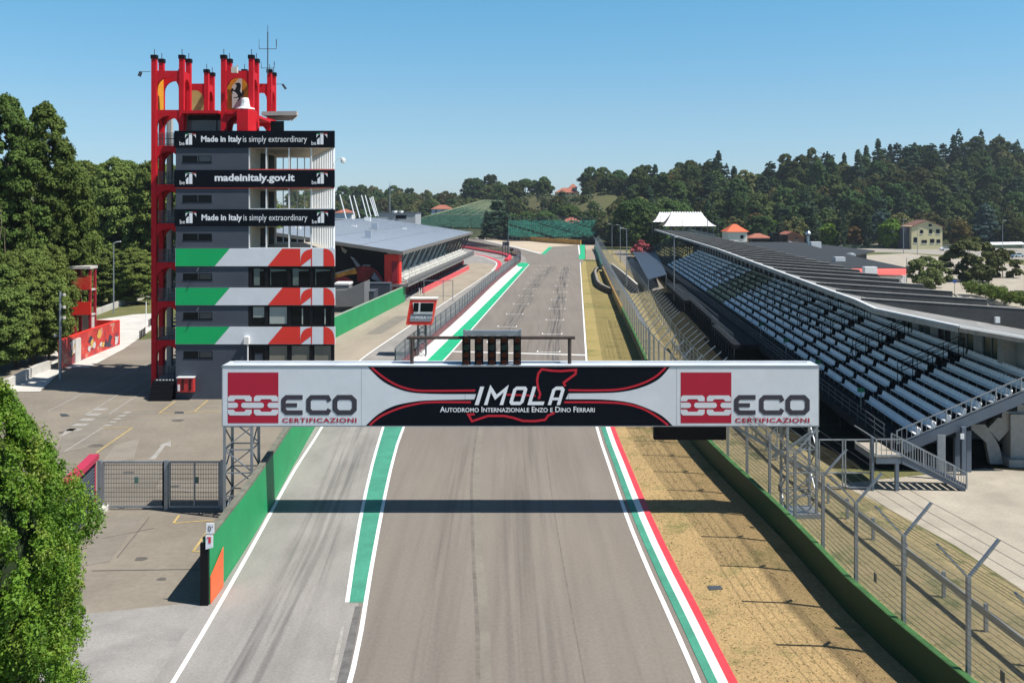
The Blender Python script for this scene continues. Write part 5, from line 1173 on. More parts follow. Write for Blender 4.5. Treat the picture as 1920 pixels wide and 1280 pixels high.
# roof: front edge bends outward at the near end; slopes down to the rear
RF = [(28.05, 61.3, 9.06), (26.3, 70.7, 9.2), (27.0, 80, 9.35), (36.5, 175.6, 9.4), (48.6, 334, 9.4)]
def roof_front(y):
    for a_, c_ in zip(RF, RF[1:]):
        if a_[1] <= y <= c_[1]:
            t = (y - a_[1]) / (c_[1] - a_[1]); return a_[0] + t * (c_[0] - a_[0])
    return RF[-1][0]
def rear(p): return (p[0] + 11.4 * math.cos(aS), p[1] - 11.4 * math.sin(aS))
ysr = [61.3, 70.7, 76] + [76 + 8 * i for i in range(1, 33)]
fr_ = [(roof_front(y), y, 9.06 if y < 65 else 9.2 if y < 72 else 9.38) for y in ysr]
rr_ = [(39.7 + (y - 76) * math.tan(R(4.9)) if y > 76 else 39.7 - (76 - y) * .02, y - .9, 7.15) for y in ysr]
b = MB(); n = len(ysr); TH = .3
top = fr_ + rr_; v = top + [(x, y, z - (TH if i < n else .3)) for i, (x, y, z) in enumerate(top)]
f = []
for i in range(n - 1):
    f += [(i, n + i, n + i + 1, i + 1), (2 * n + i + 1, 3 * n + i + 1, 3 * n + i, 2 * n + i), (i + 1, 2 * n + i + 1, 2 * n + i, i), (n + i, 3 * n + i, 3 * n + i + 1, n + i + 1)]
f += [(0, 2 * n, 3 * n, n), (n - 1, 2 * n - 1, 4 * n - 1, 3 * n - 1)]
b.add(v, f); b.build('roof', mat('roof_concrete', (.20, .20, .195), .9, .25, .5, fine=(4, .15)), gs)
b = MB()
for i in range(n - 1): b.beam((fr_[i][0] + .05, fr_[i][1], fr_[i][2] + .05), (fr_[i + 1][0] + .05, fr_[i + 1][1], fr_[i + 1][2] + .05), .22, .10)
b.beam((fr_[0][0], fr_[0][1] - .05, fr_[0][2] + .04), (rr_[0][0], rr_[0][1] - .05, rr_[0][2] + .04), .3, .14); b.build('roof_edge_flashing', M_whitem, gs)
b = MB()
for i in range(n - 1): b.beam((fr_[i][0] - .07, fr_[i][1], fr_[i][2] - .16), (fr_[i + 1][0] - .07, fr_[i + 1][1], fr_[i + 1][2] - .16), .06, .34)
b.build('roof_fascia', M_concr, gs)
fsrc = None
for i in range(2, n):
    p0 = Vector(fr_[i]); p1 = Vector(rr_[i]); d = (p1 - p0); d.z = 0; L_ = d.length; d.normalize(); nn = Vector((-d.y, d.x, 0)) * .14
    b = MB(); q = [p0 + d * .6 + Vector((0, 0, .02)) - nn, p1 + Vector((0, 0, -.28)) - nn, p1 + Vector((0, 0, 1.62)) - nn, p1 - d * .0 + Vector((0, 0, 1.62)) - nn]
    b.extr([p0 + d * .5 + Vector((0, 0, .0)) - nn, p1 + Vector((0, 0, -.25)) - nn, p1 + Vector((0, 0, 1.60)) - nn, p0 + d * .5 + Vector((0, 0, .13)) - nn], nn * 2)
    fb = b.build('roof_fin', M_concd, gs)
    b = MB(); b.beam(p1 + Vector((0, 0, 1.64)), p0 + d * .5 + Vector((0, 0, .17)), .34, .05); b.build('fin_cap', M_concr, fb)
    if i < 14:
        b = MB(); b.beam(p1 + Vector((.05, 0, 1.4)), p1 + Vector((2.2 * d.x, 2.2 * d.y - .1, -.2)), .1, .1); b.build('fin_brace', M_dsteel, fb)
b = MB(); p = Vector(rr_[2]); b.box(p.x - 2.7, p.y - .42, 7.75, p.x - 2.35, p.y - .18, 8.2); b.build('wall_lamp', M_whitem, gs)
# white roof boxes
for (x, y) in ((1587, 499), (1641, 513), (1470, 465.5), (1577, 500)): pass
# rear wall below the fins
b = MB()
for i in range(1, n - 1):
    a_, c_ = rr_[i], rr_[i + 1]; wallstrip(b, [(a_[0] - .3, a_[1]), (c_[0] - .3, c_[1])], .3, 6.8, side=-1)
b.build('rear_wall', M_concr, gs)
# raker beam, end railing and concrete supports
b = MB(); b.beam(S(-.2, -.5, Z0 - .35), S(-.2, 9.2, Z0 - .35 + 9.7 * RS_ / TR_), .22, .62); b.build('raker_beam', mat('blue_grey_steel', (.11, .14, .18), .5, .1), gs)
b = MB()
b.beam(S(-.3, -.9, Z0 + .75), S(-.3, 9.2, Z0 + .75 + 10.1 * RS_ / TR_), .07); b.beam(S(-.3, -.9, Z0 - .05), S(-.3, 9.2, Z0 - .05 + 10.1 * RS_ / TR_), .06)
for k in range(34): o = -.9 + k * .3; z = Z0 + (o + .9) * RS_ / TR_; b.beam(S(-.3, o, z - .05), S(-.3, o, z + .75), .03 if k % 5 else .08)
b.build('end_railing', M_steel, gs)
b = MB()
for r in range(9): sbox(b, -.05, r * TR_ - .1, Z0 + r * RS_ - .22, .28, r * TR_ + .55, Z0 + r * RS_ - .01)
b.build('end_step', M_conc, gs)
for tt, nm in ((2.2, 0), (10, 1), (18, 1), (26, 1), (34, 1), (42, 1), (58, 1), (74, 1), (90, 1)):
    b = MB(); w_ = .45
    for side_ in (0,):
        outl = [(5.6, 0.0), (6.5, 0.0), (6.2, 1.1), (6.9, 2.2), (8.6, 4.6), (9.4, 5.2), (9.4, 4.7 + .6), (2.0, 1.75), (2.0, 1.45), (4.2, 2.3), (5.2, 2.0), (5.9, 1.0)]
        q = [S(tt, o, z) for o, z in [(5.75, 0), (6.6, 0), (6.3, 1.2), (6.1, 1.6), (5.2, 2.9), (4.2, 2.75), (4.6, 2.2), (5.5, 1.4)]]
        b.extr(q, (E1.x * w_, E1.y * w_, 0)); q = [S(tt, o, z) for o, z in [(1.4, 1.3), (9.3, 4.9), (9.3, 5.4), (1.4, 1.75)]]; b.extr(q, (E1.x * w_, E1.y * w_, 0))
        b.extr([S(tt, o, z) for o, z in [(5.6, 2.3), (6.3, 1.5), (8.8, 4.4), (7.6, 4.5)]], (E1.x * w_ * .98, E1.y * w_ * .98, 0))
    b.build('concrete_support', M_concr, gs)
    b = MB(); sbox(b, tt - .3, 6.9, 0, tt + .9, 8.1, 3.3); sbox(b, tt - .8, 6.6, 0, tt + 1.4, 8.5, .5); b.build('concrete_pier', M_concr, gs)
b = MB()
for o in (2.9, 3.6): b.beam(S(.2, o, 0), S(.2, o, Z0 + o * RS_ / TR_ - .5), .3, .3)
b.build('steel_column', mat('blue_grey_steel', (.11, .14, .18)), gs)
# corner landing and stairs
ls = thing('steel_staircase', (23.5, 57.5, 0), 'blue grey steel staircase at the near end of the grandstand', 'staircase')
M_bst = mat('blue_grey_steel', (.11, .14, .18))
yl = 57.0; X = lambda px: PXY(px, yl)
zl = P(0, 857, yl)[2]
b = MB(); b.box(X(1643), yl, zl - .38, X(1691), yl + 3.6, zl - .02); b.build('landing_frame', M_bst, ls)
b = MB(); b.box(X(1643), yl, zl - .02, X(1691), yl + 3.6, zl + .02); b.build('landing_deck', M_conc, ls)
b = MB()
for x, w_ in ((1637, .14), (1682.5, .2)): b = MB(); b.beam((X(x), yl + .1, 0), (X(x), yl + .1, zl - .39 if x > 1650 else zl + 1.15), w_); b.build('support_post', M_bst, ls)
pass
xe, ze = X(1812), 0.05
b = MB(); b.beam((X(1691), yl + .05, zl - .15), (xe, yl + .05, ze + .12), .1, .42); b.beam((X(1691), yl + 1.5, zl - .15), (xe, yl + 1.5, ze + .12), .1, .42); b.build('stringer', M_bst, ls)
b = MB(); nst = 11
for k in range(nst): t = (k + .5) / nst; x = X(1691) + (xe - X(1691)) * t; z = zl + (ze - zl) * t; b.box(x - .16, yl + .1, z - .02, x + .16, yl + 1.45, z + .02)
b.build('tread', M_steel, ls)
b = MB()
for yy in (yl - .02, yl + 1.55):
    b.beam((X(1691), yy, zl + 1.05), (xe, yy, ze + 1.05), .06); b.beam((X(1691), yy, zl + .12), (xe, yy, ze + .12), .05)
    for k in range(25): t = k / 24; x = X(1691) + (xe - X(1691)) * t; z = zl + (ze - zl) * t; b.beam((x, yy, z + .1), (x, yy, z + 1.05), .08 if k % 8 == 0 else .028)
for z in (.12, 1.05): b.beam((X(1643), yl, zl + z), (X(1691), yl, zl + z), .06); b.beam((X(1643), yl, zl + z), (X(1643), yl + 3.6, zl + z), .06)
for k in range(6): x = X(1643 + 9.6 * k); b.beam((x, yl, zl), (x, yl, zl + 1.05), .07 if k % 5 == 0 else .03)
b.build('handrail', M_steel, ls)
# pipe fence frame left of the stairs
b = MB(); yf = 57.3
for z in (P(0, 824, yf)[2], P(0, 886, yf)[2], .15): b.beam((PXY(1536, yf), yf, z), (PXY(1634, yf), yf, z), .07)
for x in (1536, 1580, 1585, 1632): b.beam((PXY(x, yf), yf, 0), (PXY(x, yf), yf, P(0, 823, yf)[2]), .07)
tag(b.build('pipe_fence', M_steel), 'open galvanised pipe frame fence between the gantry leg and the stairs', 'fence')
b = MB(); b.beam((PXY(1758, 60.3), 60.3, 0), (PXY(1758, 60.3), 60.3, 4.1), .8, .08); 
# tall corrugated/grey panel by the stairs
b = MB(); b.box(PXY(1758, 59.5), 59.5, .0, PXY(1773, 59.5), 59.6, P(0, 815, 59.5)[2]); tag(b.build('grey_panel', M_steel), 'tall narrow grey steel panel behind the staircase', 'panel')
b = MB(); b.beam((PXY(1806, 60.5), 60.5, 0), (PXY(1806, 60.5), 60.5, P(0, 800, 60.5)[2]), .26); pst = b.build('steel_post', M_bst); tag(pst, 'grey steel post with small white and blue stickers under the stand end', 'post')
b = MB(); b.box(PXY(1801, 60.3), 60.3, P(0, 823, 60.3)[2], PXY(1808, 60.3), 60.36, P(0, 813, 60.3)[2]); b.build('sticker', M_whitem, pst)
# small handle posts with green number signs in front of the seats
for i, (t, lab) in enumerate(((9.5, 'nearest'), (22.5, 'second nearest'), (36, 'third nearest'), (50, 'fourth nearest'))):
    r = thing('section_sign', S(t, -.4, Z0), lab + ' small green section sign on a pole in front of the seats', 'sign', 'green section signs')
    b = MB(); b.tube((0, 0, 0), (0, 0, 1.6), .04, 5); b.build('pole', M_steel, r, local=True)
    b = MB(); b.box(-.25, -.03, 1.35, .25, .03, 1.65); b.build('sign_plate', mat('section_green', (.02, .22, .09), .5), r, local=True)

# ---------- old scaffold stand with the white tent at the far end
sc = thing('scaffold_stand', (48, 300, 0), 'dark scaffold stand with tiered benches beyond the main grandstand', 'grandstand')
b = MB()
for r in range(16): 
    x = 40.5 + r * .85
    for (ya, yb) in ((256, 338),): 
        sh_ = (ya - 256) * .08
        b.add([(x, ya, 2 + r * .5), (x + .5, ya, 2 + r * .5), (x + .5 + 6, yb, 2 + r * .5), (x + 6, yb, 2 + r * .5), (x, ya, 1.9 + r * .5), (x + .5, ya, 1.9 + r * .5), (x + .5 + 6, yb, 1.9 + r * .5), (x + 6, yb, 1.9 + r * .5)],
              [(0, 1, 2, 3), (7, 6, 5, 4), (0, 4, 5, 1), (1, 5, 6, 2), (2, 6, 7, 3), (3, 7, 4, 0)])
b.build('bench', mat('dark_teal_bench', (.04, .08, .075), .7, .2), sc)
b = MB()
for i in range(14):
    y = 256 + i * 6.2; dx = (y - 256) * .073
    b.beam((40.5 + dx, y, 1.8), (54 + dx, y, 9.8), .15)
    for k in range(5): x = 41 + 3.2 * k + dx; b.beam((x, y, 0), (x, y, 2 + (x - dx - 40.5) * .59), .12)
    b.beam((41 + dx, y, 0), (54 + dx, y, 9), .08)
b.build('scaffold_frame', M_dsteel, sc)
tent = thing('marquee_tent', (58, 345, 9), 'white peaked tent roof on top of the far scaffold stand', 'tent')
b = MB(); Yt = 322
def tent_pt(px, py, dep): return P(px, py, Yt + dep)
prof = [(1222.5, 417, 0), (1229, 411, 1.2), (1234, 402, 2.6), (1237, 398.3, 4)]
rows = []
# eaves front (near side) and ridge: a swept hip tent with scalloped ridge
def tentpart(xa, xb, y0, ytop, dep0, depth, ins, nx, hipl=True):
    """concave-sided marquee: bottom edge y0, scalloped ridge ytop"""
    js = 7; rows = []
    for j in range(2 * js + 1):
        u = j / js if j <= js else 2 - j / js; c = 1 - (1 - u) ** 1.0; hgt = u ** 1.9 * .75 + u * .25
        y = y0 + (ytop - y0) * hgt; xl = xa + ins * u; xr = xb - ins * u; Yd = Yt + dep0 + depth * j / (2 * js)
        z0 = P(0, y0, Yt + dep0)[2]; z1 = P(0, ytop, Yt + dep0 + depth / 2)[2]; z = z0 + (z1 - z0) * hgt
        rows.append([(PXY(xl + (xr - xl) * k / nx, Yt + dep0), Yd, z + (.45 * u * abs(math.sin(math.pi * k / 3)))) for k in range(nx + 1)])
    vv = [p for r_ in rows for p in r_]; W_ = nx + 1
    b.add(vv, [(j * W_ + k, j * W_ + k + 1, (j + 1) * W_ + k + 1, (j + 1) * W_ + k) for j in range(2 * js) for k in range(nx)])
tentpart(1243, 1344, 424, 399, 0, 13, 21, 36); tentpart(1223, 1290, 416, 399.5, 17, 11, 17, 24)
b.build('canopy', mat('tent_fabric', (.78, .78, .76), .6, .03), tent, smooth=False)
b = MB()
for k in range(9):
    p = P(1246 + 11.5 * k, 423, Yt); b.beam((p[0], p[1], 0), (p[0], p[1], p[2] + (2 if k % 4 == 3 else 0)), .2)
for px_ in (1223, 1230, 1238, 1337, 1347): p = P(px_, 410, Yt + 3); b.beam((p[0], p[1], 0), (p[0], p[1], p[2] + 1), .16)
b.build('tent_pole', M_dsteel, tent)
# shelter roof left of the stand
b = MB(); b.extr([(*G(1183, 481), 2.6), (*G(1228, 482), 2.6), (32.5, 205, 2.6), (26.5, 190, 2.6)], (0, 0, .12)); sh_r = b.build('shelter_roof', mat('dark_blue_roof', (.03, .04, .06), .5, .1)); tag(sh_r, 'low dark flat shelter roof between the fence and the stand', 'shelter')
b = MB()
for x, y in (G(1183, 481), G(1228, 482), (32.3, 204.5), (26.6, 190.5)): b.beam((x, y, 0), (x, y, 2.6), .15)
b.build('post', M_steel, sh_r)
b = MB(); wq = [(26.9, 262), (25.9, 225), (24.6, 190)]; wallstrip(b, dens(wq[::-1], 5), .25, 1.7); lw = b.build('screen_wall', mat('brown_grey_screen', (.12, .11, .10), .7, .15)); tag(lw, 'low grey screen wall with a pale top behind the debris fence', 'wall')
b = MB(); wallstrip(b, dens([(24.55, 190), (25.85, 225), (26.85, 262)], 5), .35, 1.85, 1.71); b.build('pale_top', M_side, lw)
# roadside lamp posts near the far fence
def lamp_post(x, y, h, lab, grp=None, arm=1.2, left=False):
    r = thing('lamp_post', (x, y, 0), lab, 'lamp post', grp); b = MB(); b.tube((0, 0, 0), (0, 0, h), .12, 6, .07); b.build('pole', M_steel, r, local=True)
    s_ = -1 if left else 1
    b = MB(); b.beam((0, 0, h - .05), (s_ * arm, 0, h + .15), .07); b.beam((s_ * arm * .7, 0, h + .12), (s_ * (arm + .5), 0, h + .2), .3, .12); b.build('lamp_head', M_whitem, r, local=True); return r
for i, (px, py, hy) in enumerate(((1175, 540, 429), (1163, 492, 422.5), (1147.5, 480, 420))):
    x, y = G(px, py); lamp_post(x, y, P(0, hy, y)[2], ['nearest', 'middle', 'farthest'][i] + ' pale lamp post behind the far debris fence', 'lamp posts behind the far debris fence', arm=.9, left=True)
x, y = 29.5, 150; lamp_post(PXY(1264, 175), 175, P(0, 446, 175)[2], 'plain steel pole standing in front of the far seats', arm=.2)
# ---------- service building behind the stand
sb = thing('service_building', (75, 190, 0), 'low dark flat roofed building with red awning behind the grandstand', 'building')
Yf = 182
b = MB(); b.prism([(PXY(1590, 150), 150), (PXY(1697, 150), 150), (66, 205), (76, 262), (60, 262), (52, 205)], 0, P(0, 517, 150)[2]); b.build('wall', M_whitew, sb)
b = MB(); zz = P(0, 503, 150)[2]; b.prism([(PXY(1590, 150) - 1, 149), (PXY(1700, 150), 149), (67.5, 205), (78, 264), (58, 266), (50, 205)], zz - .25, zz + .1); b.build('roof', M_roofd, sb)
b = MB(); b.extr([P(1597, 514.5, 148), P(1699, 516, 148), P(1699, 503.5, 148.6), P(1597, 503.5, 148.6)], (0, .3, 0)); b.build('awning', M_orange if False else mat('awning_red', (.62, .06, .05), .6, .05), sb)
b = MB()
for x in (1600, 1625, 1648, 1664, 1680, 1697): b.beam(P(x, 517, 148.5), (PXY(x, 148.5), 148.5, 0), .12)
b.build('post', M_whitem, sb)
for (x, y, Yq, w_, h_, lab) in ((1581, 494, 168, 1.3, 1.1, 0), (1640, 512, 143, 1.4, .9, 0)): 
    b = MB(); p = P(x, y, Yq); b.box(p[0] - w_, Yq, p[2] - .3, p[0] + .4, Yq + 1.2, p[2] + h_); b.build('roof_unit', M_whitem, sb)
b = MB(); p = P(1595, 486, 200); b.lathe([(.9, -1.2), (.9, .6), (1.05, .7), (1.05, 1.0), (.5, 1.3), (.02, 1.35)], p, 10); tag(b.build('metal_chimney', M_steel), 'squat shiny metal duct on the service building roof', 'chimney')
kb = thing('kitchen_building', (74, 300, 0), 'dark roofed block with chimneys behind the middle of the grandstand roof', 'building')
b = MB(); b.prism([(PXY(1430, 290), 290), (PXY(1590, 225), 225), (PXY(1625, 245), 245), (PXY(1470, 330), 330)], 0, 5.4); b.build('wall', M_roofd, kb)
b = MB(); b.prism([(PXY(1408, 300), 300), (PXY(1592, 220), 220), (PXY(1640, 250), 250), (PXY(1450, 345), 345)], 5.4, 5.75); b.build('roof', M_roofd, kb)
for xa_, xb_, y_, zb_, yt_ in ((1450, 1462, 290, 5.7, 437), (1468, 1477, 275, 5.7, 440), (1410, 1448, 295, 4, 448)): b = MB(); b.box(PXY(xa_, y_), y_, zb_, PXY(xb_, y_), y_ + 4, P(0, yt_, y_)[2]); b.build('chimney_stack', M_black, kb)
b = MB(); p = P(1515, 460, 262); b.tube(p, (p[0], p[1], p[2] + 2.6), .35, 8); b.lathe([(.4, 0), (.75, .4), (.75, .9), (.45, 1.25), (.02, 1.3)], (p[0], p[1], p[2] + 2.5), 12); b.build('steel_flue', mat('shiny_steel', (.45, .52, .6), .25, .05, metal=.8), kb)
b = MB(); p = P(1530, 465, 255); b.box(p[0] - 1.2, 255, 5.2, p[0] + 1.4, 257, p[2] + 1.6); b.build('roof_unit', M_whitem, kb)
b = MB(); b.extr([P(1475, 462, 268), P(1508, 462, 268), P(1506, 458, 268), P(1491, 454.5, 268), P(1477, 457, 268)], (0, 5, 0)); tag(b.build('white_awning', M_whitem), 'small white awning beside the steel flue', 'awning')

# ================= FAR STANDS =================
fs = thing('green_grandstand', (15, 505, 0), 'far green seated grandstand at the end of the straight', 'grandstand')
b = MB(); Yg = 492; nr = 13
xa0, xb0 = PXY(953, Yg), PXY(1112, Yg)
for r in range(nr):
    y = Yg + r * 1.5; z = 2.2 + r * .62; xa = xa0 + .0 * r; xb = xb0 + r * .9
    b.box(xa, y, z - .3, xb, y + 1.4, z)
b.build('terrace', M_deck, fs)
b = MB()
for r in range(nr):
    y = Yg + r * 1.5; z = 2.2 + r * .62; xa = xa0; xb = xb0 + r * .9; n = int((xb - xa) / 1.1)
    for i in range(n):
        if (i + 2 * r) % 17 < 2 or (i * 13 + r * 7) % 19 == 0: continue
        b.box(xa + i * 1.1, y + .5, z, xa + i * 1.1 + .95, y + .9, z + .75)
o = b.build('seat', mat('far_green_seat', (.05, .24, .16), .6, .6, .5, fine=(1.5, .5)), fs); o['kind'] = 'stuff'
b = MB()
for i in range(34): x = xa0 + i * (xb0 - xa0 + nr * .9) / 33; b.beam((x, Yg + 21, 0), (x, Yg + 21, 12.2), .25)
for i in range(22): x = xa0 + i * (xb0 - xa0) / 21; b.beam((x, Yg - .1, 0), (x, Yg - .1, 2.6), .2)
b.beam((xa0, Yg + 21, 11.6), (xb0 + 12, Yg + 21, 11.6), .15); b.build('frame', M_dsteel, fs)
te = thing('terrace_stand', (-25, 580, 0), 'green hillside terrace stand with stepped bench rows beyond the pit roof', 'grandstand')
b = MB(); q = [P(700, 424, 545), P(950, 428, 545), P(946, 376, 640), P(905, 374.5, 640), P(835, 396, 610), P(775, 412, 570)]
b.poly(q); lowq = [(x, y, -1) for x, y, z in q]; b.poly(lowq[::-1])
for i in range(6): j = (i + 1) % 6; b.quad(q[j], q[i], lowq[i], lowq[j])
b.build('bank', mat('dry_green_bank', (.12, .14, .075), .95, .3, .06, fine=(.5, .3)), te)
bb = MB(); bp = MB(); nbench = 0; M_bench = mat('green_bench', (.07, .17, .11), .7, .45, .25, fine=(1.2, .4))
def inter(py, Yq):   # edges at row
    t = (424 - py) / (424 - 375); 
    xl = 700 + (905 - 700) * max(0, t) ** .8; return xl + 14, 944
for r in range(30):
    t = r / 30; py = 423 - t * 46; Yq = 545 + t * 93; xl, xr = inter(py, Yq)
    pieces = 7
    for k in range(pieces):
        u0 = xl + (xr - xl) * k / pieces + 1.2; u1 = xl + (xr - xl) * (k + 1) / pieces - .8
        if u1 - u0 < 1: continue
        p0, p1 = P(u0, py + .2 * k, Yq), P(u1, py + .2 * k, Yq)
        nbench += 1; b_ = MB() if nbench <= 95 else bb; b_.box(p0[0], Yq, p0[2] - 1.5, p1[0], Yq + .8, p0[2] + .85)
        if nbench <= 95: b_.build('bench_row', M_bench, te)
bo = bb.build('bench_rows', M_bench, te); bo['kind'] = 'stuff'
for py, Yq in ((404.5, 583), (391, 611)):
    xl, xr = inter(py, Yq); p0, p1 = P(xl, py, Yq), P(xr, py, Yq); bp.box(p0[0], Yq, p0[2] - 1, p1[0], Yq + 1.5, p0[2] + .95)
bp.build('cross_path', M_conc, te)
# ================= FOLIAGE =================
def leaf_mesh(name, m, P_, N_, size, elong=1.5, seed=0, mats2=None):
    """numpy leaf quads (kites) at P_ with normals N_"""
    r = np.random.default_rng(seed); n = len(P_)
    N_ = N_ / np.maximum(np.linalg.norm(N_, axis=1, keepdims=True), 1e-6)
    a = r.normal(size=(n, 3)); T = np.cross(N_, a); T /= np.maximum(np.linalg.norm(T, axis=1, keepdims=True), 1e-6); B = np.cross(N_, T)
    s = size * r.uniform(.6, 1.3, (n, 1)) if np.isscalar(size) else size[:, None] * r.uniform(.7, 1.25, (n, 1))
    V = np.stack([P_ - T * s * elong / 2, P_ + B * s / 2 - T * s * .1, P_ + T * s * elong / 2, P_ - B * s / 2 + T * s * .05], 1).reshape(-1, 3)
    me = bpy.data.meshes.new(name); me.vertices.add(4 * n); me.vertices.foreach_set('co', V.ravel().astype(np.float32))
    me.loops.add(4 * n); me.loops.foreach_set('vertex_index', np.arange(4 * n, dtype=np.int32))
    me.polygons.add(n); me.polygons.foreach_set('loop_start', np.arange(0, 4 * n, 4, dtype=np.int32)); me.polygons.foreach_set('loop_total', np.full(n, 4, dtype=np.int32))
    me.materials.append(m); me.update(); me.validate(); return me
def clumps(centres, radii, per, seed, flat=1.0, upb=.35, jit=.45):
    r = np.random.default_rng(seed); PP = []; NN = []
    for c, R_ in zip(centres, radii):
        k = max(6, int(per * (R_ / np.mean(radii)) ** 1.6)); d = r.normal(size=(k, 3)); d /= np.linalg.norm(d, axis=1, keepdims=True)
        d[:, 2] = np.where(d[:, 2] < -.3, -d[:, 2] * .6, d[:, 2])
        rad = R_ * r.uniform(.35, 1.35, (k, 1)) ** .8
        p = d * rad * np.array([1, 1, flat]); PP.append(np.array(c) + p); nn = d + np.array([0, 0, upb]) + r.normal(size=(k, 3)) * jit; NN.append(nn)
    return np.concatenate(PP), np.concatenate(NN)
def crown_pts(kind, h, R_, n, seed, rs=(.16, .34)):
    """clump centres and radii for a crown of height h and radius R_ whose base is at z=0"""
    r = np.random.default_rng(seed); C = []; S_ = []
    for i in range(n):
        t = r.uniform(0, 1) ** .9; a = r.uniform(0, 2 * math.pi)
        if kind == 'round': env = math.sin(math.pi * min(1, .12 + t * .88)) ** .55 if t < 1 else 0; env *= (1 + .22 * math.sin(3 * a + seed) * math.sin(5 * t + seed))
        elif kind == 'tall': env = (math.sin(math.pi * min(1, .15 + .85 * t)) ** .5) * (1 + .3 * math.sin(2 * a + 6 * t + seed))
        elif kind == 'cone': env = (1 - t) ** .8 * .95 + .05; env *= (1 + .25 * math.sin(14 * t + seed))
        elif kind == 'cypress': env = math.sin(math.pi * min(1, .2 + .8 * t)) ** .7
        elif kind == 'umbrella': t = .55 + .45 * math.sqrt(r.uniform()); env = math.sqrt(max(0, 1 - ((t - .55) / .45) ** 2)) * .95; a = r.uniform(0, 2 * math.pi)
        elif kind == 'cedar': lay = r.integers(0, 6); t = .12 + .85 * lay / 5.5 + r.normal() * .045; env = (1 - .75 * t) * (1 + .3 * math.sin(3 * a + lay * 2))
        rr = R_ * env * (r.uniform(.35, 1.0) ** .5)
        C.append((rr * math.cos(a), rr * math.sin(a), t * h)); S_.append(R_ * r.uniform(*rs) * (.6 + .5 * env))
    return C, S_
def leafm(name, c, var=.35, objr=.6, trans=.25):
    return mat(name, c, .75, var, 1.1, objrand=objr, trans=trans, spec=.08, fine=(.35, .18))
L_pop = leafm('poplar_leaves', (.098, .152, .036), .4, .35); L_lt = leafm('light_green_leaves', (.135, .185, .045), .35, .35)
L_dk = leafm('dark_green_leaves', (.054, .086, .026), .4, 1.0, .15); L_ol = leafm('olive_leaves', (.105, .118, .042), .4, 1.0, .15)
L_cf = leafm('conifer_needles', (.036, .066, .034), .3, .8, .08); L_bl = leafm('blue_cedar_needles', (.06, .10, .095), .3, .4, .05)
L_um = leafm('umbrella_pine_needles', (.055, .10, .028), .3, .5, .08); L_au = leafm('rusty_leaves', (.13, .095, .032), .35, .5, .2); L_br = leafm('bright_green_leaves', (.13, .22, .03), .3, .3, .25)
L_th = mat('thuja_foliage', (.13, .23, .022), .55, .25, 1.6, trans=.3, spec=.3, fine=(.9, .22), cols=[(.3, (.06, .14, .018)), (.52, (.14, .26, .022)), (.72, (.27, .30, .06))])
L_pk = leafm('pink_blossom', (.42, .10, .10), .3, .3, .2)
def trunk_mb(h, r, lean=0, branches=5, seed=0, top=.25):
    rg = random.Random(seed); b = MB(); pts = [Vector((0, 0, 0))]
    for k in range(1, 6): pts.append(Vector((rg.uniform(-.2, .2) * k * .3 + lean * k * .2, rg.uniform(-.2, .2) * k * .3, h * k / 5)))
    for k in range(5): b.tube(pts[k], pts[k + 1], r * (1 - (1 - top) * k / 5), 7, r * (1 - (1 - top) * (k + 1) / 5))
    for k in range(branches):
        t = rg.uniform(.35, .95); i = min(4, int(t * 5)); p = pts[i].lerp(pts[i + 1], t * 5 - i); a = rg.uniform(0, 6.28); L_ = h * rg.uniform(.18, .35)
        q = p + Vector((math.cos(a) * L_ * .8, math.sin(a) * L_ * .8, L_ * .7)); b.tube(p, q, r * .35, 5, r * .1)
    return b
def proto(kind, lm, h, R_, nc, per, ls, seed, name, trunk_h=.35, flat=.8, tr=.25, elong=1.5, rs=(.12, .26)):
    """tree proto = Empty with crown and trunk children; crown base above trunk"""
    C, S_ = crown_pts(kind, h * (1 - trunk_h * .5), R_, nc, seed, rs); off = h * trunk_h * .5
    C = [(x, y, z + off) for x, y, z in C]
    if kind == 'umbrella': S_ = [s * .9 for s in S_]
    P_, N_ = clumps(C, S_, per, seed + 1, flat)
    r = thing(name, (0, 0, 0), '', 'tree'); me = leaf_mesh('crown', lm, P_, N_, ls, elong, seed)
    o = bpy.data.objects.new('crown', me); col.objects.link(o); o.parent = r
    trunk_mb(h * .75, tr, seed=seed, branches=7).build('trunk', M_wood, r, local=True); return r
class Src:
    def __init__(s, root): s.root = root; s.used = False
    def place(s, loc, rz, sc, label, group=None):
        if not s.used: o = s.root; s.used = True; o.location = loc; o.rotation_euler = (0, 0, rz); o.scale = sc if isinstance(sc, tuple) else (sc,) * 3; o['label'] = label
        else: o = dup(s.root, loc, rz, label, sc)
        if group: o['group'] = group
        return o
rg = random.Random(11)
pop = [Src(proto('tall', L_pop, 27, 4.9, 520, 190, .25, 3 + i, 'poplar_tree', .18, 1.0, .45, rs=(.08, .19))) for i in range(2)]
brd = [Src(proto('round', L_lt, 20, 5.6, 420, 150, .27, 13 + i, 'broadleaf_tree', .15, .95, .35, rs=(.08, .19))) for i in range(3)]
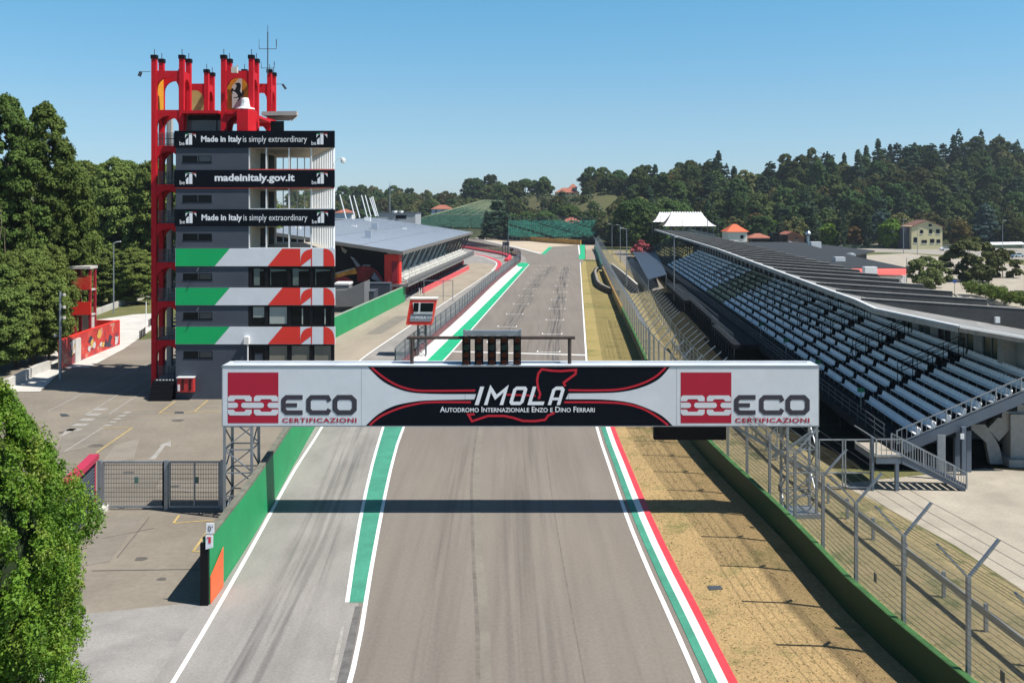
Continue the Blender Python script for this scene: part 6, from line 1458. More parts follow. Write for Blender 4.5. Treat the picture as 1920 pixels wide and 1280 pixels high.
# left grove
for i, (px, py, ht, w_, lab) in enumerate(((12, 668, 28.8, .80, 'tall poplar at the left edge of the photo, behind the low wall'), (84, 662, 28.2, .78, 'tall dark poplar with a forked crown left of the grey lamp pole'),
                                     (-50, 640, 27, .9, 'poplar half cut by the left edge, lower part of its crown in view'))):
    x, y = G(px, py); pop[i % 2].place((x, y, 0), rg.uniform(0, 6), (w_, w_, ht / 27), lab)
for i, (px, py, ht, w_, lab) in enumerate(((28, 688, 12, .62, 'lower leafy tree under the leftmost tall poplar'), (92, 676, 12.5, .46, 'round dark leafy tree beside the red kiosk, shading the pavement'), (62, 684, 12, .55, 'small leafy tree between the low wall and the kiosk'), (-15, 700, 11, .65, 'leafy tree at the left edge behind the low white wall'), (122, 645, 21, .62, 'leafy tree standing directly behind the red kiosk'))):
    x, y = G(px, py); brd[i % 3].place((x, y, 0), rg.uniform(0, 6), (w_, w_, ht / 20), lab)
b = MB(); rr_g = random.Random(3); tx_, ty_ = G(22, 668)
for k in range(16):
    p = Vector((tx_ + rr_g.uniform(-1.2, 1.2), ty_ - 3.6 + rr_g.uniform(-.8, .8), rr_g.uniform(5, 12)))
    for j in range(4):
        q_ = p + Vector((rr_g.uniform(-.35, .35), rr_g.uniform(-.3, .2), rr_g.uniform(1.2, 2.2))); b.tube(p, q_, .07 - .012 * j, 4, .05 - .012 * j); p = q_
tag(b.build('dead_tree', mat('dry_bark', (.20, .15, .11), .95, .2, 2)), 'bare dry branches of a dead tree in front of the left poplars', 'tree')
gpx = [130, 158, 186, 214, 240, 266, 290, 318, 345, 372, 400, 430, 460]
for i, px in enumerate(gpx):
    y = 186 + 10 * (i % 3); top = 300 + 6 * (i % 3) + max(0, px - 260) * .12; z = H + (HZ - top) * y / F
    brd[(i + 1) % 3].place((PXY(px, y), y, 0), rg.uniform(0, 6), (1.12, 1.12, z / 20), 'tree in the even row behind the paddock road left of the tower' if px < 285 else 'tree in the row behind the race tower, seen past its walkways', 'row of trees behind the paddock road' if px < 285 else 'row of trees behind the tower')
for i, px in enumerate((150, 205, 250, 120)):
    y = 168; brd[i % 3].place((PXY(px, y), y, 0), rg.uniform(0, 6), (.75, .75, .48), 'low bushy tree in front of the tree row beside the paddock road', 'low trees in front of the paddock tree row')
# foreground conifer
fx, fy, fh = -12.4, 22.5, 12.3
ft = thing('thuja_tree', (fx, fy, 0), 'large bright green thuja in the lower left corner', 'tree')
r_ = np.random.default_rng(5); C = []; S_ = []; D_ = []
TP_ = [(-.3, 1.7), (2, 2.05), (5.6, 2.12), (7.2, 2.22), (8.2, 2.48), (9.4, 2.3), (10.4, 1.74), (11.3, 1.3), (12.0, .9), (12.5, .45), (12.95, .1)]
def trad(z):
    for (a, va), (c, vc) in zip(TP_, TP_[1:]):
        if a <= z <= c: return va + (vc - va) * (z - a) / (c - a)
    return .1
for i in range(3000):
    z = r_.uniform(.3, 12.7); a = r_.uniform(0, 2 * math.pi)
    if r_.uniform() > .35 + trad(z) / 2.7: continue
    env = (trad(z) - .12) * (1 + .06 * math.sin(3 * a + 1.3 * z) + .08 * math.sin(7 * a + 2.6 * z) + .06 * math.sin(12 * a - 4 * z))
    rr = env * (1 - .3 * r_.uniform() ** 2); C.append((rr * math.cos(a), rr * math.sin(a), z)); S_.append(r_.uniform(.13, .42) * (.5 + .5 * min(1, trad(z) / 2)))
PP, NN, SS = [], [], []
for c, s_ in zip(C, S_):
    k = 120; d = r_.normal(size=(k, 3)); d /= np.linalg.norm(d, axis=1, keepdims=True)
    out = np.array([c[0], c[1], 1.2]); out = out / np.linalg.norm(out)
    d = d + out * .75; d /= np.linalg.norm(d, axis=1, keepdims=True)
    PP.append(np.array(c) + d * s_ * r_.uniform(.35, .95, (k, 1)) * np.array([1, 1, 1.35])); NN.append(d + r_.normal(size=(k, 3)) * .75)
me = leaf_mesh('crown', L_th, np.concatenate(PP), np.concatenate(NN), 0.042, 2.0, 2); o = bpy.data.objects.new('crown', me); col.objects.link(o); o.parent = ft
b = MB(); b.lathe([(1.1, .4), (1.35, 3), (1.35, 7), (1.4, 9), (.85, 10.6), (.35, 11.6), (.05, 12.1)], (0, 0, 0), 14); b.build('shade_core', mat('thuja_shade', (.02, .035, .012), .9, .3, 2), ft, local=True)  # solid dark core, the shade inside the crown put into its colour
b = MB(); b.tube((0, 0, 0), (0, 0, 3), .3, 8, .2); b.build('trunk', M_wood, ft, local=True)

# ================= HILLS =================
SKY_ = [(-500, 330), (300, 345), (560, 362), (640, 366), (700, 356), (760, 362), (800, 364), (850, 362), (900, 352), (940, 345), (1000, 340), (1050, 336), (1100, 322), (1130, 316), (1200, 326), (1250, 318), (1300, 310), (1350, 304), (1400, 316), (1450, 314), (1500, 306), (1550, 298), (1600, 288), (1650, 282), (1700, 280), (1750, 272), (1800, 268), (1850, 268), (1900, 272), (2000, 272), (2500, 280)]
D0_ = [(-500, 700), (640, 700), (900, 660), (960, 600), (1040, 545), (1120, 500), (1200, 450), (1400, 430), (1700, 470), (1900, 480), (2500, 500)]
DC_ = [(-500, 1000), (640, 980), (900, 850), (1000, 740), (1100, 690), (1250, 640), (1500, 640), (1800, 690), (2500, 720)]
def li(T_, u):
    for (a, va), (c, vc) in zip(T_, T_[1:]):
        if a <= u <= c: return va + (vc - va) * (u - a) / (c - a)
    return T_[0][1] if u < T_[0][0] else T_[-1][1]
def terr_ud(u, d):
    d0, dc = li(D0_, u), li(DC_, u); zc = max(2, H + (HZ - li(SKY_, u)) * dc / F - 12.5)
    t = min(1, max(0, (d - d0) / (dc - d0))); s_ = t * t * (3 - 2 * t) * .6 + .4 * t
    z = zc * s_ + (math.sin(u * .031 + d * .02) * 1.6 + math.sin(u * .013 - d * .05) * 1.2) * min(1, t * 3)
    if d > dc: z -= (d - dc) * .03
    return max(z, -.5 if t <= 0 else .02)
def terr(x, y): return terr_ud(x / y * F + 960, y)
us = list(range(-500, 2520, 20)); ds = list(range(420, 1500, 16)) 
b = MB(); b.add([((u - 960) * d / F, d, terr_ud(u, d)) for d in ds for u in us], [(j * len(us) + i, j * len(us) + i + 1, (j + 1) * len(us) + i + 1, (j + 1) * len(us) + i) for j in range(len(ds) - 1) for i in range(len(us) - 1)])
o = b.build('hillside', M_hill, smooth=True); o['kind'] = 'structure'
kinds = {'dk': Src(proto('round', L_dk, 15, 6.6, 132, 87, 0.72, 31, 'broadleaf_tree', .1, .8, .4)), 'dk2': Src(proto('round', L_dk, 16, 6.0, 115, 99, 0.67, 37, 'broadleaf_tree', .1, .9, .4)),
         'ol': Src(proto('round', L_ol, 14, 6.4, 125, 87, 0.70, 32, 'olive_green_tree', .1, .8, .4)), 'cf': Src(proto('cone', L_cf, 18, 4.2, 173, 64, 0.58, 33, 'conifer_tree', .08, .45, .35)),
         'cd': Src(proto('cedar', L_cf, 19, 7.0, 173, 70, 0.64, 34, 'cedar_tree', .12, .32, .5)), 'um': Src(proto('umbrella', L_um, 15, 7.4, 125, 105, 0.58, 35, 'umbrella_pine', .1, .55, .4)),
         'cy': Src(proto('cypress', L_cf, 15, 2.2, 96, 70, 0.46, 36, 'cypress_tree', .04, 1.0, .25)), 'bl': Src(proto('cedar', L_bl, 17, 6.5, 173, 75, 0.64, 38, 'blue_cedar', .1, .35, .4)),
         'au': Src(proto('round', L_au, 12, 5.2, 115, 81, 0.64, 39, 'rusty_tree', .1, .8, .3)), 'br': Src(proto('round', L_br, 13, 5.2, 125, 93, 0.64, 40, 'bright_tree', .1, .85, .3)),
         'dkc': Src(proto('tall', L_dk, 19, 5.0, 149, 87, 0.64, 41, 'tall_tree', .1, .9, .4))}
lab = {'dk': 'dark rounded broadleaf tree', 'dk2': 'dark bushy broadleaf tree', 'dkc': 'tall dark broadleaf tree', 'ol': 'olive green broadleaf tree', 'cf': 'pointed dark conifer', 'cd': 'dark cedar with layered branches', 'um': 'umbrella pine with flat crown', 'cy': 'slim dark cypress', 'bl': 'blue grey cedar', 'au': 'rusty brown leafed tree', 'br': 'bright green leafy tree'}
def px_of(x, y, z): return (960 + x / y * F, HZ + (H - z) * F / y)
clear = [(1110, 366, 1165, 386), (1078, 380, 1100, 398), (1128, 386, 1150, 402), (1030, 352, 1100, 372), (990, 372, 1010, 392)]
ntree = 0; rows_ = []
def zone(u, t):
    side = 'left of the straight' if u < 930 else ('behind the green stand' if u < 1190 else ('above the grandstand' if u < 1560 else 'above the yellow house'))
    return ('on the ridge crest ' if t > .82 else ('high on the slope ' if t > .4 else 'at the hill foot ')) + side
for j in range(14):
    tt = [0.0, .07, .14, .22, .30, .38, .46, .54, .62, .70, .78, .86, .94, 1.02][j]
    u = 560 + (j % 2) * 14
    while u < 1990:
        d = li(D0_, u) + (li(DC_, u) - li(D0_, u)) * tt + rg.uniform(-5, 5); stp = (12 if u > 1190 else 13.5) * F / d * (1.0 if u > 960 else 1.3)
        uu = u + rg.uniform(-.35, .35) * stp; u += stp
        if uu < 960 and tt < .30 and j % 2: continue
        x = (uu - 960) * d / F; z = terr_ud(uu, d); ppx, ppy = px_of(x, d, z)
        if any(a < ppx < c and bb_ < ppy < dd_ + 6 for a, bb_, c, dd_ in clear): continue
        if tt < .12 and 1030 < uu < 1110: continue
        if tt < .12 and 1640 < uu < 1790: continue
        if 770 < uu < 870 and tt < .2: continue
        w_ = rg.random(); crest = tt > .8
        smallz = 955 < uu < 1190 and tt < .74
        k = 'dk' if w_ < .28 else 'dk2' if w_ < .48 else 'ol' if w_ < .68 else 'dkc' if w_ < .80 else 'cf' if w_ < .88 else 'cd' if w_ < .96 else 'au'
        if crest and uu > 1300: k = ('cd', 'cf', 'dk', 'cf', 'cd', 'dkc', 'cy')[rg.randrange(7)] if rg.random() < .8 else k
        if crest and 950 < uu < 1260: k = ('um', 'dk', 'cf', 'ol', 'dk2', 'dk', 'ol')[rg.randrange(7)]
        if uu < 950: k = ('dk', 'ol', 'dk2', 'ol')[rg.randrange(4)]
        if k == 'au' and (crest or rg.random() < .5): k = 'ol'
        s_ = rg.uniform(.66, 1.25) * (.95 if uu > 960 else 1.1) * (.82 if crest and k == 'cd' else 1)
        if k == 'cy': s_ *= 1.2
        if smallz: s_ *= .62; k = 'ol' if rg.random() < .45 and k != 'cd' else k
        kinds[k].place((x, d, z - .8), rg.uniform(0, 6.28), (s_, s_, s_ * rg.uniform(.85, 1.15)), lab[k] + ' ' + zone(uu, tt), lab[k] + 's ' + zone(uu, tt)); ntree += 1
print('hill trees', ntree)
# undergrowth over the slope
r_ = np.random.default_rng(9); PP = []; NN = []
for i in range(5200):
    u = r_.uniform(640, 1990); d0, dc = li(D0_, u), li(DC_, u); d = d0 + (dc - d0) * r_.uniform(-.02, 1.0)
    x = (u - 960) * d / F; z = terr_ud(u, d); a_, c_ = px_of(x, d, z)
    if any(a < a_ < c and bb_ < c_ < dd_ for a, bb_, c, dd_ in clear): continue
    if u < 950 and d < 645: continue
    R_ = r_.uniform(1.5, 3.4); k = 26; dd_ = r_.normal(size=(k, 3)); dd_ /= np.linalg.norm(dd_, axis=1, keepdims=True); dd_[:, 2] = abs(dd_[:, 2])
    PP.append(np.array([x, d, z]) + dd_ * R_ * r_.uniform(.5, 1, (k, 1))); NN.append(dd_ + r_.normal(size=(k, 3)) * .4)
me = leaf_mesh('undergrowth', mat('undergrowth_leaves', (.065, .085, .03), .7, .45, .06, trans=.1, fine=(.5, .25)), np.concatenate(PP), np.concatenate(NN), 1.25, 1.3, 4); o = bpy.data.objects.new('undergrowth', me); col.objects.link(o); o['kind'] = 'stuff'
# single trees placed by eye in front of the hill
singles = [('cd', 935, 520, 427, 1.15, 'large dark cedar between the terrace stand and the green grandstand'), ('cf', 912, 530, 424, .85, 'dark conifer left of the large cedar beside the terrace stand'), ('dk', 960, 535, 424, .9, 'dark tree right of the large cedar, behind the green stand edge'),
    ('um', 990, 545, 0, .95, 'low umbrella pine behind the left end of the green stand'), ('um', 1022, 540, 0, 1.0, 'rounded umbrella pine behind the middle of the green stand'), ('um', 1068, 560, 0, 1.05, 'dark umbrella pine above the small red roof'),
    ('dk', 1112, 520, 0, .9, 'dark bushy tree right of the small red roofed house'), ('ol', 1135, 500, 0, .85, 'olive tree behind the right end of the green stand'),
    ('um', 1195, 400, 0, 1.35, 'big bright umbrella pine left of the white tent'), ('um', 1262, 420, 0, 1.3, 'wide umbrella pine just above the white tent'), ('dk', 1172, 425, 0, 1.0, 'dark tree beside the path below the umbrella pine'), ('dk2', 1212, 350, 0, .95, 'dark tree between the path and the scaffold stand'), ('dkc', 1190, 440, 0, .8, 'narrow dark tree behind the path lamps'), ('dk2', 1232, 400, 0, .9, 'dark bush like tree just left of the tent'),
    ('cy', 1462, 425, 0, .9, 'slim cypress left of the steel flue'), ('cf', 1525, 400, 0, .8, 'pale layered conifer right of the steel flue'), ('br', 1553, 410, 0, .8, 'bright green tree right of the layered conifer'), ('cy', 1578, 405, 0, 1.1, 'dark cypress in the garden row right of the bright tree'), ('au', 1600, 410, 0, .75, 'yellowish tree in the garden row'), ('cy', 1625, 405, 0, 1.0, 'dark cypress right of the yellowish tree'),
    ('bl', 1648, 440, 0, .9, 'blue grey cedar left of the yellow house'), ('br', 1672, 405, 0, .95, 'bright yellow green tree beside the yellow house'), ('au', 1800, 425, 0, .95, 'rusty orange tree right of the yellow house'), ('bl', 1850, 430, 0, 1.1, 'large blue grey cedar right of the rusty tree'), ('dk', 1900, 420, 0, .8, 'dark tree at the right edge behind the car park'),
    ('ol', 1745, 465, 0, 1.0, 'pale olive tree behind the yellow house roof'), ('br', 1450, 460, 0, .7, 'yellow green tree above the brown roof'), ('dk2', 1498, 440, 0, .8, 'dark tree behind the steel flue'), ('dk2', 1420, 440, 0, .8, 'dark tree behind the orange roofed house'), ('ol', 1690, 480, 0, .95, 'olive tree behind the left side of the yellow house')]
for k, px, d, py, s_, l_ in singles:
    x = (px - 960) * d / F; kinds[k].place((x, d, max(0, terr_ud(px, d)) - .3), rg.uniform(0, 6.28), s_, l_)
# shrubs right of the stand, pink bush
sh1 = Src(proto('round', L_ol, 6.5, 4.0, 60, 150, .42, 51, 'shrub', .05, .85, .12)); sh1.root['category'] = 'shrub'
for px, py, s_, l_ in ((1738, 540, .95, 'dark shrub tree right of the red awning'), (1822, 527, 1.45, 'largest shrub tree at the right of the service road'), (1762, 528, .7, 'small shrub between the two big shrub trees'), (1880, 520, 1.0, 'shrub at the right edge beyond the hedge')):
    x, y = G(px, py); sh1.place((x, y, 0), rg.uniform(0, 6), s_, l_)
pk = Src(proto('round', L_pk, 6, 3.4, 40, 90, .6, 52, 'pink_bush', .2, .8, .15)); pk.root['category'] = 'shrub'; x, y = G(1206, 487); pk.place((x, y, 0), 0, 1.0, 'reddish pink flowering bush beside the path below the umbrella pine')
hp = []; hn = []; r_ = np.random.default_rng(8)
HL = dens([G(1820, 553), G(1850, 560), G(1885, 572), G(1925, 580), G(1990, 590)], .5)
for (x, y) in HL:
    for k in range(3):
        c_ = np.array([x + r_.uniform(-1.4, 1.4), y + r_.uniform(-1, 1), r_.uniform(.5, 2.2)]); kk = 60; d = r_.normal(size=(kk, 3)); d /= np.linalg.norm(d, axis=1, keepdims=True); d[:, 2] = abs(d[:, 2]); hp.append(c_ + d * r_.uniform(.4, .9, (kk, 1))); hn.append(d + r_.normal(size=(kk, 3)) * .4)
me = leaf_mesh('hedge', L_lt, np.concatenate(hp), np.concatenate(hn), .26, 1.4, 4); o = bpy.data.objects.new('hedge', me); col.objects.link(o); tag(o, 'dense green hedge along the service road at the right edge', 'hedge')
# grass tufts on the verge and along the fence
r_ = np.random.default_rng(21); PP = []; NN = []; SS = []
for i in range(11000):
    y = 26 + 45 * r_.uniform() ** 1.4; xl = pl(dTR, y) + 1.45; xr = pl(dWR, y) - .05; x = r_.uniform(xl, xr) if i % 3 else pl(dWR, y) + .5 + r_.uniform(0, 4.5)
    PP.append((x, y, .02)); a = r_.uniform(0, 6.28); NN.append((math.cos(a), math.sin(a), .5))
me = leaf_mesh('grass_tufts', mat('dry_grass_blades', (.27, .22, .095), .9, .35, .7, trans=.2, fine=(2, .3)), np.array(PP), np.array(NN) + np.array([0, 0, .8]), .06, 1.6, 4); o = bpy.data.objects.new('grass_tufts', me); col.objects.link(o); o['kind'] = 'stuff'

# ================= HOUSES AND SMALL THINGS =================
def house(name, px0, px1, pbase, peave, pridge, Y, wallm, roofm, label, depth=9, wins=(), gable=False, zb=None):
    x0, x1 = PXY(px0, Y), PXY(px1, Y); zb = P(0, pbase, Y)[2] if zb is None else zb; ze = P(0, peave, Y)[2]; zr = P(0, pridge, Y)[2]
    h = thing(name, ((x0 + x1) / 2, Y, zb), label, 'house'); b = MB(); b.box(x0, Y, zb - 1.0, x1, Y + depth, ze); 
    if gable: b.extr([(x0, Y, ze), (x1, Y, ze), ((x0 + x1) / 2, Y, zr - .25)], (0, depth, 0))
    b.build('wall', wallm, h); o_ = .6; b = MB(); xm = (x0 + x1) / 2
    if gable:
        for s_, xe in ((-1, x0), (1, x1)): b.extr([(xe + s_ * .7, Y - o_, ze - .3), (xm, Y - o_, zr), (xm, Y - o_, zr - .25), (xe + s_ * .7, Y - o_, ze - .55)], (0, depth + 2 * o_, 0))
    else:
        i_ = min((x1 - x0), depth) * .42
        b.add([(x0 - o_, Y - o_, ze), (x1 + o_, Y - o_, ze), (x1 + o_, Y + depth + o_, ze), (x0 - o_, Y + depth + o_, ze), (x0 + i_, Y + depth / 2, zr), (x1 - i_, Y + depth / 2, zr)], [(0, 1, 5, 4), (1, 2, 5), (2, 3, 4, 5), (3, 0, 4), (3, 2, 1, 0)])
    rf = b.build('roof', roofm, h)
    for (a, c, d, e) in wins:
        b = MB(); b.box(PXY(a, Y), Y - .08, P(0, e, Y)[2], PXY(c, Y), Y + .02, P(0, d, Y)[2]); wn = b.build('window', M_glass, h)
        b = MB(); b.box(PXY(a, Y) - .15, Y - .14, P(0, e, Y)[2] - .15, PXY(c, Y) + .15, Y - .082, P(0, e, Y)[2] - .0); b.build('sill', M_whitem, wn)
    return h
M_yw = mat('yellow_plaster', (.55, .50, .30), .85, .05, .3); M_ow = mat('orange_plaster', (.5, .25, .14), .85, .1, .3)
hy = house('yellow_house', 1709, 1767, 466, 424, 412.5, 395, M_yw, mat('brown_tiles', (.17, .085, .06), .8, .15, 1), 'pale yellow two storey house with a brown gable roof and three upper windows', 10, ((1725, 1731, 431, 438), (1742, 1748, 430, 438), (1755, 1762, 430, 438), (1741, 1747, 420, 425), (1713, 1720, 445, 455), (1728, 1738, 450, 456), (1744, 1752, 448, 456), (1756, 1763, 449, 456)), True)
b = MB(); b.box(PXY(1695, 396), 397, 0, PXY(1709, 396) - .01, 404, P(0, 427, 396)[2]); b.build('side_wing', M_grey, hy)
house('orange_roof_house', 1365, 1401, 470, 434.5, 420.5, 360, M_whitew, M_tileo, 'white house with a bright orange hipped roof behind the grandstand', 10, ((1388, 1394, 441, 448),))
house('brown_roof_house', 1405, 1446, 470, 446, 438, 385, M_ow, M_tile, 'small house with a brown tiled roof right of the orange roofed one', 8)
house('brick_house', 1462, 1508, 470, 444, 434, 400, mat('brick_wall', (.25, .12, .08), .9, .1, .5), M_tile, 'brick house with a low brown gable behind the steel flue', 10, ((1491, 1496, 446, 449),), True)
house('villa', 1042, 1086, 367, 361, 352, 695, M_yw, M_tile, 'villa with stacked red roofs on the hill above the green stand', 12, ((1050, 1053, 361.5, 365), (1062, 1065, 361.5, 365), (1072, 1075, 361.5, 365)), False)
hv = house('villa_upper_house', 1068, 1082, 362, 352, 344.5, 706, M_whitew, M_tile, 'taller white part of the hill villa with its own red roof', 8, (), False)
house('far_house', 809, 848, 402, 392, 384, 660, M_whitew, M_tile, 'far white house with a pinkish red roof left of the terrace stand', 12, ((816, 819, 394, 398), (828, 831, 394, 398)))
house('low_roof_house', 1052, 1092, 425, 417.5, 407.5, 538, M_ow, M_tile, 'low red tiled roof just behind the far green stand', 12)
house('tiled_house', 628, 660, 408, 399, 392, 520, M_whitew, M_tile, 'far house with a tiled roof just right of the tower behind the masts', 10)
house('pale_cottage', 1472, 1490, 420, 414, 409, 560, M_ow, M_tile, 'small terracotta house half hidden in the trees behind the grandstand', 8)
# street lamps on the right
for px, py, ty, l_ in ((1694, 476, 412, 'left tall street lamp in front of the yellow house'), (1720, 478, 428, 'street lamp with a white globe beside the yellow house'), (1880, 480, 414, 'tall street lamp at the far right of the car park'), (1700, 530, 483, 'lamp with a curved white head beside the red awning'), (1573, 470, 461, 'short lamp with a white head above the grandstand roof')):
    x, y = G(px, py); lamp_post(x, y, P(0, ty, y)[2], l_, arm=.8)
x, y = G(1790, 553); r = thing('road_sign', (x, y, 0), 'blue and white road sign on a rusty pole beside the service road', 'sign'); b = MB(); b.tube((0, 0, 0), (0, 0, 2.9), .05, 6); b.build('pole', M_rust, r, local=True); b = MB(); b.box(-.35, -.04, 2.3, .35, 0, 2.9); b.build('sign_plate', mat('road_sign_blue', (.05, .12, .35), .5), r, local=True)
x, y = G(1912, 560); r = thing('wooden_hut', (x, y, 0), 'small dark wooden hut under the hedge at the right edge', 'hut'); b = MB(); b.box(-.8, -.6, 0, .8, .6, 1.1); b.build('wall', M_wood, r, local=True); b = MB(); b.extr([(-1, -.75, 1.1), (1, -.75, 1.1), (.8, -.75, 1.45), (-.6, -.75, 1.5)], (0, 1.5, 0)); b.build('roof', M_concd, r, local=True)
b = MB(); a_ = G(1120 + 450, 468); yy = 405; b.box(PXY(1555, yy), yy, 0, PXY(1925, yy), yy + .1, 1.5)
tag(b.build('garden_fence', mat('garden_fence_green', (.05, .08, .05), .8, .4, .4)), 'low dark green garden fence along the far side of the car park', 'fence')
# parked cars far right
def car(loc, rz, paint, label):
    r = thing('parked_car', loc, label, 'car', rz=rz); prof = [(-2.1, .35), (2.1, .35), (2.1, .8), (1.3, .95), (.7, 1.42), (-1.1, 1.45), (-1.9, 1.0), (-2.1, .9)]
    b = MB(); b.extr([(x, -.85, z) for x, z in prof], (0, 1.7, 0)); b.build('body', paint, r, local=True)
    b = MB(); b.extr([(x, -.87, z) for x, z in [(1.1, .98), (.62, 1.36), (-1.0, 1.38), (-1.6, 1.02)]], (0, 1.74, 0)); b.build('window', M_glass, r, local=True)
    for x in (-1.35, 1.35):
        for y in (-.8, .8): b = MB(); b.tube((x, y - .1, .33), (x, y + .1, .33), .33, 12); b.build('wheel', M_black, r, local=True)
    return r
x, y = G(1888, 484); car((x, y, 0), .3, mat('blue_car_paint', (.06, .16, .3), .3, .03), 'blue car at the left of the parked cars at the right edge'); x, y = G(1908, 482); car((x, y, 0), .3, mat('pale_blue_car_paint', (.3, .4, .45), .3, .03), 'pale blue car at the right edge of the photo'); 
x, y = G(1773, 470); car((x, y, 0), 0, M_whitem, 'white car parked right of the yellow house')
x, y = G(1882, 470); b = MB(); b.extr([(x - 5, y, 2.2), (x + 9, y, 2.4), (x + 9, y + 4, 3.2), (x - 5, y + 4, 3.0)], (0, 0, .15)); b.box(x - 4, y + 1, 0, x - 3.8, y + 1.2, 2.5); b.box(x + 8, y + 1, 0, x + 8.2, y + 1.2, 2.5); tag(b.build('car_port', M_whitem), 'white flat carport roof behind the blue cars', 'carport')
# crane on the ridge, mast on the far woods
r = thing('tower_crane', (PXY(1530, 780), 780, 30), 'distant construction crane showing above the ridge trees', 'crane')
b = MB(); b.beam(P(1530, 330, 780), P(1530, 293, 780), 1.0); b.build('mast', M_grey, r); b = MB(); b.beam(P(1518, 298, 780), P(1566, 291, 780), .9); b.beam(P(1530, 297, 780), P(1529, 283, 780), .5); b.beam(P(1529, 283, 780), P(1552, 292, 780), .2); b.beam(P(1516, 301, 780), P(1522, 297, 780), 2); b.build('jib', M_grey, r)
b = MB(); b.tube(P(731, 392, 640), P(731, 341, 640), .35, 4, .12); b.beam(P(729, 350, 640), P(733, 350, 640), .2); b.tube((PXY(731, 640), 640, -1), P(731, 390, 640), .35, 4); tag(b.build('radio_mast', M_steel), 'thin tall radio mast above the far left woods', 'antenna')
# ---------- left side: kiosk, walls, lamps, bollards
M_mural = mat('painted_wall_red', (.5, .04, .03), .6, .2, .55, cols=[(.30, (.06, .05, .07)), (.42, (.42, .03, .03)), (.56, (.55, .05, .035)), (.64, (.5, .32, .22)), (.70, (.10, .09, .12))])
kw = thing('painted_wall', (-46.8, 108, 0), 'red wall with colourful painted figures beside the kiosk', 'wall')
b = MB(); wallstrip(b, [(-46.2, 100), (-46.9, 107.5), (-47.5, 118)], .3, 2.95); b.build('wall_panel', M_mural, kw)
b = MB(); wallstrip(b, [(-46.19, 99.95), (-46.88, 107.5), (-47.48, 118.05)], .34, 3.05, 2.95); b.extr([(-47.5, 118, 0), (-54, 119.5, 0), (-54, 119.5, 2.95), (-47.5, 118, 2.95)], (0, .25, 0)); b.build('coping', M_signr, kw)
b = MB(); b.box(-46.80, 103.9, 0, -46.45, 105.2, 2.6); b.build('grey_door', M_side, kw)
rk = random.Random(6)
for nm_, mm_, nn_, of_ in (('dark_figure', mat('mural_dark_paint', (.04, .035, .06), .6, .3, 2), 7, .02), ('yellow_figure', mat('mural_yellow_paint', (.55, .33, .08), .6, .3, 2), 7, .028), ('pale_figure', mat('mural_pale_paint', (.5, .46, .44), .6, .3, 2), 6, .036)):
    for k in range(nn_):
        u = rk.uniform(.05, .95) if k % 3 else rk.uniform(-.6, -.45); v = rk.uniform(.6, 2.3); px_ = -46.9 - .6 * u if u > 0 else -46.9 - .7 * u; yy_ = 107.5 + 10.5 * u if u > 0 else 107.5 + 7.5 * u
        npt = 9; R1 = rk.uniform(.3, .75); pts_ = []
        for j in range(npt):
            a_ = 2 * math.pi * j / npt; r1 = R1 * rk.uniform(.45, 1.2); dy_ = r1 * math.cos(a_) * 1.3; dz_ = r1 * math.sin(a_) * .8
            pts_.append((px_ - (.057 if u > 0 else .093) * dy_ + of_ + .02, yy_ + dy_, min(2.8, max(.1, v + dz_))))
        b = MB(); b.poly(pts_); b.build(nm_, mm_, kw)
kt = thing('lookout_kiosk', (-49.5, 112, 0), 'red open lookout tower with a pale flat roof among the trees', 'kiosk'); Yk = 112
b = MB(); p = P(136, 504, Yk); q = P(183, 499, Yk); b.box(p[0] - .3, Yk - .3, p[2], q[0] - .7, Yk + 1.7, q[2]); b.build('roof', M_side, kt)
b = MB()
for x in (138, 166): b.box(PXY(x, Yk), Yk, 0, PXY(x, Yk) + .25, Yk + .25, p[2]); b.box(PXY(x, Yk), Yk + 1.3, 0, PXY(x, Yk) + .25, Yk + 1.55, p[2])
b.build('post', M_dred, kt)
b = MB(); b.box(PXY(134, Yk), Yk - .1, P(0, 543, Yk)[2], PXY(170.5, Yk), Yk, P(0, 517, Yk)[2]); PP_ = b; b = MB(); b.box(PXY(134, Yk), Yk - .1, P(0, 590, Yk)[2], PXY(170.5, Yk), Yk, P(0, 566, Yk)[2]); b.build('lower_panel', M_signr, kt); PP_.build('parapet_panel', mat('kiosk_panel', (.6, .08, .04), .6, .2, .8, cols=[(.38, (.62, .03, .025)), (.52, (.6, .09, .04)), (.66, (.40, .24, .12))]), kt)
b = MB(); b.box(PXY(136, Yk), Yk + .02, P(0, 545, Yk)[2], PXY(170, Yk), Yk + 1.6, P(0, 542, Yk)[2]); b.box(PXY(136, Yk), Yk + .02, P(0, 592, Yk)[2], PXY(170, Yk), Yk + 1.6, P(0, 589, Yk)[2]); b.build('floor', M_side, kt); b = MB(); b.box(PXY(152, Yk), Yk + .3, 0, PXY(168, Yk), Yk + 1.5, P(0, 592, Yk)[2] - .01); b.build('base_wall', M_side, kt)
b = MB(); wallstrip(b, [G(284, 557), G(240, 569), G(181, 591)][::-1], .3, .95, side=1); tag(b.build('low_wall', M_side), 'pale low wall along the far paddock road left of the tower', 'wall')
b = MB(); wallstrip(b, [G(-30, 745), G(22, 727), G(72, 701), G(96, 693)], .3, .95, side=1); tag(b.build('low_wall', M_side), 'pale low wall in front of the tall poplars at the left edge', 'wall')
x, y = G(213, 588); r = lamp_post(x, y, P(0, 455, y)[2], 'tall grey lamp pole on the pavement left of the tower', arm=.6)
x, y = G(113, 712); r = thing('lamp_post', (x, y, 0), 'grey pole with four small spotlights beside the painted wall', 'lamp post'); b = MB(); b.tube((0, 0, 0), (0, 0, P(0, 546, y)[2]), .15, 8, .1); b.build('pole', M_steel, r, local=True)
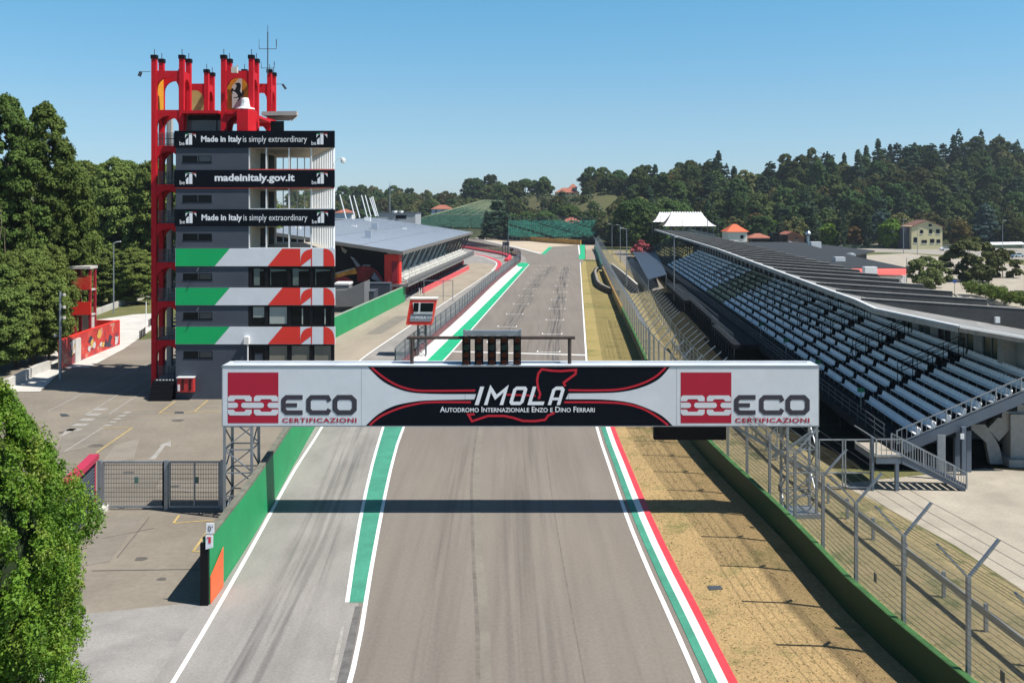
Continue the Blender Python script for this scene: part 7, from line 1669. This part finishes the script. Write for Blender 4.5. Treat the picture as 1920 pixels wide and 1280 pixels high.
for k, (z_, s_) in enumerate(((.96, 1), (.82, 1), (.7, 1), (.5, -1))):
    zz = P(0, 546, y)[2] * z_; b = MB(); b.beam((0, 0, zz), (.35 * s_, -.1, zz), .06); b.lathe([(.04, -.12), (.16, -.1), (.16, .12), (.04, .15)], (.42 * s_, -.1, zz), 8); b.build('spotlight', M_side, r, local=True)
src = None
for i in range(8):
    x, y = G(262.5 + 3.0 * i + (5 if i > 3 else 0), 636 - 2.2 * i - (14 if i > 3 else 0))
    if src is None: b = MB(); b.tube((0, 0, 0), (0, 0, .95), .09, 6); b.tube((0, 0, .95), (0, 0, 1.0), .12, 6); src = b.build('bollard', M_black, local=True); o = src
    else: o = src.copy(); col.objects.link(o)
    o.location = (x, y, .05); tag(o, 'black bollard in the row on the pale pavement left of the tower', 'bollard', 'bollards on the pavement left of the tower')
x, y = G(274, 608); b = MB(); b.tube((x, y, 0), (x, y, 3.2), .06, 6); tag(b.build('white_post', M_whitem), 'thin white post standing in the bollard row', 'post')
# light fan and speaker box details on pit wall side
b = MB(); x, y = G(952.5, 484); b.tube((x, y, 0), (x, y, P(0, 436, y)[2]), .2, 6); b.beam((x, y, 7), (x + 3, y, 7.6), .1); b.box(PXY(942, y), y, P(0, 461, y)[2], PXY(955, y), y + 2, P(0, 453.5, y)[2]); b.box(PXY(942, y), y, 0, PXY(943, y), y + .2, 5); b.box(PXY(947.5, y), y, 0, PXY(948.5, y), y + .2, 5); tag(b.build('marshal_post', M_grey), 'dark marshal post with a tall pole at the pit wall bend', 'post')
b = MB(); y = 322; b.box(PXY(956, y), y, P(0, 470, y)[2], PXY(963, y), y + .3, P(0, 466, y)[2]); b.beam((PXY(959, y), y + .15, 0), (PXY(959, y), y + .15, P(0, 469, y)[2]), .15); tag(b.build('signal_panel', M_black), 'small black signal panel beside the marshal post', 'panel')

# ---------------- air: far hills fade slightly
hz = MB(); hz.box(-1700, -60, -3, 1700, 1560, 120)
hm = bpy.data.materials.new('haze_air'); hm.use_nodes = True; hn = hm.node_tree
for n_ in list(hn.nodes):
    if n_.type == 'BSDF_PRINCIPLED': hn.nodes.remove(n_)
pv = hn.nodes.new('ShaderNodeVolumePrincipled'); pv.inputs['Color'].default_value = (.80, .90, 1.0, 1); pv.inputs['Density'].default_value = .0001; pv.inputs['Anisotropy'].default_value = .3
hn.links.new(pv.outputs[0], [n_ for n_ in hn.nodes if n_.type == 'OUTPUT_MATERIAL'][0].inputs['Volume'])
ho = hz.build('haze', hm); ho['kind'] = 'stuff'
